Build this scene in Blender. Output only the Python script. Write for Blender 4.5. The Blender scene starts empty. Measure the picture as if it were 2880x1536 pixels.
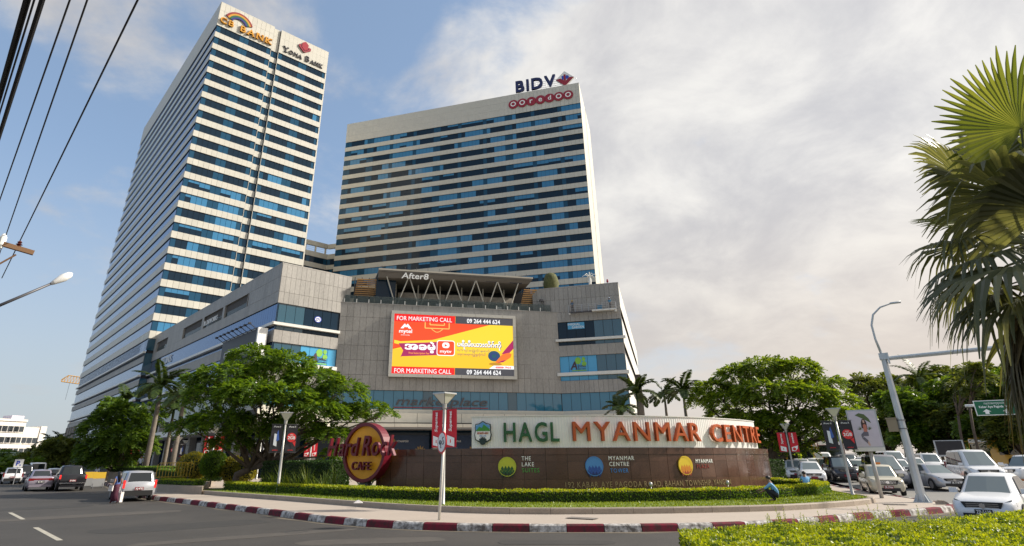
import bpy, math, random
import numpy as np
from mathutils import Matrix, Vector, noise as mnoise
PI = math.pi
R = math.radians
scene = bpy.context.scene
COL = scene.collection
rnd = random.Random(7)

# ---------------------------------------------------------------- camera
FPX, CXP, CYP, PITCH, ROLL, HCAM = 1601.3253, 1351.243, 629.73, R(22.55138), R(-.336195), 2.0
IW, IH = 2880., 1536.
cam_d = bpy.data.cameras.new('camera')
cam_d.sensor_fit = 'HORIZONTAL'
cam_d.sensor_width = 36.
cam_d.lens = FPX / IW * 36.
cam_d.shift_x = (IW / 2 - CXP) / IW
cam_d.shift_y = (CYP - IH / 2) / IW
cam_d.clip_start = .1
cam_d.clip_end = 6000.
cam = bpy.data.objects.new('camera', cam_d)
COL.objects.link(cam)
CAMROT = Matrix.Rotation(PI / 2 + PITCH, 3, 'X') @ Matrix.Rotation(ROLL, 3, 'Z')
cam.matrix_world = Matrix.Translation((0, 0, HCAM)) @ CAMROT.to_4x4()
scene.camera = cam

# ---------------------------------------------------------------- light
SUN_AZ, SUN_EL = R(82), R(36)
SUNV = Vector((math.sin(SUN_AZ) * math.cos(SUN_EL), math.cos(SUN_AZ) * math.cos(SUN_EL), math.sin(SUN_EL)))
sun_d = bpy.data.lights.new('sun', 'SUN')
sun_d.energy = 4.4
sun_d.angle = R(3.0)
sun_d.color = (1., .92, .80)
sun = bpy.data.objects.new('sun', sun_d)
COL.objects.link(sun)
sun.rotation_euler = (-SUNV).to_track_quat('-Z', 'Y').to_euler()
sun.location = (0, 0, 200)

vs = scene.view_settings
vs.view_transform = 'Standard'
vs.look = 'None'
vs.exposure = 0.68
vs.gamma = 1.
vs.use_curve_mapping = False

world = bpy.data.worlds.new('World')
scene.world = world
world.use_nodes = True
def build_world():
    nt = world.node_tree
    nt.nodes.clear()
    N = nt.nodes.new
    L = nt.links.new
    out = N('ShaderNodeOutputWorld')
    bg = N('ShaderNodeBackground')
    bg.inputs['Strength'].default_value = .108
    sky = N('ShaderNodeTexSky')
    sky.sky_type = 'NISHITA'
    sky.sun_disc = False
    sky.sun_elevation = SUN_EL
    sky.sun_rotation = SUN_AZ
    sky.air_density = 1.0
    sky.dust_density = 1.2
    sky.ozone_density = 2.2
    tc = N('ShaderNodeTexCoord')
    sep = N('ShaderNodeSeparateXYZ')
    L(tc.outputs['Generated'], sep.inputs[0])
    def math_(op, a, b=None, c=None, clamp=False):
        m = N('ShaderNodeMath')
        m.operation = op
        m.use_clamp = clamp
        for i, v in enumerate((a, b, c)):
            if v is None: continue
            if isinstance(v, (int, float)): m.inputs[i].default_value = v
            else: L(v, m.inputs[i])
        return m.outputs[0]
    zc = math_('MAXIMUM', sep.outputs[2], 0.)
    zz = math_('ADD', zc, .34)
    px = math_('DIVIDE', sep.outputs[0], zz)
    py = math_('DIVIDE', sep.outputs[1], zz)
    comb = N('ShaderNodeCombineXYZ')
    L(px, comb.inputs[0]); L(py, comb.inputs[1])
    def nz(scale, detail, rough, off, dist=0.):
        mp = N('ShaderNodeMapping')
        mp.inputs['Location'].default_value = off
        L(comb.outputs[0], mp.inputs[0])
        t = N('ShaderNodeTexNoise')
        t.inputs['Scale'].default_value = scale
        t.inputs['Detail'].default_value = detail
        t.inputs['Roughness'].default_value = rough
        t.inputs['Distortion'].default_value = dist
        L(mp.outputs[0], t.inputs[0])
        return t.outputs[0]
    n1 = nz(2.6, 10, .58, (3.4, 1.9, 0), .2)
    n2 = nz(.9, 4, .5, (7.1, 4.2, 0))
    n3 = nz(3.4, 8, .62, (1.3, 9.2, 0), .3)
    n4 = nz(1.3, 5, .55, (5.3, 2.2, 0), .2)
    # the cloud bank thickens towards the sun's side of the sky
    dt = N('ShaderNodeVectorMath'); dt.operation = 'DOT_PRODUCT'
    L(tc.outputs['Generated'], dt.inputs[0])
    dt.inputs[1].default_value = (.80, .05, .30)
    side = dt.outputs['Value']
    cov = math_('ADD', math_('MULTIPLY', n1, .85), math_('MULTIPLY', n2, .45))
    cov = math_('ADD', cov, math_('MULTIPLY', side, .40))
    ramp = N('ShaderNodeMapRange')
    ramp.interpolation_type = 'SMOOTHSTEP'
    ramp.inputs['From Min'].default_value = .60
    ramp.inputs['From Max'].default_value = .78
    L(cov, ramp.inputs['Value'])
    thick = N('ShaderNodeMapRange')
    thick.interpolation_type = 'SMOOTHSTEP'
    thick.inputs['From Min'].default_value = .38
    thick.inputs['From Max'].default_value = .62
    L(math_('ADD', math_('MULTIPLY', n3, .5), math_('MULTIPLY', n4, .5)), thick.inputs['Value'])
    cr = N('ShaderNodeMix'); cr.data_type = 'RGBA'
    cr.inputs['A'].default_value = (3.35, 3.35, 3.5, 1)
    cr.inputs['B'].default_value = (5.2, 5.1, 4.9, 1)
    L(thick.outputs[0], cr.inputs['Factor'])
    # sunward side of the bank is brighter and warmer
    glow = N('ShaderNodeMapRange')
    glow.inputs['From Min'].default_value = -.2
    glow.inputs['From Max'].default_value = 1.
    glow.inputs['To Min'].default_value = .85
    glow.inputs['To Max'].default_value = 1.15
    dt2 = N('ShaderNodeVectorMath'); dt2.operation = 'DOT_PRODUCT'
    L(tc.outputs['Generated'], dt2.inputs[0])
    dt2.inputs[1].default_value = SUNV
    L(dt2.outputs['Value'], glow.inputs['Value'])
    vm = N('ShaderNodeVectorMath'); vm.operation = 'SCALE'
    L(cr.outputs['Result'], vm.inputs[0]); L(glow.outputs[0], vm.inputs['Scale'])
    mix = N('ShaderNodeMix'); mix.data_type = 'RGBA'
    L(ramp.outputs[0], mix.inputs['Factor'])
    veil = N('ShaderNodeMix'); veil.data_type = 'RGBA'
    veil.inputs['Factor'].default_value = .30
    veil.inputs['B'].default_value = (2.9, 3.9, 5.1, 1)
    L(sky.outputs[0], veil.inputs['A'])
    L(veil.outputs['Result'], mix.inputs['A']); L(vm.outputs[0], mix.inputs['B'])
    # milky air near the horizon
    hz = N('ShaderNodeMapRange')
    hz.inputs['From Min'].default_value = -.02
    hz.inputs['From Max'].default_value = .46
    hz.inputs['To Min'].default_value = .85
    hz.inputs['To Max'].default_value = 0.
    hz.interpolation_type = 'SMOOTHSTEP'
    L(sep.outputs[2], hz.inputs['Value'])
    mix2 = N('ShaderNodeMix'); mix2.data_type = 'RGBA'
    hc = N('ShaderNodeMix'); hc.data_type = 'RGBA'
    hc.inputs['A'].default_value = (3.0, 3.25, 3.45, 1)
    hc.inputs['B'].default_value = (4.6, 3.95, 3.35, 1)
    hs = N('ShaderNodeMapRange')
    hs.inputs['From Min'].default_value = -.6
    hs.inputs['From Max'].default_value = .6
    L(sep.outputs[0], hs.inputs['Value'])
    L(hs.outputs[0], hc.inputs['Factor'])
    L(hz.outputs[0], mix2.inputs['Factor'])
    L(mix.outputs['Result'], mix2.inputs['A']); L(hc.outputs['Result'], mix2.inputs['B'])
    L(mix2.outputs['Result'], bg.inputs['Color'])
    L(bg.outputs[0], out.inputs[0])
build_world()

# ---------------------------------------------------------------- pixel helpers (photo pixel -> direction)
def ray(x, y):
    return CAMROT @ Vector(((x - CXP) / FPX, -(y - CYP) / FPX, -1.))
def gnd(x, y, z=0.):
    d = ray(x, y)
    return Vector((0, 0, HCAM)) + d * ((z - HCAM) / d.z)
def atD(x, y, D):
    d = ray(x, y)
    return Vector((0, 0, HCAM)) + d * (D / math.hypot(d.x, d.y))
CAMINV = CAMROT.transposed()
def proj(X):
    c = CAMINV @ (Vector(X) - Vector((0, 0, HCAM)))
    if c.z > -.1: return None
    return CXP - FPX * c.x / c.z, CYP + FPX * c.y / c.z
def dirv(az): return Vector((math.sin(az), math.cos(az), 0))
def frame(p, az, z=0.):          # x along az, y into depth, z up
    return Matrix.Translation((p[0], p[1], z)) @ Matrix.Rotation(PI / 2 - az, 4, 'Z')

# ---------------------------------------------------------------- materials
MATS = {}
def mat(name, col, rough=.6, metal=0., spec=.5, noise=0., nscale=8., bump=0., bscale=30., ior=None, emit=None,
        emit_s=1., island=0., coat=0., stretch=None, nscale2=None, alpha=None):
    m = bpy.data.materials.new(name)
    m.use_nodes = True
    nt = m.node_tree
    b = nt.nodes['Principled BSDF']
    b.inputs['Base Color'].default_value = (*col, 1)
    b.inputs['Roughness'].default_value = rough
    b.inputs['Metallic'].default_value = metal
    b.inputs['Specular IOR Level'].default_value = spec
    b.inputs['Coat Weight'].default_value = coat
    b.inputs['Coat Roughness'].default_value = .08
    if ior: b.inputs['IOR'].default_value = ior
    if alpha is not None: b.inputs['Alpha'].default_value = alpha
    if emit:
        b.inputs['Emission Color'].default_value = (*emit, 1)
        b.inputs['Emission Strength'].default_value = emit_s
    N, L = nt.nodes.new, nt.links.new
    fac = None
    if noise or bump:
        tc = N('ShaderNodeNewGeometry')
        mp = N('ShaderNodeMapping')
        if stretch: mp.inputs['Scale'].default_value = stretch
        L(tc.outputs['Position'], mp.inputs[0])
    if noise:
        t = N('ShaderNodeTexNoise')
        t.inputs['Scale'].default_value = nscale
        t.inputs['Detail'].default_value = 6
        t.inputs['Roughness'].default_value = .65
        L(mp.outputs[0], t.inputs[0])
        fac = t.outputs[0]
        if nscale2:
            t2 = N('ShaderNodeTexNoise')
            t2.inputs['Scale'].default_value = nscale2
            t2.inputs['Detail'].default_value = 4
            L(mp.outputs[0], t2.inputs[0])
            av = N('ShaderNodeMath'); av.operation = 'ADD'
            L(fac, av.inputs[0]); L(t2.outputs[0], av.inputs[1])
            hv = N('ShaderNodeMath'); hv.operation = 'MULTIPLY'; hv.inputs[1].default_value = .5
            L(av.outputs[0], hv.inputs[0]); fac = hv.outputs[0]
        mr = N('ShaderNodeMapRange')
        mr.inputs['From Min'].default_value = .3
        mr.inputs['From Max'].default_value = .7
        mr.inputs['To Min'].default_value = 1 - noise
        mr.inputs['To Max'].default_value = 1 + noise
        L(fac, mr.inputs['Value'])
        fac = mr.outputs[0]
    if island:
        g = N('ShaderNodeObjectInfo') if island < 0 else N('ShaderNodeNewGeometry')
        s = g.outputs['Random'] if island < 0 else g.outputs['Random Per Island']
        mr = N('ShaderNodeMapRange')
        mr.inputs['To Min'].default_value = 1 - abs(island)
        mr.inputs['To Max'].default_value = 1 + abs(island)
        L(s, mr.inputs['Value'])
        if fac is None: fac = mr.outputs[0]
        else:
            mm = N('ShaderNodeMath'); mm.operation = 'MULTIPLY'
            L(fac, mm.inputs[0]); L(mr.outputs[0], mm.inputs[1]); fac = mm.outputs[0]
    if fac is not None:
        vm = N('ShaderNodeVectorMath'); vm.operation = 'SCALE'
        vm.inputs[0].default_value = col
        L(fac, vm.inputs['Scale'])
        L(vm.outputs[0], b.inputs['Base Color'])
    if bump:
        t = N('ShaderNodeTexNoise')
        t.inputs['Scale'].default_value = bscale
        t.inputs['Detail'].default_value = 4
        L(mp.outputs[0], t.inputs[0])
        bp = N('ShaderNodeBump')
        bp.inputs['Strength'].default_value = bump
        bp.inputs['Distance'].default_value = .02
        L(t.outputs[0], bp.inputs['Height'])
        L(bp.outputs[0], b.inputs['Normal'])
    MATS[name] = m
    return m
def leafmat(name, c1, c2, trans=.45, rough=.45):
    m = bpy.data.materials.new(name)
    m.use_nodes = True
    nt = m.node_tree
    N, L = nt.nodes.new, nt.links.new
    b = nt.nodes['Principled BSDF']
    out = nt.nodes['Material Output']
    b.inputs['Roughness'].default_value = rough
    b.inputs['Specular IOR Level'].default_value = .35
    g = N('ShaderNodeNewGeometry')
    cr = N('ShaderNodeMix'); cr.data_type = 'RGBA'
    cr.inputs['A'].default_value = (*c1, 1)
    cr.inputs['B'].default_value = (*c2, 1)
    L(g.outputs['Random Per Island'], cr.inputs['Factor'])
    L(cr.outputs['Result'], b.inputs['Base Color'])
    tr = N('ShaderNodeBsdfTranslucent')
    vm = N('ShaderNodeVectorMath'); vm.operation = 'MULTIPLY'
    vm.inputs[1].default_value = (1.5, 1.35, .5)
    L(cr.outputs['Result'], vm.inputs[0])
    L(vm.outputs[0], tr.inputs['Color'])
    mx = N('ShaderNodeMixShader')
    mx.inputs[0].default_value = trans
    L(b.outputs[0], mx.inputs[1]); L(tr.outputs[0], mx.inputs[2])
    L(mx.outputs[0], out.inputs[0])
    MATS[name] = m
    return m

# ---------------------------------------------------------------- mesh builder
class MB:
    def __init__(s): s.v = []; s.f = []; s.mi = []
    def add(s, vs, fs, mi=0, M=None):
        o = len(s.v)
        s.v += [tuple(M @ Vector(p)) if M is not None else tuple(p) for p in vs]
        s.f += [tuple(i + o for i in f) for f in fs]
        s.mi += [mi] * len(fs)
        return s
    def box(s, x0, y0, z0, x1, y1, z1, mi=0, M=None):
        vs = [(x0, y0, z0), (x1, y0, z0), (x1, y1, z0), (x0, y1, z0), (x0, y0, z1), (x1, y0, z1), (x1, y1, z1), (x0, y1, z1)]
        return s.add(vs, [(0, 3, 2, 1), (4, 5, 6, 7), (0, 1, 5, 4), (1, 2, 6, 5), (2, 3, 7, 6), (3, 0, 4, 7)], mi, M)
    def quad(s, a, b, c, d, mi=0): return s.add([a, b, c, d], [(0, 1, 2, 3)], mi)
    def prism(s, pts, z0, z1, mi=0, M=None):       # polygon in xy extruded along z (ccw)
        n = len(pts)
        vs = [(p[0], p[1], z0) for p in pts] + [(p[0], p[1], z1) for p in pts]
        fs = [tuple(range(n - 1, -1, -1)), tuple(range(n, 2 * n))] + [(i, (i + 1) % n, n + (i + 1) % n, n + i) for i in range(n)]
        return s.add(vs, fs, mi, M)
    def plate(s, pts, y0, y1, mi=0, M=None):       # polygon in xz (ccw seen from -y) extruded along y
        n = len(pts)
        vs = [(p[0], y0, p[1]) for p in pts] + [(p[0], y1, p[1]) for p in pts]
        fs = [tuple(range(n)), tuple(range(2 * n - 1, n - 1, -1))] + [((i + 1) % n, i, n + i, n + (i + 1) % n) for i in range(n)]
        return s.add(vs, fs, mi, M)
    def tube(s, pts, rad, n=8, mi=0, cap=True):
        pts = [Vector(p) for p in pts]
        if not hasattr(rad, '__len__'): rad = [rad] * len(pts)
        o = len(s.v)
        up = None
        for i, p in enumerate(pts):
            t = (pts[min(i + 1, len(pts) - 1)] - pts[max(i - 1, 0)])
            t = t.normalized() if t.length > 1e-9 else Vector((0, 0, 1))
            if up is None or abs(up.dot(t)) > .98: up = Vector((0, 0, 1)) if abs(t.z) < .9 else Vector((1, 0, 0))
            a = t.cross(up).normalized(); b = a.cross(t)
            up = b
            for k in range(n):
                w = 2 * PI * k / n
                s.v.append(tuple(p + (a * math.cos(w) + b * math.sin(w)) * rad[i]))
        for i in range(len(pts) - 1):
            for k in range(n):
                k2 = (k + 1) % n
                s.f.append((o + i * n + k, o + (i + 1) * n + k, o + (i + 1) * n + k2, o + i * n + k2)); s.mi.append(mi)
        if cap:
            s.f.append(tuple(o + k for k in range(n))); s.mi.append(mi)
            e = o + (len(pts) - 1) * n
            s.f.append(tuple(e + k for k in range(n - 1, -1, -1))); s.mi.append(mi)
        return s
    def lathe(s, prof, n=16, mi=0, M=None):        # (r,z) list about z
        vs = []; fs = []
        for r, z in prof:
            for k in range(n):
                w = 2 * PI * k / n
                vs.append((r * math.cos(w), r * math.sin(w), z))
        for i in range(len(prof) - 1):
            for k in range(n):
                k2 = (k + 1) % n
                fs.append((i * n + k, i * n + k2, (i + 1) * n + k2, (i + 1) * n + k))
        fs.append(tuple(range(n - 1, -1, -1)))
        e = (len(prof) - 1) * n
        fs.append(tuple(e + k for k in range(n)))
        return s.add(vs, fs, mi, M)
    def disc(s, r, y0, y1, n=32, mi=0, M=None, rx=None):   # disc in xz plane
        return s.plate([((rx or r) * math.cos(2 * PI * k / n), r * math.sin(2 * PI * k / n)) for k in range(n)], y0, y1, mi, M)
    def mesh(s, name, mats, smooth=False):
        me = bpy.data.meshes.new(name)
        me.from_pydata(s.v, [], s.f)
        for m in (mats if isinstance(mats, (list, tuple)) else [mats]): me.materials.append(MATS[m] if isinstance(m, str) else m)
        if any(s.mi): me.polygons.foreach_set('material_index', s.mi)
        if smooth: me.polygons.foreach_set('use_smooth', [True] * len(me.polygons))
        me.update()
        return me
    def build(s, name, mats, parent=None, M=None, smooth=False, kind=None, label=None):
        return obj(name, s.mesh(name, mats, smooth), parent, M, kind, label)
def obj(name, me, parent=None, M=None, kind=None, label=None):
    o = bpy.data.objects.new(name, me)
    COL.objects.link(o)
    if parent is not None: o.parent = parent
    if M is not None: o.matrix_basis = M
    if kind: o['kind'] = kind
    if label: o['label'] = label
    return o
def tag(o, label, cat, group=None):
    o['label'] = label; o['category'] = cat
    if group: o['group'] = group
    return o
def thing(name, label, cat, M=None, group=None):
    o = bpy.data.objects.new(name, None)
    o.empty_display_size = .3
    COL.objects.link(o)
    if M is not None: o.matrix_basis = M
    return tag(o, label, cat, group)
def struct(name, mb, mats, M=None, smooth=False):
    o = mb.build(name, mats, None, M, smooth)
    o['kind'] = 'structure'
    return o
def copy_tree(o, M=None, label=None, group=None, parent=None):
    c = o.copy(); COL.objects.link(c); c.parent = parent
    if M is not None: c.matrix_basis = M
    if label: c['label'] = label
    if group: c['group'] = group
    for ch in o.children: copy_tree(ch, parent=c)
    return c
def loc(x, y, z=0., rz=0.): return Matrix.Translation((x, y, z)) @ Matrix.Rotation(rz, 4, 'Z')

# ---------------------------------------------------------------- lettering
_glyph = {}
TXT = bpy.data.scenes.new('lettering')
def _text_mesh(st, bold, ext, shear):
    cu = bpy.data.curves.new('t', 'FONT')
    cu.body = st
    cu.size = 1.
    cu.offset = bold
    cu.extrude = ext
    cu.shear = shear
    cu.resolution_u = 3
    ob = bpy.data.objects.new('t', cu)
    TXT.collection.objects.link(ob)
    vl = TXT.view_layers[0]
    vl.update()
    me = bpy.data.meshes.new_from_object(ob.evaluated_get(vl.depsgraph))
    bpy.data.objects.remove(ob)
    bpy.data.curves.remove(cu)
    return me
def text_data(st, bold=0., ext=.01, shear=0.):
    k = (st, bold, ext, shear)
    if k not in _glyph:
        me = _text_mesh(st, 0., ext, shear)
        v0 = [(v.co.x, -v.co.z, v.co.y) for v in me.vertices]
        f0 = [tuple(p.vertices) for p in me.polygons]
        bpy.data.meshes.remove(me)
        vs, fs = [], []
        b = bold * .8
        sh = [(0, 0)] if bold <= 0 else [(-b, -b), (b, b), (-b, b), (b, -b)]
        for q, (dx, dz) in enumerate(sh):       # heavier strokes: overlapping copies, each a hair proud of the last
            o = len(vs); vs += [(x + dx, y - .0007 * q, z + dz) for x, y, z in v0]; fs += [tuple(i + o for i in f) for f in f0]
        xs = [v[0] for v in vs] or [0]; zs = [v[2] for v in vs] or [0]
        _glyph[k] = (vs, fs, min(xs), max(xs), min(zs), max(zs))
    return _glyph[k]
def text(parent, M, st, matn, h, width=None, bold=.0, ext=.02, shear=0., align='L', name='lettering', y=0., serif=False, kind=None, x=0., z=0.):
    # one mesh with a whole line of writing; h = height of the capitals
    vs, fs, x0, x1, z0, z1 = text_data(st, bold, .01, shear)
    _, _, _, _, c0, c1 = text_data('H', bold, .01, 0.)
    s = h / (c1 - c0)
    w = (x1 - x0) * s
    sx = s * (width / w if width else 1.)
    w = (x1 - x0) * sx
    ox = x - x0 * sx - (w / 2 if align == 'C' else w if align == 'R' else 0)
    me = bpy.data.meshes.new(name)
    me.from_pydata([(v[0] * sx + ox, y + v[1] * ext / .01 - ext, v[2] * s - c0 * s + z) for v in vs], [], fs)
    me.materials.append(MATS[matn])
    return obj(name, me, parent, M, kind)
def letters(parent, M, st, matn, h, width, bold=.012, ext=.1, shear=0., serif=0., names='letter', path=None, z=0., x=0., y=0., sq=.88):
    # every letter its own mesh; spread to the given overall width; path(u) -> local matrix for curved walls
    _, _, _, _, c0, c1 = text_data('H', bold, .01, 0.)
    s = h / (c1 - c0)
    hh = text_data('HH', bold, .01, 0.); hw = hh[3] - hh[2]
    pen = 0.; items = []
    for ch in st:
        if ch == ' ':
            pen += .32; continue
        d = text_data('H' + ch + 'H', bold, .01, 0.)
        adv = (d[3] - d[2]) - hw
        items.append((ch, pen, adv)); pen += adv
    k = width / (pen * s)
    out = []
    for ch, p, adv in items:
        vs, fs, x0, x1, z0, z1 = text_data(ch, bold, .01, shear)
        mb = MB()
        cxm = (x0 + x1) / 2
        mb.add([((v[0] - cxm) * s * k * sq, v[1] * ext / .01 - ext, (v[2] - c0) * s) for v in vs], fs)
        if serif:
            t = .11 * h
            def bar(u0, u1, b0): mb.box(u0, -2 * ext, b0, u1, 0, b0 + t)
            L = {'B': [(-.5, 0, 0), (-.5, 0, 1)], 'A': [(-.62, -.2, 0), (.2, .62, 0)], 'N': [(-.62, -.2, 0), (-.62, -.1, 1), (.2, .62, 1)],
                 'K': [(-.6, -.1, 0), (.2, .66, 0), (-.6, -.1, 1), (.2, .6, 1)], 'Y': [(-.3, .3, 0), (-.66, -.2, 1), (.2, .66, 1)],
                 'M': [(-.6, -.22, 0), (.22, .6, 0)], 'R': [(-.6, -.1, 0), (.2, .6, 0)]}.get(ch.upper(), [])
            hwid = (x1 - x0) / 2 * s * k * sq
            for a, b_, top in L: bar(max(-.54, min(.54, a)) * 2 * hwid, max(-.54, min(.54, b_)) * 2 * hwid, (h * (1 if ch.isupper() else .75) - t) if top else 0)
        u = x + (p + adv / 2 + 0) * s * k
        Ml = path(u) if path else Matrix.Translation((u, y, 0))
        o = mb.build(names, matn, parent, (M @ Ml if M is not None else Ml) @ Matrix.Translation((0, 0, z)))
        out.append(o)
    return out

# ---------------------------------------------------------------- cladding pieces
_pm = {}
def pieces(parent, M, name, rects, th, limit=300, rest=None, inset=.012, W0=None):
    """rects: (u0,v0,u1,v1,y,mat); each becomes a thin slab of its own, the largest in view as objects"""
    base = (W0 if W0 is not None else Matrix.Identity(4)) @ M
    sc = []
    for r in rects:
        u0, v0, u1, v1, y, m = r
        ps = [proj(base @ Vector(c)) for c in ((u0, y, v0), (u1, y, v0), (u1, y, v1), (u0, y, v1))]
        if any(p is None for p in ps): a = 0
        else:
            a = abs(sum(ps[i][0] * ps[(i + 1) % 4][1] - ps[(i + 1) % 4][0] * ps[i][1] for i in range(4))) / 2
            cx = sum(p[0] for p in ps) / 4; cy = sum(p[1] for p in ps) / 4
            if cx < -20 or cx > IW + 20 or cy < -20 or cy > IH + 20: a = 0
        sc.append((a, r))
    sc.sort(key=lambda t: -t[0])
    big = [r for a, r in sc[:limit] if a > 30]
    small = [r for a, r in sc[len(big):]]
    for u0, v0, u1, v1, y, m in big:
        w, h = u1 - u0 - 2 * inset, v1 - v0 - 2 * inset
        k = (name, round(w, 3), round(h, 3), th, m)
        if k not in _pm:
            mb = MB(); e = min(.01, th * .3)
            mb.add([(-w / 2, 0, -h / 2), (w / 2, 0, -h / 2), (w / 2, 0, h / 2), (-w / 2, 0, h / 2),
                    (-w / 2 + e, -th, -h / 2 + e), (w / 2 - e, -th, -h / 2 + e), (w / 2 - e, -th, h / 2 - e), (-w / 2 + e, -th, h / 2 - e)],
                   [(4, 5, 6, 7), (0, 1, 5, 4), (1, 2, 6, 5), (2, 3, 7, 6), (3, 0, 4, 7)])
            _pm[k] = mb.mesh(name, m)
        obj(name, _pm[k], parent, M @ Matrix.Translation(((u0 + u1) / 2, y, (v0 + v1) / 2)))
    if small:
        ms = sorted(set(r[5] for r in small)); mb = MB()
        for u0, v0, u1, v1, y, m in small:
            mb.add([(u0 + inset, y, v0 + inset), (u1 - inset, y, v0 + inset), (u1 - inset, y, v1 - inset), (u0 + inset, y, v1 - inset),
                    (u0 + inset, y - th, v0 + inset), (u1 - inset, y - th, v0 + inset), (u1 - inset, y - th, v1 - inset), (u0 + inset, y - th, v1 - inset)],
                   [(4, 5, 6, 7), (0, 1, 5, 4), (1, 2, 6, 5), (2, 3, 7, 6), (3, 0, 4, 7)], ms.index(m))
        mb.build(rest or name, ms, parent, M, kind='stuff')
def cols(u0, u1, w):
    n = max(1, round((u1 - u0) / w)); return [u0 + (u1 - u0) * i / n for i in range(n + 1)]

# ---------------------------------------------------------------- leaf batches
def nrm(a): return a / np.maximum(np.linalg.norm(a, axis=1, keepdims=True), 1e-6)
def rdir(rs, n): return nrm(rs.normal(size=(n, 3)))
def wobble(x, y, z=0.):
    return (np.sin(1.7 * x + 2.3 * y + z) + np.sin(-2.9 * x + 1.3 * y + 1.7 + 1.3 * z) + np.sin(4.3 * x + 3.1 * y + .4 - z) * .6 + np.sin(7.1 * x - 6.3 * y + 2.2) * .45) / 3.
class Leaves:
    def __init__(s): s.V = []; s.MI = []
    def add(s, p, d, up, L, w, mi=0, fold=.25):
        n = len(p)
        L = np.broadcast_to(L, (n,))[:, None]; w = np.broadcast_to(w, (n,))[:, None]
        sd = nrm(np.cross(d, up))
        dn = -up * (fold * w)
        m = p + d * (L * .5)
        V = np.stack([p, m + sd * w + dn * .3, p + d * L + dn, m - sd * w + dn * .3], axis=1)
        s.V.append(V); s.MI.append(np.broadcast_to(mi, (n,)))
        return s
    def build(s, name, mats, parent=None, M=None, kind=None):
        V = np.concatenate(s.V).reshape(-1, 3).astype(np.float32); mi = np.concatenate(s.MI).astype(np.int32)
        n = len(V) // 4
        me = bpy.data.meshes.new(name)
        me.vertices.add(4 * n); me.vertices.foreach_set('co', V.ravel())
        me.loops.add(4 * n); me.loops.foreach_set('vertex_index', np.arange(4 * n, dtype=np.int32))
        me.polygons.add(n); me.polygons.foreach_set('loop_start', np.arange(0, 4 * n, 4, dtype=np.int32))
        for m in (mats if isinstance(mats, (list, tuple)) else [mats]): me.materials.append(MATS[m])
        me.polygons.foreach_set('material_index', mi)
        me.update(calc_edges=True)
        return obj(name, me, parent, M, kind)
# ================================================================ materials
mat('cream_panel', (.56, .54, .475), .5, noise=.05, nscale=.6, island=-.05)
mat('cream_panel_far', (.56, .54, .475), .5, noise=.06, nscale=.6, island=.05)
mat('glass_dark', (.008, .024, .045), .05, ior=1.45, spec=.32)
mat('glass_mid', (.014, .07, .135), .05, ior=1.45, spec=.35)
mat('glass_blue', (.045, .20, .38), .08, ior=1.5)
mat('glass_teal', (.02, .085, .13), .05, ior=1.8)
mat('glass_mirror', (.055, .14, .31), .06, metal=.65, ior=1.7)
mat('glass_shop', (.035, .17, .27), .05, ior=1.7)
mat('glass_ad', (.08, .36, .62), .12)
mat('core_dark', (.02, .022, .026), .7)
mat('granite', (.325, .31, .288), .55, noise=.26, nscale=.5, nscale2=9., stretch=(1, 1, .35), bump=.15, bscale=40, island=-.06)
mat('granite_far', (.325, .31, .288), .55, noise=.26, nscale=.5, nscale2=9., stretch=(1, 1, .35), island=.06)
mat('joint_dark', (.075, .065, .058), .8)
mat('white_alu', (.70, .69, .65), .4, noise=.05, nscale=2)
mat('cream_fascia', (.66, .62, .52), .5, noise=.07, nscale=1.2)
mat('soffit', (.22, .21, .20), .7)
mat('roof_grey', (.25, .24, .23), .8, noise=.1)
mat('steel', (.46, .47, .48), .38, metal=.6)
mat('steel_dark', (.10, .10, .11), .5, metal=.4)
mat('strut_cream', (.52, .49, .42), .5)
mat('wood_slat', (.50, .27, .09), .6, noise=.2, nscale=6)
mat('clear_glass', (.06, .09, .09), .03, ior=1.5, alpha=.5)
mat('gold', (.62, .29, .02), .45)
mat('navy', (.012, .02, .10), .45)
mat('ink', (.02, .02, .03), .5)
mat('maroon', (.27, .012, .035), .4)
mat('sign_red', (.32, .010, .026), .4)
mat('white_paint', (.82, .82, .80), .5)
mat('lamp_white', (.9, .9, .88), .4)
mat('blue_disc', (.02, .06, .45), .4)
for n, c in dict(rb_red=(.26, .02, .02), rb_gold=(.55, .27, .02), rb_green=(.015, .11, .04), rb_blue=(.02, .02, .18)).items(): mat(n, c, .45)

A1, B1 = -.7224, -1.2803
A2, W_AZ, C_AZ = A1 + PI / 2, B1 + PI, R(77.6)
T0 = 135 * dirv(R(-30.32))
PC = gnd(796.3, 738.3, 26.26); PC.z = 0
J1 = PC + 8.9 * dirv(A2)
J2 = J1 + 31.5 * dirv(C_AZ)
K1 = J2 + 9.3 * dirv(W_AZ)
PM = T0 + 1.45 * dirv(A2)
LLEN = (PM - PC).length
L_AZ = math.atan2((PC - PM).x, (PC - PM).y)
a_ = ray(1627.5, 234.5)
QR = 155.8 * dirv(math.atan2(a_.x, a_.y))
QL = QR - 83.4 * dirv(W_AZ)
def hit(px, py, p, az):          # where the sight line meets the upright plane through p along az
    d = ray(px, py); n = Vector((math.cos(az), -math.sin(az), 0))
    t = n.dot(p) / n.dot(d)
    X = Vector((0, 0, HCAM)) + d * t
    return (X - p).dot(dirv(az)), X.z

FL = 3.696
ZTOP, ZPAR = 114.4, 106.8
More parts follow.
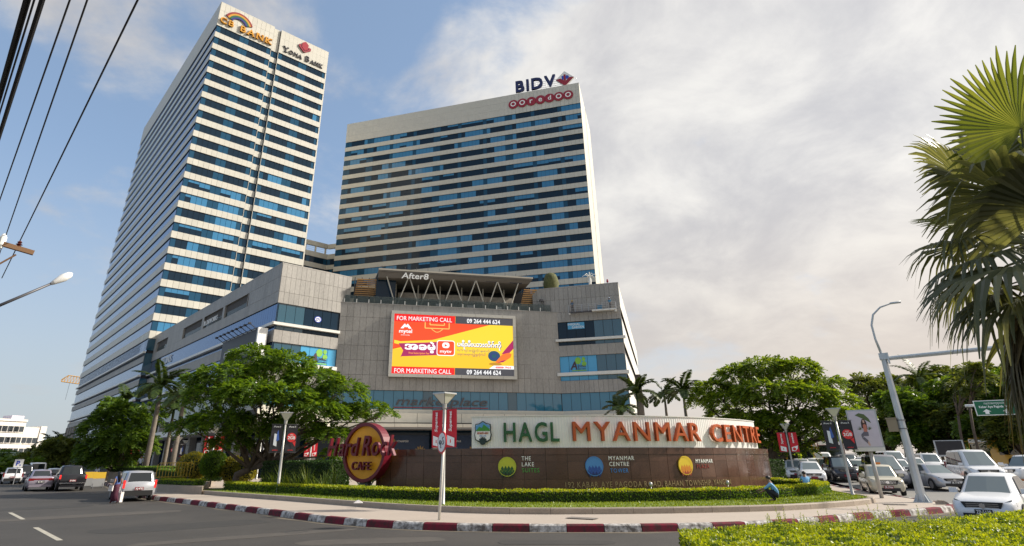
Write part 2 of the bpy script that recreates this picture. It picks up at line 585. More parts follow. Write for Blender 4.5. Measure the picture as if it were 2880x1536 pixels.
# ================================================================ towers
def strip_glass(seed, floor, u, n_floors, bays, L):
    pass
def tower_faces(par, W0, faces, seed, style, glassname='window_pane', panelname='panel', lim=300):
    """faces: (matrix, [(u0,u1,y)], kind)"""
    rg = random.Random(seed)
    for M, segs, kind, limit in faces:
        pan, win = [], []
        for (s0, s1, y) in segs:
            cu = cols(s0, s1, 1.24)
            # parapet: three courses of panels
            pv = [ZPAR, ZPAR + 2.5, ZPAR + 5.05, ZTOP]
            for k in range(3):
                for i in range(len(cu) - 1): pan.append((cu[i], pv[k], cu[i + 1], pv[k + 1], y, 'cream_panel'))
        zt = ZPAR
        f = 0
        while zt > 27:
            zb = zt - 2.08
            sill = zb - (FL - 2.08)
            lowf = f >= 12
            if kind == 'front':
                if style == 'A': mode = 'dark' if not lowf else rg.choice(['runs', 'runs', 'half', 'dark'])
                else: mode = rg.choice(['dark', 'runs', 'half', 'runs', 'mixed', 'runs', 'mixed'])
            else: mode = 'mirror'
            for (s0, s1, y) in segs:
                cu = cols(s0, s1, 1.24)
                n = len(cu) - 1
                run, state = 0, 'glass_dark'
                for i in range(n):
                    u0, u1 = cu[i], cu[i + 1]
                    pan.append((u0, sill, u1, zb, y, 'cream_panel'))
                    if mode == 'mirror':
                        win.append((u0, zb, u1, zt, y + .16, 'glass_mirror')); continue
                    if run <= 0:
                        run = rg.randint(2, 7)
                        p = {'dark': .06, 'runs': .62, 'half': .35, 'mixed': .35}[mode]
                        state = 'glass_blue' if rg.random() < p else 'glass_dark'
                        half = mode in ('half', 'runs', 'mixed') and state == 'glass_blue' and rg.random() < (.65 if mode == 'half' else .25)
                        hb = rg.choice([.35, .5, .62])
                    run -= 1
                    bay = (u0 % 8.3) < 1.9 if style == 'B' else (min(abs(u0 - s0), abs(u1 - s1)) < .9 or abs((u0 + u1) / 2 - (s0 + s1) / 2) < .95)
                    if bay: win.append((u0, zb, u1, zt, y + .16, 'glass_mid'))
                    elif state == 'glass_blue' and half:
                        zm = zt - (zt - zb) * hb
                        win.append((u0, zm, u1, zt, y + .16, 'glass_blue')); win.append((u0, zb, u1, zm, y + .18, 'glass_dark'))
                    else: win.append((u0, zb, u1, zt, y + .16, state))
            zt -= FL; f += 1
        if kind == 'front' or limit:
            pass
        pieces(par, M, panelname, pan, .05, limit=limit, rest='cladding', W0=W0)
        pieces(par, M, glassname, win, .02, limit=limit, rest='glazing', W0=W0, inset=.025)

def build_tower_a():
    W0 = frame(T0, A2)
    t = thing('office_tower', 'tall cream office tower with a grooved front and gold rainbow bank sign', 'tower', W0)
    mb = MB()
    mb.box(.25, .25, 0, 14.6, 81.9, ZTOP - .3)
    mb.box(14.6, .8, 0, 16.4, 81.9, ZTOP - .6)
    mb.box(16.4, .25, 0, 30.9, 81.9, ZTOP - .3)
    mb.build('core', 'core_dark', t)
    side = Matrix.Translation((0, 82., 0)) @ Matrix.Rotation(-PI / 2, 4, 'Z')
    tower_faces(t, W0, [(Matrix.Identity(4), [(0, 14.5, 0), (14.5, 16.5, .5), (16.5, 31, 0)], 'front', 240)], 3, 'A')
    tower_faces(t, W0, [(side, [(0, 82, 0)], 'side', 60)], 4, 'A')
    # returns of the groove, top caps, corner trims
    mb = MB()
    mb.box(14.42, .02, 0, 14.5, .6, ZTOP); mb.box(16.5, .02, 0, 16.58, .6, ZTOP)
    mb.box(-.05, -.05, ZTOP, 14.5, .45, ZTOP + .12); mb.box(16.5, -.05, ZTOP, 31.05, .45, ZTOP + .12)
    mb.box(-.05, .45, ZTOP, .4, 82.05, ZTOP + .12)
    mb.box(30.7, 0.0, 0, 31.0, 82, ZTOP)
    mb.build('trim', 'cream_panel_far', t)
    # lower storeys of the flank: shop glass, stone and white ledges
    st, gl, wh = [], [], []
    cu = cols(0, 82, 1.6)
    for i in range(len(cu) - 1):
        u0, u1 = cu[i], cu[i + 1]
        gl.append((u0, 23.1, u1, 25.9, .16, 'glass_mirror'))
        for zl in (22.8, 18.15, 13.45):
            gl.append((u0, zl, u1, zl + 2.55, .16, 'glass_mirror'))
            gl.append((u0, zl - .85, u1, zl - .35, .16, 'glass_mirror'))
            st.append((u0, zl - 2.1, u1, zl - .85, 0, 'granite_far'))
        if u0 > 14: gl.append((u0, 6.9, u1, 11.35, .16, 'glass_mirror'))
    pieces(t, side, 'stone_slab', st, .05, limit=40, rest='stone_facing', W0=W0)
    pieces(t, side, 'shop_pane', gl, .02, limit=40, rest='glazing', W0=W0, inset=.02)
    mb = MB()
    for zl in (22.8, 18.15, 13.45): mb.box(-.02, -.42, zl - .35, 82, .1, zl, M=side)
    mb.box(-.02, -.9, 5.6, 82, .1, 6.9, M=side)
    mb.build('ledge', 'white_alu', t)
    for k in range(3):
        mb = MB(); mb.box(1.2 + 4.2 * k, .1, .2, 4.6 + 4.2 * k, .2, 11.2, M=side); mb.build('dark_bay', 'glass_dark', t)
    mb = MB()
    for k in range(4): mb.box(.3 + 4.2 * k, -.25, 0, 1.0 + 4.2 * k, .3, 11.4, M=side)
    mb.build('pier', 'granite_far', t)
    mb = MB(); mb.box(-5, 3, 0, 0, 40, 17.6, M=side); mb.build('rear_annex', 'granite_far', t)
    # lower front face beside the mall: dark glass
    mb = MB()
    mb.box(0, .1, 23.1, 2.2, .2, 25.9); mb.box(0, .1, 18.15, 2.2, .2, 22.5); mb.box(0, .1, 13.5, 2.2, .2, 17.5); mb.box(0, .1, 6, 2.2, .2, 13)
    mb.build('glass_return', 'glass_teal', t)
    # bank lettering and rainbow
    letters(t, None, 'CB', 'gold', 1.75, 3.9, .012, .22, serif=1, z=107.9, x=.25, y=-.08)
    letters(t, None, 'BANK', 'gold', 1.9, 8.9, .015, .22, serif=1, z=107.75, x=5.5, y=-.08)
    for k, m in enumerate(('rb_red', 'rb_gold', 'rb_green', 'rb_blue')):
        ro, ri = 3.75 - .48 * k, 3.75 - .48 * (k + 1)
        pts = []
        aa = [R(22 + (158 - 22) * q / 20) for q in range(21)]
        pts = [(5.15 + ro * math.cos(a) * 1.0, 109.35 + ro * math.sin(a) * 1.05) for a in aa] + [(5.15 + ri * math.cos(a), 109.35 + ri * math.sin(a) * 1.05) for a in reversed(aa)]
        mb = MB(); vs = [(x, y, z) for y in (-.35, -.06) for x, z in pts]
        n = 21; m2 = 42
        fs = [(q, q + 1, 40 - q, 41 - q) for q in range(20)] + [(m2 + q + 1, m2 + q, m2 + 41 - q, m2 + 40 - q) for q in range(20)] + [((q + 1) % 42, q, m2 + q, m2 + (q + 1) % 42) for q in range(42)]
        mb.add(vs, fs).build('rainbow_band', m, t)
    letters(t, None, 'Y', 'ink', 1.85, 1.6, .008, .12, serif=1, z=107.75, x=17.6, y=-.08)
    letters(t, None, 'OMA', 'ink', 1.3, 4.0, .006, .12, serif=1, z=107.75, x=19.2, y=-.08)
    letters(t, None, 'B', 'ink', 1.85, 1.5, .008, .12, serif=1, z=107.75, x=24.1, y=-.08)
    letters(t, None, 'ANK', 'ink', 1.3, 3.9, .006, .12, serif=1, z=107.75, x=25.7, y=-.08)
    cx, cz = 23.6, 112.3
    mb = MB(); mb.plate([(cx - .95, cz - .5), (cx, cz - 1.35), (cx + .95, cz - .5), (cx + .95, cz + 1.0), (cx, cz + 1.75), (cx - .95, cz + 1.0)], -.45, -.06)
    mb.build('emblem_crystal', 'sign_red', t)
    mb = MB(); mb.plate([(cx - 1.8, cz - .55), (cx - .1, cz - 2.0), (cx - .1, cz - 1.45), (cx - 1.15, cz - .5), (cx - 1.15, cz + .3), (cx - 1.8, cz + .15)], -.4, -.06)
    mb.plate([(cx + .1, cz - 2.0), (cx + 1.8, cz - .55), (cx + 1.8, cz + .15), (cx + 1.15, cz + .3), (cx + 1.15, cz - .5), (cx + .1, cz - 1.45)], -.4, -.06)
    mb.build('emblem_cradle', 'maroon', t)
    return t
build_tower_a()

def build_tower_b():
    W0 = frame(QL, W_AZ)
    t = thing('office_slab', 'wide cream and blue-glass office block carrying navy roof letters and red discs', 'tower', W0)
    mb = MB(); mb.box(.25, .25, 0, 83.1, 29.8, ZTOP - .3); mb.build('core', 'core_dark', t)
    tower_faces(t, W0, [(Matrix.Identity(4), [(0, 83.4, 0)], 'front', 240)], 11, 'B')
    side = Matrix.Translation((83.4, 0, 0)) @ Matrix.Rotation(PI / 2, 4, 'Z')
    pan = []
    for z in range(10):
        pan += [(u, 40 + z * 7.44, u + 3.75, 40 + (z + 1) * 7.44, 0, 'cream_panel') for u in (0, 3.75, 7.5, 11.25, 16., 19.5, 23., 26.5)]
    pieces(t, side, 'panel', pan, .05, limit=60, rest='cladding', W0=W0)
    mb = MB(); mb.box(0, -.05, ZTOP, 83.45, .45, ZTOP + .12); mb.box(83, .45, ZTOP, 83.45, 30, ZTOP + .12)
    mb.build('trim', 'cream_panel_far', t)
    # red discs with white letters
    step = 3.02
    for k, ch in enumerate('ooredoo'):
        x = 83.4 - 21.75 + step * k
        mb = MB(); mb.disc(1.62, -.34, -.06 - .012 * k, 36)
        d = mb.build('sign_disc', 'sign_red', t, Matrix.Translation((x, 0, 110.45)))
        if ch == 'o':
            mb = MB(); n = 32
            vs = [(r * math.cos(2 * PI * q / n), -.42, r * math.sin(2 * PI * q / n)) for r in (.92, .58) for q in range(n)]
            mb.add(vs, [(n + q, q, (q + 1) % n, n + (q + 1) % n)[::-1] for q in range(n)]).build('letter', 'lamp_white', d)
        else:
            text(d, None, ch, 'lamp_white', 1.95 if ch != 'd' else 1.7, bold=.012, ext=.04, align='C', name='letter', y=-.36, z=-.78 if ch != 'd' else -.75)
    # roof letters on a rail frame
    letters(t, None, 'BIDV', 'navy', 4.4, 13.8, .035, .35, z=114.95, x=62.3, y=.4)
    mb = MB()
    for z in (115.2, 116.0, 116.8, 117.6, 118.4): mb.tube([(62.5, 1.3, z), (79.5, 1.3, z)], .05, 5)
    for x in [63 + 1.6 * i for i in range(11)]: mb.tube([(x, 1.3, ZTOP), (x, 1.3, 118.6)], .05, 5); mb.tube([(x, 2.8, ZTOP), (x, 1.3, 117)], .05, 5)
    mb.build('sign_frame', 'steel', t)
    cx, cz = 83.4 - 4.35, 117.25
    dm = MB(); dm.plate([(cx - 3.0, cz), (cx, cz - 2.95), (cx + 3.0, cz), (cx, cz + 2.95)], .2, .9)
    dd = dm.build('sign_diamond', 'white_paint', t)
    mb = MB(); mb.plate([(cx - 3.0, cz + .02), (cx, cz - 2.97), (cx + 3.0, cz + .02), (cx + 1.5, cz + .25), (cx + .1, cz - 1.1), (cx - 1.4, cz + .25)], .12, .19)
    mb.build('diamond_chevron', 'sign_red', dd)
    mb = MB(); mb.box(cx - .32, .1, cz - .85, cx + .32, .18, cz + 1.6); mb.build('diamond_stripe', 'sign_red', dd)
    mb = MB(); mb.box(cx - .98, .12, cz - .35, cx - .34, .18, cz + 1.1); mb.build('diamond_block', 'blue_disc', dd)
    mb = MB(); mb.disc(.7, .12, .18, 20, M=Matrix.Translation((cx + .65, 0, cz + .42))); mb.build('diamond_block', 'blue_disc', dd)
    mb = MB(); mb.tube([(82.6, .8, ZTOP), (82.6, .8, ZTOP + 2.6)], .03, 5); mb.lathe([(.12, 0), (.12, .2)], 8, M=Matrix.Translation((82.6, .8, ZTOP + 2.6)))
    mb.build('mast', 'steel', t)
    return t
build_tower_b()

def build_link():
    # meets the wide block a little behind its face
    pl = QL - 5 * dirv(W_AZ + PI / 2)
    u, zt = hit(924, 688, pl, W_AZ)
    cor = pl + u * dirv(W_AZ)
    X = 32.
    p = cor - X * dirv(A2)
    W0 = frame(p, A2)
    t = thing('link_block', 'low cream link wing with an open gallery joining the two office towers', 'building', W0)
    ang = A2 - W_AZ
    F2 = Matrix.Translation((X, 0, 0)) @ Matrix.Rotation(ang, 4, 'Z')
    mb = MB()
    mb.box(0, .25, 0, X + 1, 14, zt - 5.2); mb.box(-.3, .25, 0, 12, 14, zt - 5.2, M=F2)
    mb.build('core', 'core_dark', t)
    def face(L):
        pan, win = [], []
        cu = cols(0, L, 1.24)
        for i in range(len(cu) - 1):
            u0, u1 = cu[i], cu[i + 1]
            pan.append((u0, zt - 1.6, u1, zt, 0, 'cream_panel'))
            pan.append((u0, zt - 5.4, u1, zt - 3.6, 0, 'cream_panel'))
            z = zt - 5.4
            for k in range(6):
                win.append((u0, z - 2.08, u1, z, .16, 'glass_dark' if (i * 7 + k * 3) % 5 else 'glass_mid'))
                pan.append((u0, z - FL, u1, z - 2.08, 0, 'cream_panel'))
                z -= FL
        return pan, win
    for M, L in ((Matrix.Identity(4), X), (F2, 12.)):
        a, b = face(L)
        pieces(t, M, 'panel', a, .05, limit=70, rest='cladding', W0=W0)
        pieces(t, M, 'window_pane', b, .02, limit=50, rest='glazing', W0=W0, inset=.025)
    for k in range(9):
        mb = MB(); u = X - 1 - 3.6 * k; mb.box(u, .05, zt - 3.6, u + .45, .5, zt - 1.6); mb.build('gallery_post', 'cream_panel_far', t)
    for z in (2.9, 2.2):
        mb = MB(); mb.box(0, .2, zt - z - .05, X, .26, zt - z); mb.build('gallery_rail', 'steel', t)
    mb = MB(); mb.box(0, .02, zt - 1.6, X, .6, zt + .05); mb.build('gallery_beam', 'cream_panel_far', t)
    mb = MB(); mb.box(0, .02, zt - 1.6, 12, .6, zt + .05, M=F2); mb.build('gallery_beam', 'cream_panel_far', t)
build_link()
# ================================================================ the mall
def build_mall():
    base = Matrix.Translation(J1)
    inv = base.inverted()
    t = thing('shopping_mall', 'low granite shopping mall with blue glass bands in front of the two towers', 'mall', base)
    rg = random.Random(21)
    fL, fLW, fC, fRW = (inv @ frame(PM, L_AZ)), (inv @ frame(PC, A2)), (inv @ frame(J1, C_AZ)), (inv @ frame(J2, W_AZ))
    S_AZ = W_AZ - PI / 2
    fRS = inv @ frame(K1, S_AZ)
    LWU, RWU = 10.2, -3.6
    # ---- body
    def P(f, u, y): return (f @ Vector((u, y, 0))).xy
    mb = MB()
    e = .22
    body = [P(fL, 0, 1), P(fL, LLEN, e), P(fLW, e, e), P(fLW, 8.9, e), P(fC, 31.5, e), P(fRW, 9.3 - e, e), P(fRS, 60, e), P(fRS, 60, 40), P(fL, 0, 40)]
    mb.prism(body, 5.9, 22.0)
    mb.build('core', 'core_dark', t)
    mb = MB()
    g = [P(fL, 0, 3), P(fL, LLEN - 3, 3), P(fC, 3, 3.4), P(fC, 31, 3.4), P(fRW, 7, 3), P(fRS, 60, 3), P(fRS, 60, 40), P(fL, 0, 40)]
    mb.prism(g, 0, 5.9); mb.build('ground_storey', 'glass_dark', t)
    lw = [P(fL, 0, e), P(fLW, e, e), P(fLW, LWU, e), P(fLW, LWU + .3, 14), P(fL, 0, 16)]
    rw = [P(fRW, RWU, e), P(fRW, 9.3 - e, e), P(fRS, 60, e), P(fRS, 60, 16), P(fRW, RWU - 1, 16)]
    mb = MB(); mb.prism(lw, 22.0, 26.1); mb.prism(rw, 22.0, 26.1); mb.build('upper_core', 'joint_dark', t)
    mb = MB(); mb.prism([P(fL, 0, -.06), P(fLW, -.06, -.06), P(fLW, LWU + .05, -.06), P(fLW, LWU + .35, 14), P(fL, 0, 16)], 26.1, 26.27)
    mb.prism([P(fRW, RWU, -.06), P(fRW, 9.36, -.06), P(fRS, 60, -.06), P(fRS, 60, 16), P(fRW, RWU - 1, 16)], 26.1, 26.27)
    mb.build('coping', 'granite_far', t)
    # ---- stone
    def stone(f, zs, u0, u1, w=.68, holes=(), lim=60):
        rc = []
        cu = cols(u0, u1, w)
        for k in range(len(zs) - 1):
            for i in range(len(cu) - 1):
                um, zm = (cu[i] + cu[i + 1]) / 2, (zs[k] + zs[k + 1]) / 2
                if any(a < um < b and c < zm < d for a, b, c, d in holes): continue
                rc.append((cu[i], zs[k], cu[i + 1], zs[k + 1], 0, 'granite'))
        return rc
    def glass(f, z0, z1, u0, u1, w, m, y=.12):
        cu = cols(u0, u1, w)
        return [(cu[i], z0, cu[i + 1], z1, y, m(i, len(cu) - 1) if callable(m) else m) for i in range(len(cu) - 1)]
    tops = [20.85, 22.42, 24.4, 26.1]
    # wings
    lg = lambda i, n: ['glass_teal', 'glass_teal', 'glass_teal', 'glass_dark', 'glass_dark', 'glass_dark', 'glass_dark'][min(i, 6)]
    l2 = lambda i, n: 'glass_teal' if i < 3 else 'glass_ad'
    r1 = lambda i, n: 'glass_dark' if i < 4 else 'glass_teal'
    r2 = lambda i, n: 'glass_ad' if i < 4 else 'glass_teal'
    for f, U, gl1, gl2, ext in ((fLW, 8.9, lg, l2, LWU), (fRW, 9.3, r1, r2, None)):
        rc = stone(f, [20.85, 22.35], 0, U) + stone(f, [15.85, 17.4], 0, U, 1.15) + stone(f, [10.7, 12.4], 0, U)
        if ext: rc += stone(f, [22.35, 24.4, 26.1], 0, ext)
        else: rc += stone(f, [22.35, 24.3, 26.1], RWU, U)
        pieces(t, f, 'stone_slab', rc, .05, limit=80, rest='stone_facing', W0=base, inset=.006)
        gc = glass(f, 18.3, 20.85, 0, U, 1.3, gl1) + glass(f, 17.4, 17.95, 0, U, 1.3, gl1) + glass(f, 13.5, 15.85, 0, U, 1.3, gl2) + glass(f, 12.4, 13.05, 0, U, 1.3, gl2) + glass(f, 8.25, 10.7, 0, U, 1.3, 'glass_shop')
        pieces(t, f, 'shop_pane', gc, .02, limit=60, rest='glazing', W0=base, inset=.02)
        mb = MB()
        mb.box(-.35, -.45, 17.95, U + (.0 if ext else .35), .1, 18.3, M=f); mb.box(-.35, -.45, 13.05, U + (.0 if ext else .35), .1, 13.5, M=f)
        mb.build('ledge', 'white_alu', t)
    # centre
    zc = [10.7 + (22.35 - 10.7) * k / 6 for k in range(7)]
    pieces(t, fC, 'stone_slab', stone(fC, zc, 0, 31.5, .9), .05, limit=140, rest='stone_facing', W0=base, inset=.006)
    pieces(t, fC, 'shop_pane', glass(fC, 8.25, 10.7, 0, 31.5, 1.3, lambda i, n: 'glass_shop' if i % 9 else 'glass_teal'), .02, limit=40, rest='glazing', W0=base, inset=.02)
    mb = MB(); mb.box(0, -.1, 22.35, 31.5, .5, 22.45, M=fC); mb.build('coping', 'granite_far', t)
    # long flank with terrace openings
    op = []
    for xa, xb, ya, yb in ((516, 570, 930, 900), (575, 632, 893, 862), (636, 700, 850, 823), (441, 472, 975, 958)):
        ua = hit(xa, ya, PM, L_AZ)[0]; ub = hit(xb, yb, PM, L_AZ)[0]
        op.append((ua, ub, 22.42, 24.4))
    rc = stone(fL, tops, 0, LLEN, .9, op) + stone(fL, [15.85, 17.4], 0, LLEN, 1.15) + stone(fL, [10.7, 12.4], 0, LLEN, 1.15)
    pieces(t, fL, 'stone_slab', rc, .05, limit=80, rest='stone_facing', W0=base, inset=.006)
    gc = glass(fL, 18.3, 20.85, 0, LLEN, .75, 'glass_mirror') + glass(fL, 17.4, 17.95, 0, LLEN, .75, 'glass_mirror') + glass(fL, 13.5, 15.85, 0, LLEN, .75, 'glass_mirror') + glass(fL, 12.4, 13.05, 0, LLEN, .75, 'glass_mirror') + glass(fL, 8.25, 10.7, 0, LLEN, 1.3, 'glass_teal')
    pieces(t, fL, 'shop_pane', gc, .02, limit=60, rest='glazing', W0=base, inset=.02)
    mb = MB(); mb.box(0, -.45, 17.95, LLEN + .35, .1, 18.3, M=fL); mb.box(0, -.45, 13.05, LLEN + .35, .1, 13.5, M=fL); mb.build('ledge', 'white_alu', t)
    for a, b, z0, z1 in op:
        mb = MB()
        mb.box(a, -.02, z0, a + .12, 1.6, z1, M=fL); mb.box(b - .12, -.02, z0, b, 1.6, z1, M=fL)
        mb.box(a, -.02, z0 - .06, b, 1.6, z0, M=fL); mb.box(a, 0, z1, b, 1.6, z1 + .06, M=fL)
        o = mb.build('terrace_opening', 'granite_far', t)
        mb = MB(); mb.box(a + .12, .2, z0, b - .12, .23, z0 + .85, M=fL); mb.build('terrace_glass', 'clear_glass', o)
    text(t, fL @ Matrix.Translation((op[1][0] + 1.2, -.2, 22.7)), 'BLOKWORKS', 'lamp_white', .75, width=6.5, name='lettering')
    text(t, fL @ Matrix.Translation((8, -.02, 19.1)), 'STONS', 'white_alu', 1.3, width=7, name='lettering')
    # right flank, in full sun
    pan = []
    for u in range(0, 60, 6): pan += [(u, 22.5, u + 6, 26.1, 0, 'white_alu'), (u, 17.4, u + 6, 20.85, 0, 'white_alu'), (u, 13.2, u + 6, 15.85, 0, 'white_alu'), (u, 8.2, u + 6, 11.5, 0, 'white_alu')]
    pieces(t, fRS, 'panel', pan, .05, limit=20, rest='cladding', W0=base)
    mb = MB(); mb.box(28, -1.1, 0, 29, -.1, 16.5, M=fRS); mb.build('stair_fin', 'joint_dark', t)
    # ---- white canopy and shopfront
    mb = MB()
    o2 = 1.6
    def band(off, z0, z1, mm):
        pts_o = [P(fL, LLEN - 10, -off), P(fLW, -off * .85, -off), P(fC, 0.2, -off), P(fC, 31.5, -off), P(fRW, 9.3 + off * .8, -off), P(fRS, 40, -off)]
        pts_i = [P(fRS, 40, 1), P(fRW, 8, 1), P(fC, 31, 1.5), P(fC, 1, 1.5), P(fLW, 1, 1), P(fL, LLEN - 10, 1)]
        mm.prism(pts_o + pts_i, z0, z1)
    mm = MB(); band(.5, 7.75, 8.25, mm); mm.build('canopy_top', 'cream_fascia', t)
    fas = []
    for f, a, b in ((fC, -.8, 31.6), (fLW, -1.2, 9.2), (fRW, .2, 10.5)):
        cu = cols(a, b, 3.0)
        fas.append((f, [(cu[i], 6.55, cu[i + 1], 7.75, -1.2, 'cream_fascia') for i in range(len(cu) - 1)] + [(cu[i], 5.95, cu[i + 1], 6.4, -2.2, 'cream_fascia') for i in range(len(cu) - 1)]))
    for f, rr in fas: pieces(t, f, 'fascia_panel', rr, .05, limit=40, W0=base, inset=.02)
    mm = MB(); band(1.2, 6.52, 7.74, mm); mm.build('canopy_box', 'joint_dark', t)
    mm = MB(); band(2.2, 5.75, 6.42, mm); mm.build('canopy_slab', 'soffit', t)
    for u in (1, 6.3, 13.5, 20.8, 28):
        mb = MB(); mb.box(u, 1.2, .1, u + .9, 2.0, 5.8, M=fC); mb.build('column', 'cream_fascia', t)
    for u in (2.0, 6.5):
        mb = MB(); mb.box(u, .6, .1, u + 1.1, 1.5, 5.8, M=fLW); mb.build('column', 'granite_far', t)
    for k in range(9):
        mb = MB(); mb.box(LLEN - 8 - 6.2 * k, -.3, .1, LLEN - 7 - 6.2 * k, .6, 8.2, M=fL); mb.build('column', 'granite_far', t)
    mb = MB(); mb.box(8, -3.4, 5.4, LLEN - 9, 1, 6.2, M=fL); mb.build('side_canopy', 'white_alu', t)
    return t, inv, base, (fL, fLW, fC, fRW, fRS)
MALL, MINV, MBASE, (fL, fLW, fC, fRW, fRS) = build_mall()

# shop posters, window graphics, lettering belong to the mall
mat('poster_blue', (.015, .04, .10), .5, noise=.15, nscale=1.5)
mat('ochre', (.42, .26, .08), .6)
mat('leaf_logo', (.22, .50, .06), .5)
mat('logo_dark', (.06, .035, .05), .5)
mat('plum', (.22, .06, .14), .6)
def petals(par, M, cx, cz, r, n, m):
    mb = MB()
    for k in range(n):
        a = 2 * PI * k / n
        c, s = math.cos(a), math.sin(a)
        mb.plate([(cx + r * .2 * c, cz + r * .2 * s), (cx + r * .7 * c + r * .14 * s, cz + r * .7 * s - r * .14 * c), (cx + r * c, cz + r * s), (cx + r * .7 * c - r * .14 * s, cz + r * .7 * s + r * .14 * c)], -.03, 0)
    mb.build('poster_flower', m, par, M)
def mall_graphics():
    t = MALL
    for a, b in ((7.4, 13.2), (14.6, 20.5), (21.9, 27.6)):
        mb = MB(); mb.box(a, 2.9, .5, b, 2.96, 5.2, M=fC)
        p = mb.build('poster', 'poster_blue', t)
        M = fC @ Matrix.Translation((a, 2.88, 0))
        petals(p, M, 1.6, 2.6, .9, 12, 'ochre'); petals(p, M, 4.6, 3.1, .8, 12, 'ochre'); petals(p, M, 3.2, 2.0, .6, 10, 'plum')
        mb = MB(); mb.disc(.42, -.02, 0, 20, M=M @ Matrix.Translation((.8, 0, 4.4))); mb.build('poster_emblem', 'ochre', p)
        text(p, M, 'MYANMAR', 'lamp_white', .25, width=1.6, x=1.4, z=4.3, ext=.01)
    text(t, fC @ Matrix.Translation((8.2, .02, 8.85)), 'marketplace', 'steel_dark', 1.05, width=12.5, shear=.25, bold=.01, ext=.03, name='lettering')
    mb = MB(); mb.box(7.9, 0, 8.5, 20.8, .03, 8.6, M=fC); mb.build('lettering_underline', 'maroon', t)
    # furniture shop logo, on both wings
    for f, u in ((fLW, 5.3), (fRW, 1.5)):
        M = f @ Matrix.Translation((u, .08, 13.7))
        mb = MB()
        mb.disc(.5, -.02, 0, 16, M=M @ Matrix.Translation((1.15, 0, 1.45)), rx=.45); mb.disc(.3, -.02, 0, 12, M=M @ Matrix.Translation((1.95, 0, 1.65)), rx=.26); mb.disc(.34, -.02, 0, 12, M=M @ Matrix.Translation((2.0, 0, 1.0)), rx=.34)
        mb.box(.2, -.02, .02, 2.3, 0, .14, M=M)
        mb.build('shop_logo_leaf', 'leaf_logo', t)
        text(t, M, 'A', 'logo_dark', 1.15, width=1.0, shear=.2, bold=.03, ext=.01, z=.22, x=.0, name='shop_logo')
        text(t, M, 'LIVING', 'logo_dark', .34, width=1.15, bold=.01, ext=.01, z=.5, x=1.05, name='shop_logo')
        text(t, M, 'EGO LIVING', 'logo_dark', .16, width=1.1, ext=.01, z=.22, x=1.1, name='shop_logo')
    M = fRW @ Matrix.Translation((1.5, .06, 19.75))
    mb = MB(); mb.box(0, -.03, 0, 2.45, 0, .95, M=M); s = mb.build('restaurant_sign', 'glass_ad', t)
    text(s, M, 'IMPERIAL', 'lamp_white', .32, width=1.8, x=.05, z=.52, y=-.04, ext=.01); text(s, M, 'GARDEN', 'lamp_white', .32, width=1.75, x=.6, z=.1, y=-.04, ext=.01)
    M = fLW @ Matrix.Translation((5.75, .06, 19.5))
    mb = MB(); mb.disc(.42, -.03, 0, 24, M=M, rx=.5); s = mb.build('window_badge', 'blue_disc', t)
    mb = MB(); mb.disc(.33, -.05, -.03, 24, M=M, rx=.4); mb.build('badge_face', 'lamp_white', s)
    text(s, M, '271', 'blue_disc', .32, width=.6, align='C', z=-.16, y=-.06, bold=.02, ext=.01)
mall_graphics()

# ================================================================ lease board on the flank
mat('board_dark', (.03, .032, .04), .5)
def lease_board():
    M0 = frame(PM, L_AZ)
    e = thing('lease_board', 'dark lease advertisement board with white edge standing off the mall flank', 'billboard', M0 @ Matrix.Translation((LLEN - 13.2, -1.7, 9.2)))
    mb = MB(); mb.box(0, .02, 0, 12.4, .9, 8.2); mb.build('box', 'joint_dark', e)
    mb = MB(); mb.box(12.4, -.1, -.1, 12.75, 1.1, 8.3); mb.build('white_edge', 'white_paint', e)
    mb = MB(); mb.box(0, -.08, 0, 12.4, .02, 8.2); f = mb.build('face', 'board_dark', e)
    text(f, None, 'OFFICE FOR LEASE', 'lamp_white', 1.0, width=10, x=1.5, z=5.6, y=-.1, ext=.02)
    text(f, None, 'CALL NOW', 'lamp_white', .8, width=6, x=3, z=3.6, y=-.1, ext=.02)
    mb = MB()
    for k in range(9): mb.tube([(.3 + 1.5 * k, -.1, 8.1), (.3 + 1.5 * k, -1.1, 8.7)], .05, 5); mb.box(.1 + 1.5 * k, -1.3, 8.6, .55 + 1.5 * k, -1.0, 8.8)
    mb.tube([(0, -1.1, 8.72), (12.4, -1.1, 8.72)], .06, 5); mb.tube([(0, -.1, 8.3), (12.4, -.1, 8.3)], .06, 5)
    mb.build('light_rail', 'ink', e)
    mb = MB(); mb.box(1, .9, 1, 1.2, 1.6, 1.2); mb.box(11, .9, 1, 11.2, 1.6, 1.2); mb.box(1, .9, 7, 1.2, 1.6, 7.2); mb.box(11, .9, 7, 11.2, 1.6, 7.2); mb.build('bracket', 'steel_dark', e)
lease_board()

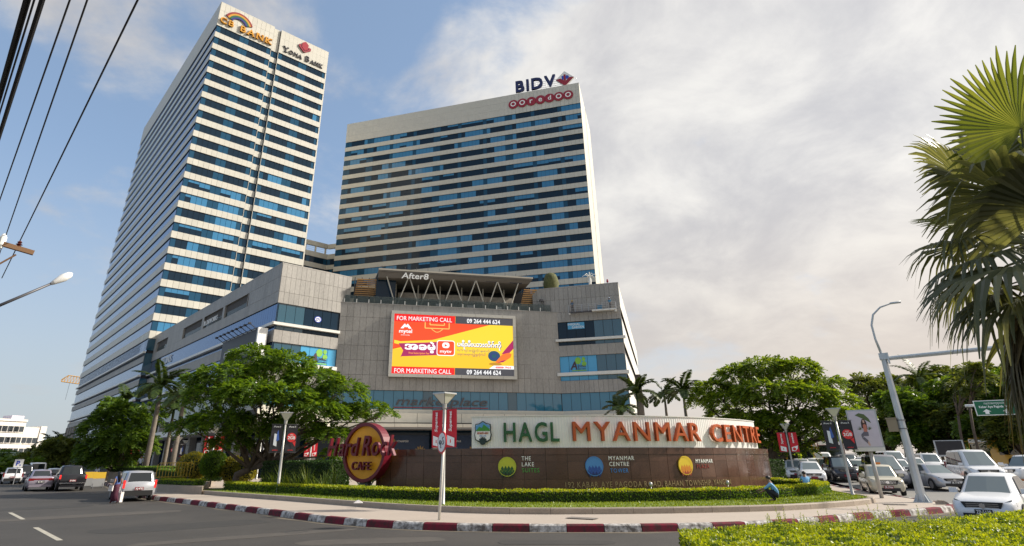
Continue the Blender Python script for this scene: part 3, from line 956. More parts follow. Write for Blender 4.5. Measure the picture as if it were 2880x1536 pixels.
# ================================================================ LED screen
def em(name, c, s=.78): mat(name, (0.02, .02, .02), .4, emit=c, emit_s=s)
em('led_red', (.83, .006, .006)); em('led_grey', (.055, .055, .065)); em('led_white', (.95, .95, .95)); em('led_orange', (.80, .065, .01))
em('led_yellow', (.95, .62, .03)); em('led_gold', (.92, .52, .02)); em('led_purple', (.36, .012, .10)); em('led_navy', (.02, .04, .17)); em('led_amber', (.95, .36, .05)); em('led_teal', (.01, .075, .12)); em('led_skin', (.9, .17, .02)); em('led_line', (.95, .5, .12)); em('led_brown', (.5, .24, .01))
mat('frame_alu', (.58, .56, .50), .4, metal=.2)
def led_screen():
    u0, u1, z0, z1 = 6.95, 24.85, 12.42, 21.42
    e = thing('led_screen', 'large bright yellow and orange advertising screen on the mall front', 'screen', frame(J1, C_AZ, 12.4) @ Matrix.Translation((u0, -.12, 0)))
    Wd, H = u1 - u0, 9.0
    fr = .42
    mb = MB(); mb.box(0, -.35, 0, Wd, -.005, H); mb.build('housing', 'steel_dark', e)
    n = 9
    for k in range(n):
        for zz in (0, H - fr):
            mb = MB(); a, b = Wd * k / n + .012, Wd * (k + 1) / n - .012
            mb.box(a, -.62, zz, b, -.36, zz + fr); mb.build('frame_panel', 'frame_alu', e)
    for k in range(6):
        for xx in (0, Wd - fr):
            mb = MB(); a, b = fr + (H - 2 * fr) * k / 6 + .012, fr + (H - 2 * fr) * (k + 1) / 6 - .012
            mb.box(xx, -.62, a, xx + fr, -.36, b); mb.build('frame_panel', 'frame_alu', e)
    ix0, ix1, iz0, iz1 = fr, Wd - fr, fr, H - fr
    w, h = ix1 - ix0, iz1 - iz0
    def X(a): return ix0 + w * a
    def Z(b): return iz0 + h * b
    mb = MB(); mb.box(ix0, -.38, iz0, ix1, -.36, iz1); D = mb.build('display', 'led_gold', e)
    lay = [0]
    def poly(pts, m, nm, ly):
        mb = MB(); y = -.385 - .006 * ly
        mb.plate([(X(a), Z(b)) for a, b in pts], y, y + .004); return mb.build(nm, m, D)
    poly([(0, .118), (1, .118), (1, .875), (0, .875)], 'led_yellow', 'picture_field', 0)
    poly([(0, .40), (.36, .60), (.80, .875), (0, .875)], 'led_orange', 'picture_wedge', 1)
    poly([(0, .118), (1, .118), (1, .40), (.6, .36), (.3, .42), (0, .40)], 'led_gold', 'picture_ground', 1)
    poly([(0, .875), (.505, .875), (.505, 1), (0, 1)], 'led_red', 'caption_bar', 2); poly([(.507, .875), (1, .875), (1, 1), (.507, 1)], 'led_grey', 'caption_bar', 2)
    poly([(0, 0), (.505, 0), (.505, .118), (0, .118)], 'led_red', 'caption_bar', 2); poly([(.507, 0), (1, 0), (1, .118), (.507, .118)], 'led_grey', 'caption_bar', 2)
    for b in (.895, .018):
        text(D, None, 'FOR MARKETING CALL', 'led_white', .57, width=w * .455, x=X(.022), z=Z(b), y=-.405, ext=.004, bold=.0)
        text(D, None, '09 264 444 624', 'led_white', .6, width=w * .285, x=X(.605), z=Z(b), y=-.405, ext=.004, bold=.012)
    # football pitch lines
    def line(a, b, c, d, th=.004):
        v = Vector((c - a, d - b)).normalized(); nx, nz = -v.y * th, v.x * th * 2
        poly([(a - nx, b - nz), (c - nx, d - nz), (c + nx, d + nz), (a + nx, b + nz)], 'led_line', 'picture_line', 3)
    line(.255, .875, .255, .775); line(.255, .775, .455, .775); line(.455, .775, .455, .875); line(.295, .875, .295, .835); line(.295, .835, .415, .835); line(.415, .835, .415, .875)
    ar = [(.305 + .1 * q / 8, .775 - .065 * math.sin(PI * q / 8)) for q in range(9)]
    for q in range(8): line(*ar[q], *ar[q + 1], .003)
    # phone company mark
    poly([(.055, .755), (.088, .84), (.10, .81), (.112, .84), (.145, .755), (.122, .755), (.108, .79), (.1, .77), (.092, .79), (.078, .755)], 'led_white', 'logo_peak', 3)
    text(D, None, 'mytel', 'led_white', .50, width=w * .105, x=X(.045), z=Z(.68), y=-.41, ext=.004, bold=.02)
    text(D, None, 'EMPOWER', 'led_white', .11, width=w * .07, x=X(.062), z=Z(.635), y=-.41, ext=.004)
    # ribbon with Burmese words
    poly([(.01, .50), (.08, .47), (.46, .545), (.48, .60), (.06, .535), (.01, .555)], 'led_yellow', 'ribbon_edge', 3)
    poly([(.045, .50), (.28, .53), (.475, .57), (.44, .54), (.42, .33), (.075, .285), (.065, .27), (.085, .38)], 'led_purple', 'ribbon', 4)
    text(D, None, '\u1021\u1001\u1019\u1032\u1037', 'led_white', .95, width=w * .25, x=X(.095), z=Z(.40), y=-.425, ext=.004, bold=.04, shear=-.06)
    text(D, None, 'Free Subscription Fee', 'led_amber', .26, width=w * .165, x=X(.13), z=Z(.33), y=-.425, ext=.004, bold=.01)
    def rr(a, b, c, d, r):
        out = []
        for cx_, cz_, s in ((c - r, d - r * 2, 0), (a + r, d - r * 2, 90), (a + r, b + r * 2, 180), (c - r, b + r * 2, 270)):
            out += [(cx_ + r * math.cos(R(s + q * 30)), cz_ + 2 * r * math.sin(R(s + q * 30))) for q in range(4)]
        return out
    poly(rr(.355, .315, .505, .575, .02), 'led_white', 'badge_border', 5); poly(rr(.361, .328, .499, .562, .017), 'led_orange', 'badge', 6)
    poly(rr(.40, .445, .46, .54, .02), 'led_white', 'badge_tv', 7); poly([(.42, .465), (.442, .49), (.42, .515)], 'led_orange', 'badge_play', 8)
    text(D, None, 'mytv', 'led_white', .42, width=w * .095, x=X(.382), z=Z(.365), y=-.44, ext=.004, bold=.02)
    bm = '\u1015\u101b\u102e\u1038\u1019\u102e\u1038\u101a\u102c\u1038\u101c\u102d\u1002\u103a\u1000\u102d\u102f'
    text(D, None, bm, 'led_navy', .62, width=w * .378, x=X(.522), z=Z(.475), y=-.40, ext=.004, bold=.055)
    text(D, None, bm, 'led_white', .62, width=w * .372, x=X(.523), z=Z(.483), y=-.412, ext=.004, bold=.022)
    text(D, None, 'MyTV \u101c\u103d\u1004\u103a\u1021\u1001\u103b\u102d\u1014\u103a\u1010\u102d\u102f\u1004\u103a\u1038\u1014\u1031\u101b\u102c\u1010\u102d\u102f\u1004\u103a\u1038', 'led_navy', .26, width=w * .29, x=X(.525), z=Z(.40), y=-.412, ext=.004)
    text(D, None, '\u101a\u1001\u102f\u1015\u1032\u1021\u1001\u1019\u1032\u1037\u1000\u103c\u100a\u103a\u1037\u101b\u103e\u102f\u101c\u102d\u102f\u1000\u103a\u1015\u102b', 'led_navy', .26, width=w * .235, x=X(.525), z=Z(.335), y=-.412, ext=.004)
    # disc, glove and sleeve of the picture
    el = lambda cx_, cz_, a, b, n=24: [(cx_ + a * math.cos(2 * PI * q / n), cz_ + b * math.sin(2 * PI * q / n)) for q in range(n)]
    poly(el(.845, .20, .055, .028), 'led_brown', 'picture_shadow', 3)
    for k in range(3): poly(el(.835, .335, .052 - .015 * k, .09 - .026 * k), ('led_teal', 'led_navy', 'led_teal')[k], 'picture_disc', 4 + k)
    poly([(.90, .38), (1, .62), (1, .47), (.95, .36)], 'led_purple', 'picture_sleeve', 4)
    poly([(.845, .235), (.86, .215), (.915, .24), (.975, .32), (.985, .375), (.96, .40), (.905, .37)], 'led_skin', 'picture_glove', 7)
    poly([(.862, .222), (.91, .235), (.94, .275), (.90, .262)], 'led_purple', 'picture_palm', 8)
    poly([(.79, .118), (1, .118), (1, .175), (.83, .175)], 'led_white', 'call_strip', 3); poly(rr(.845, .13, .915, .16, .008), 'led_red', 'call_tag', 4)
    text(D, None, '966', 'led_red', .27, width=w * .055, x=X(.925), z=Z(.13), y=-.415, ext=.004, bold=.02)
    text(D, None, 'Call Center', 'led_white', .15, width=w * .055, x=X(.852), z=Z(.137), y=-.42, ext=.004)
led_screen()

# ================================================================ rooftop bar
mat('tarp', (.42, .38, .32), .7, noise=.25, nscale=3)
mat('canopy_grey', (.17, .155, .14), .7, noise=.1)
mat('canopy_edge', (.50, .46, .38), .5)
def rooftop_bar():
    F = frame(J1, C_AZ, 22.35)
    e = thing('rooftop_bar', 'dark rooftop bar with slanted canopy on slender V struts above the screen', 'pavilion', F)
    ub, ut = [7.6 + 3.3 * k for k in range(6)], [5.95 + 3.3 * k for k in range(7)]
    # canopy: wedge that tapers to its right end
    mb = MB()
    a, b = 4.85, 27.75
    mb.add([(a, -.4, 4.75), (b, -.4, 4.75), (b + 1.5, 9, 6.0), (a - .3, 9, 6.0), (a, -.4, 5.1), (b, -.4, 5.1), (b + 1.5, 9, 6.3), (a - .3, 9, 6.3)],
           [(0, 3, 2, 1), (4, 5, 6, 7), (0, 1, 5, 4), (1, 2, 6, 5), (2, 3, 7, 6), (3, 0, 4, 7)])
    mb.add([(a, .2, 4.0), (b - .4, .2, 4.3), (b - 1.0, 5, 4.0), (a, 5, 3.7), (a, -.3, 4.75), (b, -.3, 4.75), (b, 5, 5.2), (a, 5, 5.2)],
           [(0, 3, 2, 1), (0, 1, 5, 4), (1, 2, 6, 5), (2, 3, 7, 6), (3, 0, 4, 7)])
    c = mb.build('canopy', 'canopy_grey', e)
    mb = MB(); mb.box(a - .05, -.5, 4.95, b + .1, -.41, 5.18); mb.build('canopy_edge', 'canopy_edge', c)
    for k in range(14):
        mb = MB(); u = a + .4 + 1.66 * k; mb.tube([(u, -.45, 5.15), (u, -.45, 5.6)], .03, 5); mb.build('canopy_bracket', 'steel_dark', c)
    for k in range(6):
        mb = MB(); u0 = a + 1 + 3.7 * k; mb.box(u0, .1, 4.24, u0 + 1.9, .18, 4.55); mb.build('vent', 'ink', c)
    for u in ub:
        for s in (-1.6, 1.6):
            mb = MB(); mb.tube([(u + .1 * (1 if s > 0 else -1), .35, 0), (u + s, .15, 4.3)], .085, 8); mb.build('strut', 'strut_cream', e)
        mb = MB(); mb.tube([(u, 2.8, 0), (u, 2.8, 3.9)], .1, 8); mb.build('post', 'strut_cream', e)
    mb = MB(); mb.box(a - .2, 6.2, 0, 30, 6.5, 4.6); mb.build('back_wall', 'core_dark', e)
    mb = MB(); mb.box(a - .2, 1.2, 0, a + 2.6, 6.2, 4.2); mb.build('glass_lobby', 'glass_dark', e)
    for k in range(5):
        mb = MB(); u0 = 8 + 3.6 * k
        mb.add([(u0, 4.0, 1.8), (u0 + 3.5, 4.0, 1.8), (u0 + 3.5, 3.8, 2.9), (u0, 3.8, 2.9), (u0 + 1.7, 3.6, 1.9), (u0 + 1.7, 3.5, 2.9)], [(0, 4, 5, 3), (4, 1, 2, 5)])
        mb.build('rolled_blind', 'tarp', e)
    for u0, u1, z0, z1 in ((1.6, 4.6, 1.7, 4.1), (26.6, 29.8, 1.5, 3.9)):
        n = 9
        for k in range(n):
            mb = MB(); y = 2.4 - .13 * k; z = z0 + (z1 - z0) * k / n
            mb.box(u0 + .04 * k, y, z, u1 + .06 * k, y + .08, z + .17); mb.build('slat', 'wood_slat', e)
        mb = MB(); mb.box(u0, 6, 0, u1, 6.2, z1); mb.build('wing_wall', 'core_dark', e)
        for q in range(4):
            mb = MB(); uu = u0 + (u1 - u0) * q / 3.; mb.tube([(uu, 2.6, z0 - .2), (uu, 1.4, z1 + .1)], .06, 5); mb.build('rafter', 'steel_dark', e)
    # glass balustrade
    cu = cols(.4, 30.6, 1.65)
    for i in range(len(cu) - 1):
        mb = MB(); mb.box(cu[i] + .03, .02, .12, cu[i + 1] - .03, .05, 1.15); mb.build('railing_glass', 'clear_glass', e)
        mb = MB(); mb.box(cu[i] - .06, -.04, 0, cu[i] + .06, .1, .62); mb.build('railing_post', 'white_alu', e)
    for u0 in (13.5, 18.2, 22.6):
        mb = MB(); mb.box(u0, 2, .1, u0 + .9, 2.05, 1.0); mb.build('menu_board', 'white_paint', e)
    text(e, None, 'After8', 'lamp_white', .85, width=3.9, x=8.1, z=3.85, y=-.45, bold=.015, shear=.1, ext=.04)
    mb = MB(); mb.tube([(29.7, .6, 0), (29.7, .6, 1.9)], .06, 6); mb.box(29.1, .4, 1.8, 29.6, .8, 2.1); mb.build('floodlight', 'steel_dark', e)
rooftop_bar()
# ================================================================ ground, roads, pavement
mat('ground_earth', (.16, .15, .12), .9, noise=.2, nscale=.3)
mat('asphalt_glare', (.17, .165, .155), .7, noise=.15, nscale=.4, nscale2=30.)  # right-hand street: sun glare put into a paler asphalt colour
mat('asphalt', (.042, .038, .034), .75, noise=.42, nscale=.35, nscale2=45., bump=.35, bscale=90)
mat('paving', (.37, .315, .265), .75, noise=.10, nscale=.7, nscale2=14., bump=.1, bscale=60)
mat('plaza', (.33, .285, .25), .7, noise=.12, nscale=.4)
mat('grass_soil', (.12, .165, .015), .9, noise=.25, nscale=1.2, nscale2=14.)
mat('bank_grass', (.15, .25, .02), .9, noise=.25, nscale=.2, nscale2=4.)
mat('stone_kerb', (.30, .25, .20), .7, noise=.2, nscale=2.5, nscale2=20.)
mat('road_paint', (.34, .32, .27), .8, noise=.3, nscale=6.)
def worn(name, c1, c2, lo, hi):
    m = mat(name, c1, .85, spec=.2)
    nt = m.node_tree; N, L = nt.nodes.new, nt.links.new
    tc = N('ShaderNodeTexCoord'); t = N('ShaderNodeTexNoise')
    t.inputs['Scale'].default_value = 5; t.inputs['Detail'].default_value = 8; t.inputs['Roughness'].default_value = .7
    gg = N('ShaderNodeNewGeometry'); L(gg.outputs['Position'], t.inputs[0])
    mr = N('ShaderNodeMapRange'); mr.inputs['From Min'].default_value = lo; mr.inputs['From Max'].default_value = hi
    L(t.outputs[0], mr.inputs['Value'])
    mx = N('ShaderNodeMix'); mx.data_type = 'RGBA'
    mx.inputs['A'].default_value = (*c1, 1); mx.inputs['B'].default_value = (*c2, 1)
    L(mr.outputs[0], mx.inputs['Factor']); L(mx.outputs['Result'], nt.nodes['Principled BSDF'].inputs['Base Color'])
worn('kerb_red', (.18, .016, .034), (.06, .03, .03), .40, .62)
worn('kerb_white', (.60, .58, .56), (.12, .105, .095), .38, .60)

mb = MB(); mb.quad((-2500, -400, -.04), (2500, -400, -.04), (2500, 4500, -.04), (-2500, 4500, -.04)); struct('ground', mb, 'ground_earth')
KERB = [(-120, 172), (-75, 113), (-50, 79), (-36, 59.8), (-26.5, 46.0), (-19.1, 36.3), (-15.7, 33.1), (-13.2, 30.5), (-10.4, 27.6), (-8.3, 25.4), (-5.8, 22.7), (-3.7, 20.95),
        (-1.9, 20.05), (-.6, 19.65), (1.2, 19.35), (2.8, 19.2), (6, 19.2), (9, 19.9), (11.5, 21.3), (13.5, 22.6), (15.7, 23.7), (17.6, 24.6), (19.3, 25.8), (20.3, 27.4), (20.9, 30), (22, 35), (27.5, 51), (36, 75), (50, 115), (70, 172)]
RAIL_R = [(34, 33), (48, 60), (66, 100), (100, 170)]
mb = MB(); mb.prism([(-200, -30), (200, -30), (200, 20), (75, 24), (58, 40), (74, 80), (98, 130), (150, 230), (80, 230), (-230, 300), (-190, 200), (-110, 115), (-72, 72), (-60, 40), (-200, 30)], -.03, 0.)
struct('road', mb, 'asphalt')
# lane dashes
for a, b in (((28, 1442), (65, 1461)), ((100, 1484), (168, 1520))):
    p, q = gnd(*a), gnd(*b); d = (q - p).normalized(); n = Vector((-d.y, d.x, 0)) * .075
    mb = MB(); mb.prism([(p - n).xy, (q - n).xy, (q + n).xy, (p + n).xy][::-1], .001, .005); struct('lane_marking', mb, 'road_paint')
for k in range(7):
    p = Vector((25.5 + 2.9 * k, 34 + 8.0 * k, 0)); d = Vector((.34, .94, 0)); n = Vector((-d.y, d.x, 0)) * .07
    q = p + d * 3
    mb = MB(); mb.prism([(p - n).xy, (p + n).xy, (q + n).xy, (q - n).xy][::-1], .001, .005); struct('lane_marking', mb, 'road_paint')

# repaired patches, covers and grit on the carriageway
mat('patch_dark', (.030, .028, .026), .8, noise=.3, nscale=1.5, nscale2=40.); mat('patch_pale', (.062, .055, .048), .85, noise=.3, nscale=1.2, nscale2=40.)
mat('grit', (.12, .098, .07), .95, noise=.45, nscale=2.2, nscale2=30.); mat('iron', (.035, .033, .032), .6, noise=.2, nscale=20)
rgp = random.Random(9)
for k, (px, py, w, l, rz, m) in enumerate(((520, 1480, 2.2, 5.5, 40, 'patch_dark'), (1050, 1522, 1.2, 4.0, 10, 'patch_pale'), (260, 1450, 1.6, 7.0, 42, 'patch_pale'), (1560, 1526, .9, 3.2, -3, 'patch_dark'), (700, 1510, .8, 6.5, 35, 'patch_pale'), (90, 1430, 2.0, 5.0, 44, 'patch_dark'))):
    g = gnd(px, py); n = 14
    pts = [(l / 2 * math.copysign(abs(math.cos(2 * PI * q / n)) ** .5, math.cos(2 * PI * q / n)) * rgp.uniform(.92, 1.06), w / 2 * math.copysign(abs(math.sin(2 * PI * q / n)) ** .5, math.sin(2 * PI * q / n)) * rgp.uniform(.9, 1.08)) for q in range(n)]
    mb = MB(); mb.prism(pts, .001, .003 + .0009 * k); struct('asphalt_patch', mb, m, loc(g.x, g.y, 0, R(rz)))
for px, py in ((830, 1496), (300, 1418)):
    g = gnd(px, py); mb = MB(); mb.lathe([(.36, .001), (.36, .008), (.30, .008), (.30, .006)], 24); struct('manhole', mb, 'iron', loc(g.x, g.y))
def resample(pts, step):
    out = []; acc = 0.
    pts = [Vector(p) for p in pts]
    cur = pts[0]; out.append(cur.copy()); need = step
    for q in pts[1:]:
        while (q - cur).length >= need:
            cur = cur + (q - cur).normalized() * need; out.append(cur.copy()); need = step
        need -= (q - cur).length; cur = q
    return out
def smooth_poly(pts, k=2, closed=False):
    pts = [Vector(p) for p in pts]
    for _ in range(k):
        new = [] if closed else [pts[0]]
        m = len(pts)
        for i in range(m if closed else m - 1):
            a, b = pts[i], pts[(i + 1) % m]
            new += [a * .75 + b * .25, a * .25 + b * .75]
        if not closed: new.append(pts[-1])
        pts = new
    return pts
def offset_line(pts, d):
    out = []
    for i, p in enumerate(pts):
        t = (pts[min(i + 1, len(pts) - 1)] - pts[max(i - 1, 0)]).normalized()
        out.append(p + Vector((-t.y, t.x)) * d)
    return out
KS = smooth_poly(KERB, 1)
mb = MB(); mb.prism([p[:] for p in offset_line(KS, .12)] + [(70, 230), (-150, 230)], .002, .18); struct('pavement', mb, 'paving')
kerb_root = struct('kerb', MB().prism([(0, 0), (.01, 0), (.01, .01)], -.02, -.01), 'stone_kerb')
kp = resample(KS[5:-4], 1.12)
gl_, gw_ = offset_line(kp, .0), [p + (q - p) * rgp.uniform(.6, 1.5) for p, q in zip(kp, offset_line(kp, -.28))]
mb = MB(); mb.v += [(p.x, p.y, .004) for p in gl_] + [(p.x, p.y, .004) for p in gw_]
nn_ = len(gl_); mb.f += [(i, nn_ + i, nn_ + i + 1, i + 1) for i in range(nn_ - 1)]; mb.mi += [0] * (nn_ - 1)
struct('gutter_grit', mb, 'grit')
for i in range(len(kp) - 1):
    a, b = kp[i], kp[i + 1]
    t = (b - a).normalized(); n = Vector((-t.y, t.x))     # inward side (left of travel)
    g = .012
    a2, b2 = a + t * g, b - t * g
    mb = MB()
    prof = [(-.02, 0), (.02, .165), (.06, .205), (.25, .205), (.25, 0)]
    vs = []
    for p in (a2, b2):
        for o, z in prof: vs.append((p.x + n.x * o, p.y + n.y * o, z + .001))
    mb.add(vs, [(0, 1, 6, 5), (1, 2, 7, 6), (2, 3, 8, 7), (3, 4, 9, 8), (4, 3, 2, 1, 0), (5, 6, 7, 8, 9)])
    mb.build('kerb_stone', 'kerb_red' if i % 2 else 'kerb_white', kerb_root)

# ---- planted island with lawn
PLF = [(-17.3, 38.5), (-14.5, 35.8), (-11, 32.7), (-7.5, 29.4), (-5.5, 27.5), (-3.3, 25.4), (-.6, 23.7), (1.8, 23.0), (5.9, 23.0), (8.1, 23.3), (11.3, 23.9), (13.1, 24.8), (15.5, 26.2), (17.2, 27.6), (18.1, 29.2), (18.5, 31.2), (19.2, 34), (21, 39), (23.5, 46)]
PLB = [(21, 54), (5, 52), (-7, 47), (-16, 45), (-18.5, 41)]
plf = smooth_poly(PLF, 2)
inn = offset_line(plf, .22)
mb = MB(); mb.prism([p[:] for p in inn] + PLB, .17, .345); struct('lawn_soil', mb, 'grass_soil')
lk = struct('planter_kerb', MB().prism([(0, 1), (.01, 1), (.01, 1.01)], -.02, -.01), 'stone_kerb')
rp = resample(plf, 1.5)
for i in range(len(rp) - 1):
    a, b = rp[i], rp[i + 1]
    t = (b - a).normalized(); n = Vector((-t.y, t.x)); g = .006
    a2, b2 = a + t * g, b - t * g
    mb = MB(); vs = []
    for p in (a2, b2):
        for o, z in ((0, .175), (0, .35), (.02, .385), (.24, .385), (.24, .175)): vs.append((p.x + n.x * o, p.y + n.y * o, z))
    mb.add(vs, [(0, 1, 6, 5), (1, 2, 7, 6), (2, 3, 8, 7), (3, 4, 9, 8), (4, 3, 2, 1, 0), (5, 6, 7, 8, 9)])
    mb.build('edge_stone', 'stone_kerb', lk)

leafmat('grass_leaf', (.13, .19, .012), (.26, .32, .025), .3)
leafmat('hedge_green', (.055, .13, .012), (.17, .27, .025), .35)
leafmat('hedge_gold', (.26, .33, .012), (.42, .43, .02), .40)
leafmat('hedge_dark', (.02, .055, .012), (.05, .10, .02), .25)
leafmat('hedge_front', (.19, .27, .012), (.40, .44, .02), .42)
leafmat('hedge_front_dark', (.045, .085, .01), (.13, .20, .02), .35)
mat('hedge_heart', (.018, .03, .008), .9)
mat('bark', (.10, .075, .055), .85, noise=.3, nscale=4, bump=.5, bscale=14)
mat('bark_pale', (.24, .20, .16), .85, noise=.2, nscale=4)

def in_poly(x, y, P):
    c = False; j = len(P) - 1
    for i in range(len(P)):
        if (P[i][1] > y) != (P[j][1] > y) and x < (P[j][0] - P[i][0]) * (y - P[i][1]) / (P[j][1] - P[i][1]) + P[i][0]: c = not c
        j = i
    return c
def poly_mask(x, y, P):
    c = np.zeros(len(x), bool); j = len(P) - 1
    for i in range(len(P)):
        xi, yi, xj, yj = P[i][0], P[i][1], P[j][0], P[j][1]
        if yi != yj:
            c ^= ((yi > y) != (yj > y)) & (x < (xj - xi) * (y - yi) / (yj - yi) + xi)
        j = i
    return c
def lawn_blades():
    rs = np.random.RandomState(5); P = [p[:] for p in inn] + PLB
    x, y = rs.uniform(-16, 21, 90000), rs.uniform(23, 44, 90000)
    k = poly_mask(x, y, P) & ((y < 34) | (x > 15) | (rs.rand(90000) < .3))
    x, y = x[k], y[k]; n = len(x)
    p = np.stack([x, y, np.full(n, .335)], 1)
    d = nrm(np.array([0, 0, 1.]) + rs.normal(size=(n, 3)) * .35)
    lv = Leaves().add(p, d, rdir(rs, n), rs.uniform(.04, .1, n), rs.uniform(.012, .026, n))
    o = lv.build('lawn_grass', 'grass_leaf'); o['kind'] = 'stuff'; tag(o, 'bright mown lawn around the curved sign wall', 'lawn')
lawn_blades()

# ---------------------------------------------------------------- leaves
def leaf(mb, p, d, up, L, w, mi=0, fold=.25):
    s = d.cross(up)
    if s.length < 1e-4: s = Vector((1, 0, 0))
    s.normalize()
    m = p + d * (L * .5)
    dn = up * (-fold * w)
    k = len(mb.v)
    mb.v += [tuple(p), tuple(m + s * w + dn * .3), tuple(p + d * L + dn), tuple(m - s * w + dn * .3)]
    mb.f.append((k, k + 1, k + 2, k + 3)); mb.mi.append(mi)
def rand_dir(rg):
    z = rg.uniform(-1, 1); a = rg.uniform(0, 2 * PI); r = math.sqrt(1 - z * z)
    return Vector((r * math.cos(a), r * math.sin(a), z))
def hedge_run(name, label, pts, width, z0, z1, mats_top, n_per_m, seed, leaf_l=.07, group=None, bumpy=.05, closed=False):
    """a clipped hedge following a line: woody heart plus leaves on top and faces"""
    rg = random.Random(seed)
    pts = [Vector(p) for p in pts]
    e = thing(name, label, 'hedge', Matrix.Translation((pts[0].x, pts[0].y, z0)), group)
    inv = Vector((pts[0].x, pts[0].y, z0))
    L = resample(pts, .35); L.append(pts[-1])
    h = z1 - z0
    heart = MB(); vs = []
    lo, hi = offset_line(L, -width / 2 + .07), offset_line(L, width / 2 - .07)
    for a, b in zip(lo, hi):
        vs += [(a.x - inv.x, a.y - inv.y, 0), (a.x - inv.x, a.y - inv.y, h - .06), (b.x - inv.x, b.y - inv.y, h - .06), (b.x - inv.x, b.y - inv.y, 0)]
    fs = []
    for i in range(len(L) - 1):
        o = 4 * i
        fs += [(o, o + 4, o + 5, o + 1)[::-1], (o + 1, o + 5, o + 6, o + 2)[::-1], (o + 2, o + 6, o + 7, o + 3)[::-1]]
    fs += [(0, 1, 2, 3), tuple(4 * (len(L) - 1) + q for q in (3, 2, 1, 0))]
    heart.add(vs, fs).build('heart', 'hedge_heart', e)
    rs = np.random.RandomState(seed)
    tot = sum((L[i + 1] - L[i]).length for i in range(len(L) - 1))
    n = int(tot * n_per_m)
    A = np.array([p[:] for p in L]); f = rs.rand(n) * (len(L) - 1); i = f.astype(int); fr = (f - i)[:, None]
    c = A[i] * (1 - fr) + A[i + 1] * fr; t = A[i + 1] - A[i]; t /= np.maximum(np.linalg.norm(t, axis=1, keepdims=True), 1e-6)
    nn = np.stack([-t[:, 1], t[:, 0], np.zeros(n)], 1)
    P = 2 * h + width; s_ = rs.rand(n) * P
    bz = bumpy * wobble(c[:, 0] * 1.3, c[:, 1] * 1.3, s_ * 3)
    f1, f3 = s_ < h, s_ >= h + width; f2 = ~f1 & ~f3
    off = np.where(f1, -(width / 2 + bz), np.where(f3, width / 2 + bz, s_ - h - width / 2))
    z = np.where(f1, s_, np.where(f3, P - s_, h + bz))
    nor = np.where(f2[:, None], np.array([[0, 0, 1.]]), nn * np.where(f1, -1., 1.)[:, None])
    pos = np.concatenate([c, z[:, None]], 1) + nn * off[:, None] - np.array([[inv.x, inv.y, 0]]) - nor * rs.uniform(0, .07, (n, 1))
    d = nrm(nor * rs.uniform(.2, 1., (n, 1)) + rdir(rs, n) * .9 + np.array([[0, 0, .35]]))
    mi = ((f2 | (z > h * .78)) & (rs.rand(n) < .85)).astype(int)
    ll = leaf_l * rs.uniform(.7, 1.3, n)
    mb = Leaves().add(pos, d, rdir(rs, n), ll, leaf_l * .38, mi)
    for end, sg in ((0, -1), (len(L) - 1, 1)):
        tt = (L[min(end + 1, len(L) - 1)] - L[max(end - 1, 0)]).normalized() * sg
        m = int(n_per_m * width * .6)
        u = rs.uniform(-width / 2, width / 2, m); q = rs.uniform(-.03, .05, m)
        pos = np.stack([L[end].x - inv.x - tt.y * u + tt.x * q, L[end].y - inv.y + tt.x * u + tt.y * q, rs.uniform(0, h, m)], 1)
        mb.add(pos, nrm(np.array([[tt.x, tt.y, 0]]) + rdir(rs, m)), rdir(rs, m), leaf_l, leaf_l * .38, 0)
    mb.build('foliage', mats_top, e)
    return e
HL = smooth_poly([(-16.4, 40.6), (-13.6, 37.8), (-9.6, 34.6), (-6.4, 31.6), (-3.2, 28.9), (.4, 27.2), (4, 26.8), (8, 27.1), (11.3, 27.9), (14.3, 29.6), (16.7, 31.6), (18.3, 33.6), (19.2, 36), (19.4, 39), (18.6, 42)], 2)
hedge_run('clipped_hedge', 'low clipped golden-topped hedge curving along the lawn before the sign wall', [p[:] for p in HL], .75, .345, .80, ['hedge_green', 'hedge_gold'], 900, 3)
mb = MB()
hedge_run('clipped_hedge', 'low green hedge edging the planter beneath the big spreading tree', [(-16.8, 42.0), (-13.5, 38.8), (-10.8, 36.3)], .7, .345, .74, ['hedge_green', 'hedge_green'], 700, 4)
# dark tall box hedge with spiky plants below the big tree
hedge_run('box_hedge', 'tall dark box hedge with spiky leaves at its foot under the big tree', [(-14.4, 42.6), (-8.9, 38.8)], 1.7, .345, 2.0, ['hedge_dark', 'hedge_dark'], 1300, 6, leaf_l=.09)
hedge_run('box_hedge', 'dark square hedge beside the right end of the sign wall', [(20.4, 45.2), (22.0, 46.2)], 1.2, .345, 1.9, ['hedge_dark', 'hedge_dark'], 900, 8, leaf_l=.1)

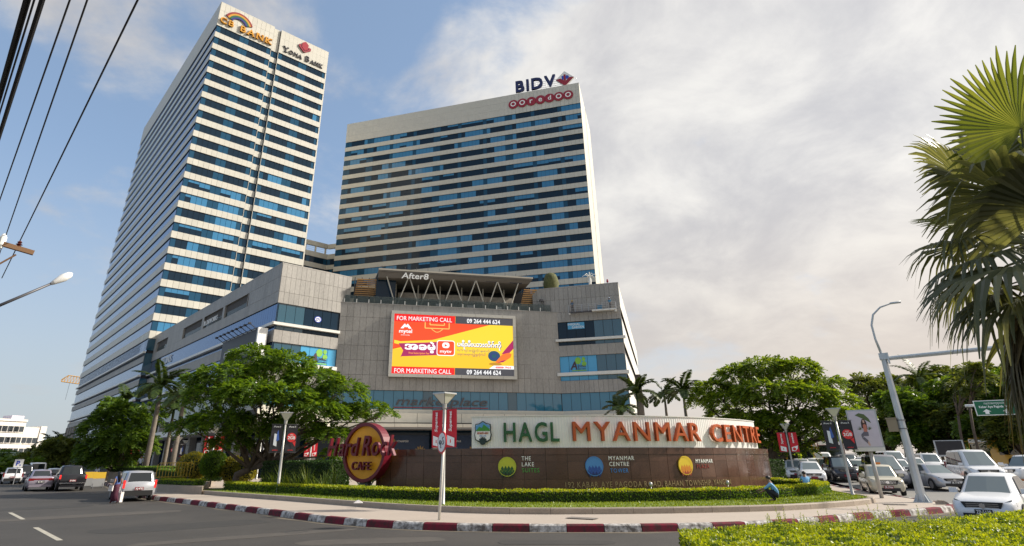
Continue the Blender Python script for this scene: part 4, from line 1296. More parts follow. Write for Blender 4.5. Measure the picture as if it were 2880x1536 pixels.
leafmat('blade_leaf', (.05, .10, .02), (.16, .20, .03), .35)
def spiky_plant(x, y, seed, h=.9, n=34, lab='spiky strap-leaved plant at the foot of the dark box hedge', grp='strap-leaved plants at the hedge foot', z=.34, name='strap_plant'):
    rg = random.Random(seed); mb = MB()
    for q in range(n):
        a = rg.uniform(0, 2 * PI); ln = h * rg.uniform(.7, 1.2); sp = rg.uniform(.15, .75)
        prev = Vector((rg.uniform(-.1, .1), rg.uniform(-.1, .1), 0)); w = .028
        d = Vector((math.cos(a) * sp, math.sin(a) * sp, 1)).normalized(); s = Vector((-math.sin(a), math.cos(a), 0))
        k0 = len(mb.v)
        for j in range(4):
            ww = w * (1 - j / 3.3)
            mb.v += [tuple(prev - s * ww), tuple(prev + s * ww)]
            prev = prev + d * ln / 3; d = (d + Vector((math.cos(a) * .22, math.sin(a) * .22, -.28 * j * sp))).normalized()
        for j in range(3): mb.f.append((k0 + 2 * j, k0 + 2 * j + 1, k0 + 2 * j + 3, k0 + 2 * j + 2)); mb.mi.append(0)
    o = mb.build(name, 'blade_leaf', None, Matrix.Translation((x, y, z)))
    return tag(o, lab, 'plant', grp)
for k in range(9): spiky_plant(-13.9 + .66 * k, 40.3 - .5 * k, 40 + k, 1.0 + .25 * (k % 3), 40)

# ---------------------------------------------------------------- the foreground hedge
def front_hedge():
    rg = random.Random(77)
    poly = [(3.55, 11.6), (5.9, 12.75), (8.9, 13.0), (12.8, 15.2), (16.5, 18.2), (20, 17), (19, 11), (11.5, 7.6), (6, 6.2), (3.9, 7.6), (3.2, 9.6)]
    e = thing('median_hedge', 'wide golden-green hedge filling the foreground median with stray upright shoots', 'hedge', Matrix.Translation((8, 10, 0)))
    O = Vector((8, 10, 0))
    def top(x, y): return .80 + .05 * mnoise.noise(Vector((x * 1.3, y * 1.3, 2.))) + .035 * mnoise.noise(Vector((x * 4., y * 4., 7.)))
    mb = MB(); c = Vector((sum(p[0] for p in poly) / len(poly), sum(p[1] for p in poly) / len(poly)))
    sh = [((p[0] - c.x) * .965 + c.x - O.x, (p[1] - c.y) * .965 + c.y - O.y) for p in poly][::-1]
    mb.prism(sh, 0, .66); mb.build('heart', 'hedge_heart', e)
    rs = np.random.RandomState(77)
    N = 260000
    x, y = rs.uniform(3, 20, N), rs.uniform(6.2, 18.3, N)
    k = poly_mask(x, y, poly) & (x < 2.2 + y * .98) & ((y > 8.2) | (rs.rand(N) < .4))
    x, y = x[k][:95000], y[k][:95000]; n = len(x)
    tp = .80 + .035 * wobble(x * 1.2, y * 1.2) + .03 * wobble(x * 4.1, y * 4.1, 1.)
    z = tp - np.abs(rs.normal(0, .045, n))
    d = nrm(np.array([[0, 0, 1.]]) + rdir(rs, n) * 1.1)
    Ll = rs.uniform(.024, .052, n)
    mi = np.where((z > tp - .05) & (wobble(x * 2.3, y * 2.3, 3.) > -.35), 0, 1)  # leaves below the top skin take the darker mix, painting in shade
    mb = Leaves().add(np.stack([x - O.x, y - O.y, z], 1), d, rdir(rs, n), Ll, Ll * .42, mi, .4)
    m = len(poly)
    for i in range(m):
        a, b = Vector(poly[i]), Vector(poly[(i + 1) % m])
        if i in (4, 5, 6, 7, 8): continue
        ln = (b - a).length; t = (b - a) / ln; nn = Vector((-t.y, t.x))
        q = int(ln * 2400); u = rs.rand(q) * ln; z = rs.uniform(.03, .82, q)
        px_, py_ = a.x + t.x * u, a.y + t.y * u
        w_ = .07 * wobble(px_ * 2, py_ * 2, z * 3) - rs.uniform(0, .08, q)
        pos = np.stack([px_ + nn.x * w_ - O.x, py_ + nn.y * w_ - O.y, z], 1)
        d = nrm(np.array([[nn.x, nn.y, .5]]) + rdir(rs, q) * .9)
        Ll = rs.uniform(.022, .048, q)
        mb.add(pos, d, rdir(rs, q), Ll, Ll * .42, np.where(rs.rand(q) > z * .9, 1, 0), .4)  # darker mix towards the foot: leaf shadow put into the colour
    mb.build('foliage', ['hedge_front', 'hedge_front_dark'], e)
    # upright shoots growing out of the clipped top
    sh = MB()
    for q in range(120):
        px = rg.choice([2190, 2240, 2300, 2330, 2400, 2430, 2480, 2540, 2590, 2620, 2660]) + rg.gauss(0, 28)
        y0 = rg.uniform(11.2, 12.6); p = gnd(px, 1474, .8); s = y0 / p.y
        x, y = p.x * s, p.y * s
        if not in_poly(x, y, poly): continue
        h = rg.uniform(.08, .34) if q % 3 else rg.uniform(.25, .46)
        lean = Vector((rg.uniform(-.15, .15), rg.uniform(-.15, .15), 1)).normalized()
        b0 = Vector((x, y, top(x, y) - .06)) - O
        sh.tube([b0, b0 + lean * h], [.004, .002], 4, 1)
        k = int(h / .016)
        for j in range(k):
            pp = b0 + lean * (.05 + (h - .05) * j / max(1, k - 1)); a = j * 2.4
            d = (Vector((math.cos(a), math.sin(a), .65))).normalized()
            L = .042 * (1.15 - .5 * j / max(1, k)); leaf(sh, pp, d, Vector((0, 0, 1)), L, L * .36, 0, .3)
    sh.build('shoots', ['hedge_front', 'hedge_front_dark'], e)
front_hedge()
# ================================================================ curved sign wall
WC, WR = Vector((4.28, 49.81, 0)), 17.142
mat('brown_granite', (.095, .050, .036), .20, noise=.45, nscale=.9, nscale2=22., island=-.16, spec=.5)
mat('white_clad', (.80, .79, .76), .45, noise=.05, nscale=2.)
mat('letter_green', (.012, .10, .03), .4, noise=.4, nscale=3.)
mat('letter_orange', (.46, .085, .014), .42)
mat('bronze', (.30, .22, .12), .4, metal=.2)
mat('txt_green', (.07, .33, .05), .5); mat('txt_blue', (.05, .22, .58), .5); mat('txt_red', (.25, .03, .02), .5)
mat('disc_lime', (.52, .55, .04), .45); mat('disc_blue', (.07, .25, .60), .45); mat('disc_yellow', (.70, .50, .03), .45)
mat('peak_green', (.02, .10, .03), .5); mat('peak_dkgreen', (.012, .03, .02), .5); mat('peak_blue', (.02, .08, .36), .5); mat('peak_dkblue', (.01, .03, .16), .5); mat('peak_orange', (.62, .22, .02), .5); mat('peak_red', (.30, .04, .02), .5)
mat('shield_edge', (.01, .035, .03), .4); mat('shield_sky', (.10, .32, .60), .5); mat('shield_hill', (.05, .28, .04), .5)
def wall_path(off=0.):          # arc length s (0 at the wall's nearest point) -> matrix in wall coordinates, y = into the wall
    def f(s):
        a = s / WR
        return Matrix.Translation((math.sin(a) * (WR + off), -math.cos(a) * (WR + off), 0)) @ Matrix.Rotation(a, 4, 'Z')
    return f
def sign_wall():
    e = thing('sign_wall', 'curved brown granite wall topped by a white band with green and orange letters', 'sign', Matrix.Translation(WC))
    base = Matrix.Translation(WC)
    P0, PW = wall_path(0), wall_path(.0)
    a0, a1 = R(-37.5), R(66)
    # backing
    def arc(mb, b0, b1, r0, r1, z0, z1, n=60, mi=0):
        vs = []
        for k in range(n + 1):
            a = b0 + (b1 - b0) * k / n
            for r, z in ((r1, z0), (r1, z1), (r0, z1), (r0, z0)): vs.append((math.sin(a) * r, -math.cos(a) * r, z))
        fs = []
        for k in range(n):
            o = 4 * k
            fs += [(o, o + 4, o + 5, o + 1), (o + 1, o + 5, o + 6, o + 2), (o + 2, o + 6, o + 7, o + 3)]
        fs += [(0, 1, 2, 3), tuple(4 * n + q for q in (3, 2, 1, 0))]
        mb.add(vs, fs, mi)
    mb = MB(); arc(mb, a0 + .002, a1 - .002, WR - .7, WR - .03, .2, 2.54); mb.build('backing', 'joint_dark', e)
    # granite slabs, in three courses
    n = 27
    for zs, nn in (((.2, 1.05), n), ((1.06, 1.90), n), ((1.91, 2.25), n), ((2.26, 2.59), n)):
        for k in range(nn):
            b0 = a0 + (a1 - a0) * k / nn + .0006; b1 = a0 + (a1 - a0) * (k + 1) / nn - .0006
            mb = MB(); off = .035 if zs[0] > 2.2 else .0
            arc(mb, b0, b1, WR - .05, WR + off, zs[0], zs[1], 2); mb.build('stone_slab', 'brown_granite', e)
    # white ribbed band
    w0, w1 = -4.9 / WR, R(51.3)
    mb = MB(); nrib = 130
    vs = []; fs = []
    for k in range(nrib * 2 + 1):
        a = w0 + (w1 - w0) * k / (nrib * 2)
        r = WR - .02 - (.012 if k % 2 else 0)
        vs += [(math.sin(a) * r, -math.cos(a) * r, 2.60), (math.sin(a) * r, -math.cos(a) * r, 4.2)]
    for k in range(nrib * 2): fs.append((2 * k, 2 * k + 2, 2 * k + 3, 2 * k + 1))
    mb.add(vs, fs); arc(mb, w0, w1, WR - .45, WR - .04, 2.6, 4.2)
    wb = mb.build('white_band', 'white_clad', e)
    mb = MB(); arc(mb, w0 - .002, w1 + .002, WR - .48, WR + .01, 4.2, 4.25); mb.build('band_cap', 'white_alu', wb)
    # big letters
    PL = wall_path(.03)
    letters(wb, None, 'HAGL', 'letter_green', .98, 3.15, .016, .07, path=lambda u: PL(-3.2 + u), z=2.90)
    letters(wb, None, 'MYANMAR', 'letter_orange', .98, 8.1, .008, .09, path=lambda u: PL(.42 + u), z=2.92)
    letters(wb, None, 'CENTRE', 'letter_orange', .95, 6.25, .008, .09, path=lambda u: PL(9.2 + u), z=2.92)
    # football-club style shield
    M = wall_path(.02)(-4.23) @ Matrix.Translation((0, 0, 3.4))
    def sh(s): return [(0, .60 * s), (.22 * s, .47 * s), (.42 * s, .44 * s), (.45 * s, .25 * s), (.43 * s, .1 * s), (.48 * s, -.12 * s), (.42 * s, -.38 * s), (.2 * s, -.5 * s), (0, -.60 * s)][::-1] + [(-.2 * s, -.5 * s), (-.42 * s, -.38 * s), (-.48 * s, -.12 * s), (-.43 * s, .1 * s), (-.45 * s, .25 * s), (-.42 * s, .44 * s), (-.22 * s, .47 * s)][::-1][::-1]
    def ordered(s):
        r = [(0, -.60), (.2, -.5), (.42, -.38), (.48, -.12), (.43, .1), (.45, .25), (.42, .44), (.22, .47), (0, .60)]
        l = [(-x, z) for x, z in r[1:-1]][::-1]
        return [(x * s, z * s) for x, z in r + l]
    mb = MB(); mb.plate(ordered(1.0), -.10, 0); s = mb.build('shield', 'shield_edge', wb, M)
    mb = MB(); mb.plate(ordered(.9), -.115, -.1); mb.build('shield_face', 'white_paint', s)
    mb = MB(); mb.plate([(-.38, .1), (.38, .1), (.4, .36), (.2, .42), (0, .53), (-.2, .42), (-.4, .36)], -.13, -.115); mb.build('shield_sky', 'shield_sky', s)
    mb = MB(); mb.plate([(-.38, .08), (-.05, .08), (.05, .2), (-.2, .3)], -.14, -.13); mb.plate([(-.12, .08), (.39, .08), (.39, .17), (.06, .42)], -.145, -.131); mb.build('shield_hill', 'shield_hill', s)
    text(s, None, 'HOANG ANH', 'letter_orange', .11, width=.62, align='C', z=-.09, y=-.12, bold=.03, ext=.006); text(s, None, 'GIA LAI', 'disc_blue', .08, width=.36, align='C', z=-.21, y=-.12, ext=.006)
    mb = MB()
    for k in range(7):
        a = R(10 + 160 * k / 6); mb.box(-.035, -.13, .14, .035, -.118, .24, M=Matrix.Translation((0, 0, -.47)) @ Matrix.Rotation(a - PI / 2, 4, 'Y'))
    mb.disc(.17, -.13, -.118, 20, M=Matrix.Translation((0, 0, -.47))); mb.build('shield_gear', 'shield_edge', s)
    # roundels
    def roundel(sarc, m0, m1, m2):
        M = wall_path(.02)(sarc) @ Matrix.Translation((0, 0, 1.68))
        mb = MB(); mb.disc(.48, -.06, 0, 36); d = mb.build('roundel', m0, e, M)
        for row, (zb, cnt, mm, y) in enumerate(((-.10, 4, m1, -.066), (-.26, 5, m1, -.072), (-.40, 4, m2, -.078))):
            for q in range(cnt):
                x = (q - (cnt - 1) / 2) * .17; hgt = .16 - .02 * abs(q - (cnt - 1) / 2)
                mb = MB(); mb.plate([(x, zb - .14), (x + .085, zb), (x, zb + hgt), (x - .085, zb)], y, y + .005); mb.build('roundel_peak', mm, d)
        n = 36; vs = [(r * math.cos(2 * PI * q / n), -.085, r * math.sin(2 * PI * q / n)) for r in (.48, .45) for q in range(n)]
        mb = MB(); mb.add(vs, [(q, n + q, n + (q + 1) % n, (q + 1) % n)[::-1] for q in range(n)]); mb.build('roundel_rim', m0, d)
        return d
    roundel(-2.94, 'disc_lime', 'peak_green', 'peak_dkgreen'); roundel(1.65, 'disc_blue', 'peak_blue', 'peak_dkblue'); roundel(7.1, 'disc_yellow', 'peak_orange', 'peak_red')
    def wtext(st, m, h, s0, w, z):
        letters(e, None, st, m, h, w, .004, .008, names='letter', path=lambda u: wall_path(.004)(s0 + u), z=z)
    wtext('THE', 'lamp_white', .2, -2.18, .52, 1.98); wtext('LAKE', 'lamp_white', .2, -2.18, .68, 1.69); wtext('SUITES', 'txt_green', .2, -2.18, .95, 1.40)
    wtext('MYANMAR', 'lamp_white', .2, 2.45, 1.5, 1.97); wtext('CENTRE', 'lamp_white', .2, 2.47, 1.15, 1.68); wtext('TOWER', 'txt_blue', .2, 2.5, 1.05, 1.36)
    wtext('MYANMAR', 'lamp_white', .2, 7.9, 1.4, 1.80); wtext('PLAZA', 'txt_red', .2, 7.95, 1.0, 1.52)
    wtext('192 KABAR AYE PAGODA ROAD, BAHAN TOWNSHIP, YANGON', 'bronze', .27, .0, 10.7, .66)
    return e
sign_wall()
for k, s in enumerate((3.9, 8.35)):
    M = Matrix.Translation(WC) @ wall_path(1.6)(s) @ Matrix.Translation((0, 0, .34))
    mb = MB(); mb.tube([(0, 0, 0), (0, 0, .42)], .02, 6); mb.lathe([(.02, .38), (.08, .42), (.08, .56), (.03, .6)], 10); o = mb.build('garden_spotlight', 'steel', None, M, True)
    tag(o, 'small steel garden spotlight peeking over the hedge before the address line', 'light', 'garden spotlights')

# ================================================================ round cafe sign
mat('hr_gold', (.80, .36, .015), .5, noise=.08, nscale=2)
mat('hr_red', (.13, .005, .016), .4)
def cafe_sign():
    c = atD(1029, 1272, 36.3)
    th = math.atan2(-c.x, -c.y) + R(42)        # turned towards the left-hand street
    M = Matrix.Translation((c.x, c.y, 0)) @ Matrix.Rotation(-th + PI, 4, 'Z')
    e = thing('cafe_sign', 'round gold cafe sign with dark red rim and lettering left of the sign wall', 'sign', M)
    r = 1.45; zc = c.z
    n = 48
    C = Matrix.Translation((0, 0, zc))
    mb = MB(); mb.disc(r, -.06, .35, n, M=C); d = mb.build('drum', 'hr_gold', e)
    prof = []
    vs = []; fs = []
    for k in range(n):
        a = 2 * PI * k / n
        for rr, y in ((r - .02, -.04), (r - .02, -.22), (r + .16, -.22), (r + .16, .4)): vs.append((rr * math.cos(a), y, zc + rr * math.sin(a)))
    for k in range(n):
        o, p = 4 * k, 4 * ((k + 1) % n)
        for q in range(3): fs.append((o + q, p + q, p + q + 1, o + q + 1))
    MB().add(vs, fs).build('rim', 'hr_red', e)
    letters(e, None, 'Hard', 'hr_red', 1.0, 2.55, .012, .10, shear=.22, z=zc - .2, x=-2.65, y=-.3)
    letters(e, None, 'Rock', 'hr_red', 1.08, 2.55, .012, .10, shear=.22, z=zc - .2, x=.05, y=-.3)
    letters(e, None, 'CAFE', 'hr_red', .44, 1.5, .012, .08, z=zc - .95, x=-.72, y=-.24)
    mb = MB(); mb.box(-.3, -.05, .34, .3, .3, zc - 1.3); mb.build('plinth', 'steel_dark', e)
    for s in (-1, 1):
        mb = MB(); mb.tube([(s * .1, .1, .34), (s * 1.1, .1, zc - 1.0)], .04, 6); mb.build('brace', 'steel', e)
cafe_sign()

# ================================================================ street lamps with banners
mat('pole_grey', (.42, .41, .39), .4, metal=.3, noise=.06, nscale=3)
mat('banner_red', (.62, .008, .022), .55, noise=.06, nscale=2); mat('banner_black', (.022, .02, .026), .5)
mat('lens', (.75, .74, .66), .15, alpha=.85)
mat('phone_white', (.75, .78, .82), .3); mat('phone_blue', (.05, .12, .42), .3); mat('txt_red2', (.72, .03, .03), .5)
def banner(e, side, kind, zt, w=.62, h=1.52):
    x0, x1 = (.12, .12 + w) if side > 0 else (-.12 - w, -.12)
    rg = random.Random(int(zt * 100) + side + len(kind))
    mb = MB(); nx, nz = 5, 7; vs = []
    ph = rg.uniform(0, 6)
    for j in range(nz + 1):
        for i in range(nx + 1):
            u, v = i / nx, j / nz
            vs.append((x0 + (x1 - x0) * u, .018 * math.sin(3.2 * v + 2 * u + ph), zt - h + h * v))
    mb.add(vs, [(j * (nx + 1) + i, j * (nx + 1) + i + 1, (j + 1) * (nx + 1) + i + 1, (j + 1) * (nx + 1) + i) for j in range(nz) for i in range(nx)])
    b = mb.build('banner', 'banner_red' if kind in ('net', 'oor') else 'banner_black', e, None, True)
    cx = (x0 + x1) / 2
    y = -.035
    zb = zt - h
    if kind == 'net':
        V = Matrix.Translation((cx + .05, y, zb + .62)) @ Matrix.Rotation(-PI / 2, 4, 'Y')
        text(b, V, 'Supernet', 'lamp_white', .16, width=.82, bold=.02, shear=.2, ext=.004)
        mb = MB(); mb.plate([(cx - .2, zb + .1), (cx + .22, zb + .02), (cx + .22, zb + .36), (cx - .2, zb + .48)], y - .004, y); q = mb.build('banner_box', 'lamp_white', b)
        mb = MB(); mb.plate([(cx - .03, zb + .18), (cx + .02, zb + .17), (cx + .02, zb + .30), (cx - .03, zb + .31)], y - .008, y - .005); mb.build('banner_mark', 'txt_red2', q)
    elif kind == 'oor':
        V = Matrix.Translation((cx + .03, y, zb + .68)) @ Matrix.Rotation(-PI / 2, 4, 'Y')
        text(b, V, 'ooredoo', 'lamp_white', .17, width=.78, bold=.03, ext=.004)
        mb = MB(); mb.plate([(cx - .24, zb + .06), (cx + .0, zb + .05), (cx + .2, zb + .25), (cx + .26, zb + .5), (cx, zb + .42), (cx - .22, zb + .36)], y - .004, y); q = mb.build('banner_flame', 'lamp_white', b)
        mb = MB(); mb.disc(.12, y - .01, y - .005, 18, M=Matrix.Translation((cx - .05, 0, zb + .22))); mb.build('banner_mark', 'txt_red2', q)
    elif kind == 'gb':
        text(b, None, 'iPhone X', 'lamp_white', .085, width=.4, align='C', x=cx, z=zt - .16, y=y, bold=.01, ext=.003)
        mb = MB(); mb.disc(.26, y - .004, y, 24, M=Matrix.Translation((cx, 0, zb + .80))); mb.plate([(cx + .08, zb + .52), (cx + .24, zb + .3), (cx + .26, zb + .62)], y - .004, y); q = mb.build('banner_bubble', 'txt_red2', b)
        text(q, None, '2GB', 'lamp_white', .17, width=.42, align='C', x=cx, z=zb + .70, y=y - .006, bold=.03, ext=.003); text(q, None, 'FREE', 'lamp_white', .07, width=.17, align='C', x=cx, z=zb + .91, y=y - .006, ext=.003)
        text(b, None, 'ooredoo', 'txt_red2', .07, width=.3, align='C', x=cx, z=zb + .08, y=y, bold=.02, ext=.003)
    else:
        text(b, None, 'iPhone X', 'lamp_white', .085, width=.4, align='C', x=cx, z=zt - .16, y=y, bold=.01, ext=.003)
        mb = MB(); mb.plate([(cx - .13, zb + .38), (cx + .06, zb + .30), (cx + .04, zb + .98), (cx - .12, zb + 1.02)], y - .004, y); mb.build('banner_phone', 'phone_white', b)
        mb = MB(); mb.plate([(cx + .02, zb + .58), (cx + .18, zb + .66), (cx + .09, zb + 1.22), (cx + .03, zb + 1.1)], y - .008, y - .004); mb.build('banner_phone', 'phone_blue', b)
        text(b, None, 'ooredoo', 'txt_red2', .07, width=.3, align='C', x=cx, z=zb + .08, y=y, bold=.02, ext=.003)
def street_lamp(x, y, label, left, right, z=.18, rz=None, zt=3.85, sc=1.):
    if rz is None: rz = math.atan2(-x, -y); rz = -rz + PI
    e = thing('street_lamp', label, 'street lamp', loc(x, y, z, rz) @ Matrix.Scale(sc, 4), 'banner lamps around the forecourt')
    mb = MB(); mb.lathe([(.13, 0), (.13, .06), (.085, .1), (.07, 2.0), (.055, 3.9)], 12); mb.build('pole', 'pole_grey', e, None, True)
    # four sided lantern opening upward
    hd = MB()
    hd.lathe([(.055, 3.85), (.085, 3.9), (.1, 4.05), (.1, 4.1)], 8)
    h = hd.build('lantern', 'pole_grey', e)
    mb = MB(); a, b_ = .1, .34
    vs = [(sx * a, sy * a, 4.1) for sx, sy in ((-1, -1), (1, -1), (1, 1), (-1, 1))] + [(sx * b_, sy * b_, 4.48) for sx, sy in ((-1, -1), (1, -1), (1, 1), (-1, 1))]
    mb.add(vs, [(0, 1, 5, 4), (1, 2, 6, 5), (2, 3, 7, 6), (3, 0, 4, 7)]); mb.build('lens', 'lens', h)
    mb = MB()
    for sx, sy in ((-1, -1), (1, -1), (1, 1), (-1, 1)): mb.tube([(sx * a, sy * a, 4.1), (sx * b_, sy * b_, 4.48)], .014, 4)
    mb.build('cage', 'steel_dark', h)
    mb = MB(); mb.box(-.37, -.37, 4.48, .37, .37, 4.54); mb.build('lid', 'steel', h)
    for z_ in (zt + .02, zt - 1.55):
        mb = MB(); mb.tube([(-.78, 0, z_), (.78, 0, z_)], .014, 5); mb.build('banner_arm', 'steel_dark', e)
    if left: banner(e, -1, left, zt)
    if right: banner(e, 1, right, zt)
    return e
def gp(px, py, z=.18): g = gnd(px, py, z); return g.x, g.y
street_lamp(-1.6, 25.8, 'lamp post with red network banners rising before the granite wall', 'net', 'net', rz=R(-4 - 38))
street_lamp(*gp(779, 1395), 'lamp post with black phone banners before the dark box hedge', 'ph', 'gb')
lp_ = atD(2398, 1390, 35.2)
street_lamp(lp_.x, lp_.y, 'lamp post with black phone banners on the lawn tip beside the poster board', 'ph', 'gb', z=.345, rz=R(-30), sc=.88)
street_lamp(25.8, 51.4, 'lamp post with red banners behind the right end of the sign wall', 'net', 'oor', rz=R(-24))
street_lamp(*gp(583, 1366), 'lamp post with red offer banners beside the round topiary', 'oor', 'oor')
street_lamp(*gp(484, 1348), 'lamp post with black phone banners behind the silver wagon', 'gb', 'ph')
street_lamp(*gp(361, 1340), 'lamp post with red banners above the parked pickup lane', 'oor', 'net')
street_lamp(*gp(721, 1349), 'lamp post with black phone banners half hidden under the big tree', 'gb', 'ph')
street_lamp(*gp(866, 1345), 'lamp post with red offer banners beside the yellow barricades', 'oor', 'oor')
g_ = atD(208, 1310, 118); street_lamp(g_.x, g_.y, 'distant lamp post with red banners at the corner of the tall tower', 'net', 'oor', zt=4.4)
g_ = atD(506, 1330, 92); street_lamp(g_.x, g_.y, 'lamp post without banners between the royal palms', None, None)

# ---- stop sign post with Burmese word
mat('post_white', (.66, .64, .58), .5, noise=.08, nscale=5)
mat('stop_red', (.60, .02, .03), .45)
def road_sign():
    g = gp(1235, 1463)
    e = thing('road_sign', 'oval white road sign with red rim and Burmese word on a pale post', 'road sign', loc(g[0], g[1], .18, R(-4)) @ Matrix.Rotation(R(2.5), 4, 'Y'))
    mb = MB(); mb.lathe([(.045, 0), (.045, 2.85)], 10); mb.build('post', 'post_white', e, None, True)
    T = Matrix.Translation((0, 0, 2.40)) @ Matrix.Rotation(R(-58), 4, 'Z')
    mb = MB(); mb.disc(.36, -.075, -.05, 36); p = mb.build('plate', 'stop_red', e, T)
    mb = MB(); mb.disc(.305, -.082, -.075, 36); mb.build('plate_face', 'white_paint', p)
    text(p, None, '\u101b\u1015\u103a', 'ink', .17, width=.42, align='C', z=-.07, y=-.084, bold=.012, ext=.003)
road_sign()

# ---- tall gantry pole with arm
mat('galv', (.50, .53, .55), .42, metal=.35, noise=.12, nscale=1.5)
mat('box_tan', (.27, .22, .15), .6)
mat('sign_green', (.005, .13, .06), .4)
def gantry():
    g = gp(2596, 1413)
    rz = R(-35)
    e = thing('gantry_pole', 'stout grey steel gantry pole with side arm and curved lamp arm', 'gantry', loc(g[0], g[1], .18, rz))
    mb = MB(); mb.lathe([(.24, .0), (.24, .03), (.20, .04), (.185, 1.0), (.13, 6.25)], 8, M=Matrix.Rotation(PI / 8, 4, 'Z')); mb.build('pole', 'galv', e)
    mb = MB(); mb.prism([(-.34, -.34), (.34, -.34), (.34, .34), (-.34, .34)], 0, .03)
    for k in range(8):
        a = 2 * PI * k / 8; c, s = math.cos(a), math.sin(a)
        mb.add([(c * .17 - s * .012, s * .17 + c * .012, .03), (c * .33 - s * .012, s * .33 + c * .012, .03), (c * .17 - s * .012, s * .17 + c * .012, .36), (c * .17 + s * .012, s * .17 - c * .012, .03), (c * .33 + s * .012, s * .33 - c * .012, .03), (c * .17 + s * .012, s * .17 - c * .012, .36)], [(0, 1, 2), (5, 4, 3), (0, 3, 4, 1), (1, 4, 5, 2), (2, 5, 3, 0)])
    mb.build('base_plate', 'galv', e)
    mb = MB(); mb.box(-.17, -.16, 6.2, .17, .16, 6.5); mb.build('collar', 'galv', e)
    mb = MB(); mb.tube([(.1, 0, 6.25), (9.5, 0, 6.42)], .1, 8); a = mb.build('arm', 'galv', e)
    mb = MB(); mb.box(.14, -.2, 6.02, .22, .2, 6.5); mb.build('flange', 'galv', a)
    c = [(-.02, 0, 6.3), (-.12, 0, 7.2), (-.12, 0, 7.9), (.05, 0, 8.4), (.42, 0, 8.72), (.9, 0, 8.85)]
    mb = MB(); mb.tube(c, [.06, .055, .05, .045, .04, .035], 8); mb.tube([(.86, 0, 8.85), (1.3, 0, 8.86)], [.05, .06], 8); mb.build('lamp_arm', 'galv', e, None, True)
    mb = MB(); mb.box(-.55, -.16, 2.95, -.16, .16, 3.5); b = mb.build('control_box', 'box_tan', e)
    mb = MB(); mb.box(-.58, -.19, 3.5, -.14, .19, 3.55); mb.build('box_lid', 'box_tan', b)
    for z in (3.05, 3.42):
        mb = MB(); mb.lathe([(.185, z), (.185, z + .03)], 12); mb.build('strap', 'steel_dark', e)
gantry()
def green_sign():
    p = atD(2740, 1145, 60)
    az = math.atan2(p.x, p.y)
    e = thing('direction_sign', 'green overhead direction sign with white arrows hung before the trees', 'road sign', Matrix.Translation((p.x, p.y, 0)) @ Matrix.Rotation(-az + R(10), 4, 'Z'))
    u = math.hypot(*(Vector(proj(p + Vector((math.cos(az), -math.sin(az), 0)))) - Vector(proj(p))))
    W, H = 116 / u, 52 / u
    z0 = atD(2745, 1170, 60).z
    for x0, w in ((0, W), (W + .12, W)):
        mb = MB(); mb.box(x0, -.06, z0, x0 + w, .0, z0 + H); f = mb.build('panel', 'white_paint', e)
        mb = MB(); mb.box(x0 + .06, -.08, z0 + .06, x0 + w - .06, -.06, z0 + H - .06); mb.build('panel_face', 'sign_green', f)
        if x0 == 0:
            text(f, None, '\u1000\u1019\u1039\u1018\u102c\u1021\u1031\u1038\u1018\u102f\u101b\u102c\u1038\u101c\u1019\u103a\u1038', 'lamp_white', H * .13, width=W * .5, align='C', x=W / 2, z=z0 + H * .74, y=-.082, ext=.004)
            text(f, None, 'Kabar Aye Pagoda Road', 'lamp_white', H * .15, width=W * .78, align='C', x=W / 2, z=z0 + H * .5, y=-.082, bold=.02, ext=.004)
            for ax in (.27, .76):
                mb = MB(); X = W * ax; mb.plate([(X - .12, z0 + H * .1), (X + .12, z0 + H * .1), (X + .12, z0 + H * .25), (X + .26, z0 + H * .25), (X, z0 + H * .42), (X - .26, z0 + H * .25), (X - .12, z0 + H * .25)], -.088, -.08); mb.build('arrow', 'lamp_white', f)
        else:
            text(f, None, '\u1010\u1000\u1039\u1000\u101e\u102d\u102f\u101c\u103a', 'lamp_white', H * .13, width=W * .6, align='C', x=x0 + W / 2, z=z0 + H * .74, y=-.082, ext=.004)
            mb = MB(); X = x0 + .35; Z = z0 + H * .5; mb.plate([(X, Z), (X + .3, Z - .22), (X + .3, Z - .1), (X + 1.2, Z - .1), (X + 1.2, Z + .1), (X + .3, Z + .1), (X + .3, Z + .22)], -.088, -.08); mb.build('arrow', 'lamp_white', f)
            text(f, None, 'University Avenue', 'lamp_white', H * .13, width=W * .7, align='C', x=x0 + W / 2, z=z0 + H * .15, y=-.082, bold=.02, ext=.004)
    mb = MB(); mb.tube([(-.5, .2, z0 + H * .7), (2 * W + 3, .2, z0 + H * .7)], .1, 8); mb.build('beam', 'galv', e)
    mb = MB(); mb.tube([(2 * W + 3, .2, 0), (2 * W + 3, .2, z0 + H)], .16, 8); mb.build('post', 'galv', e)
green_sign()

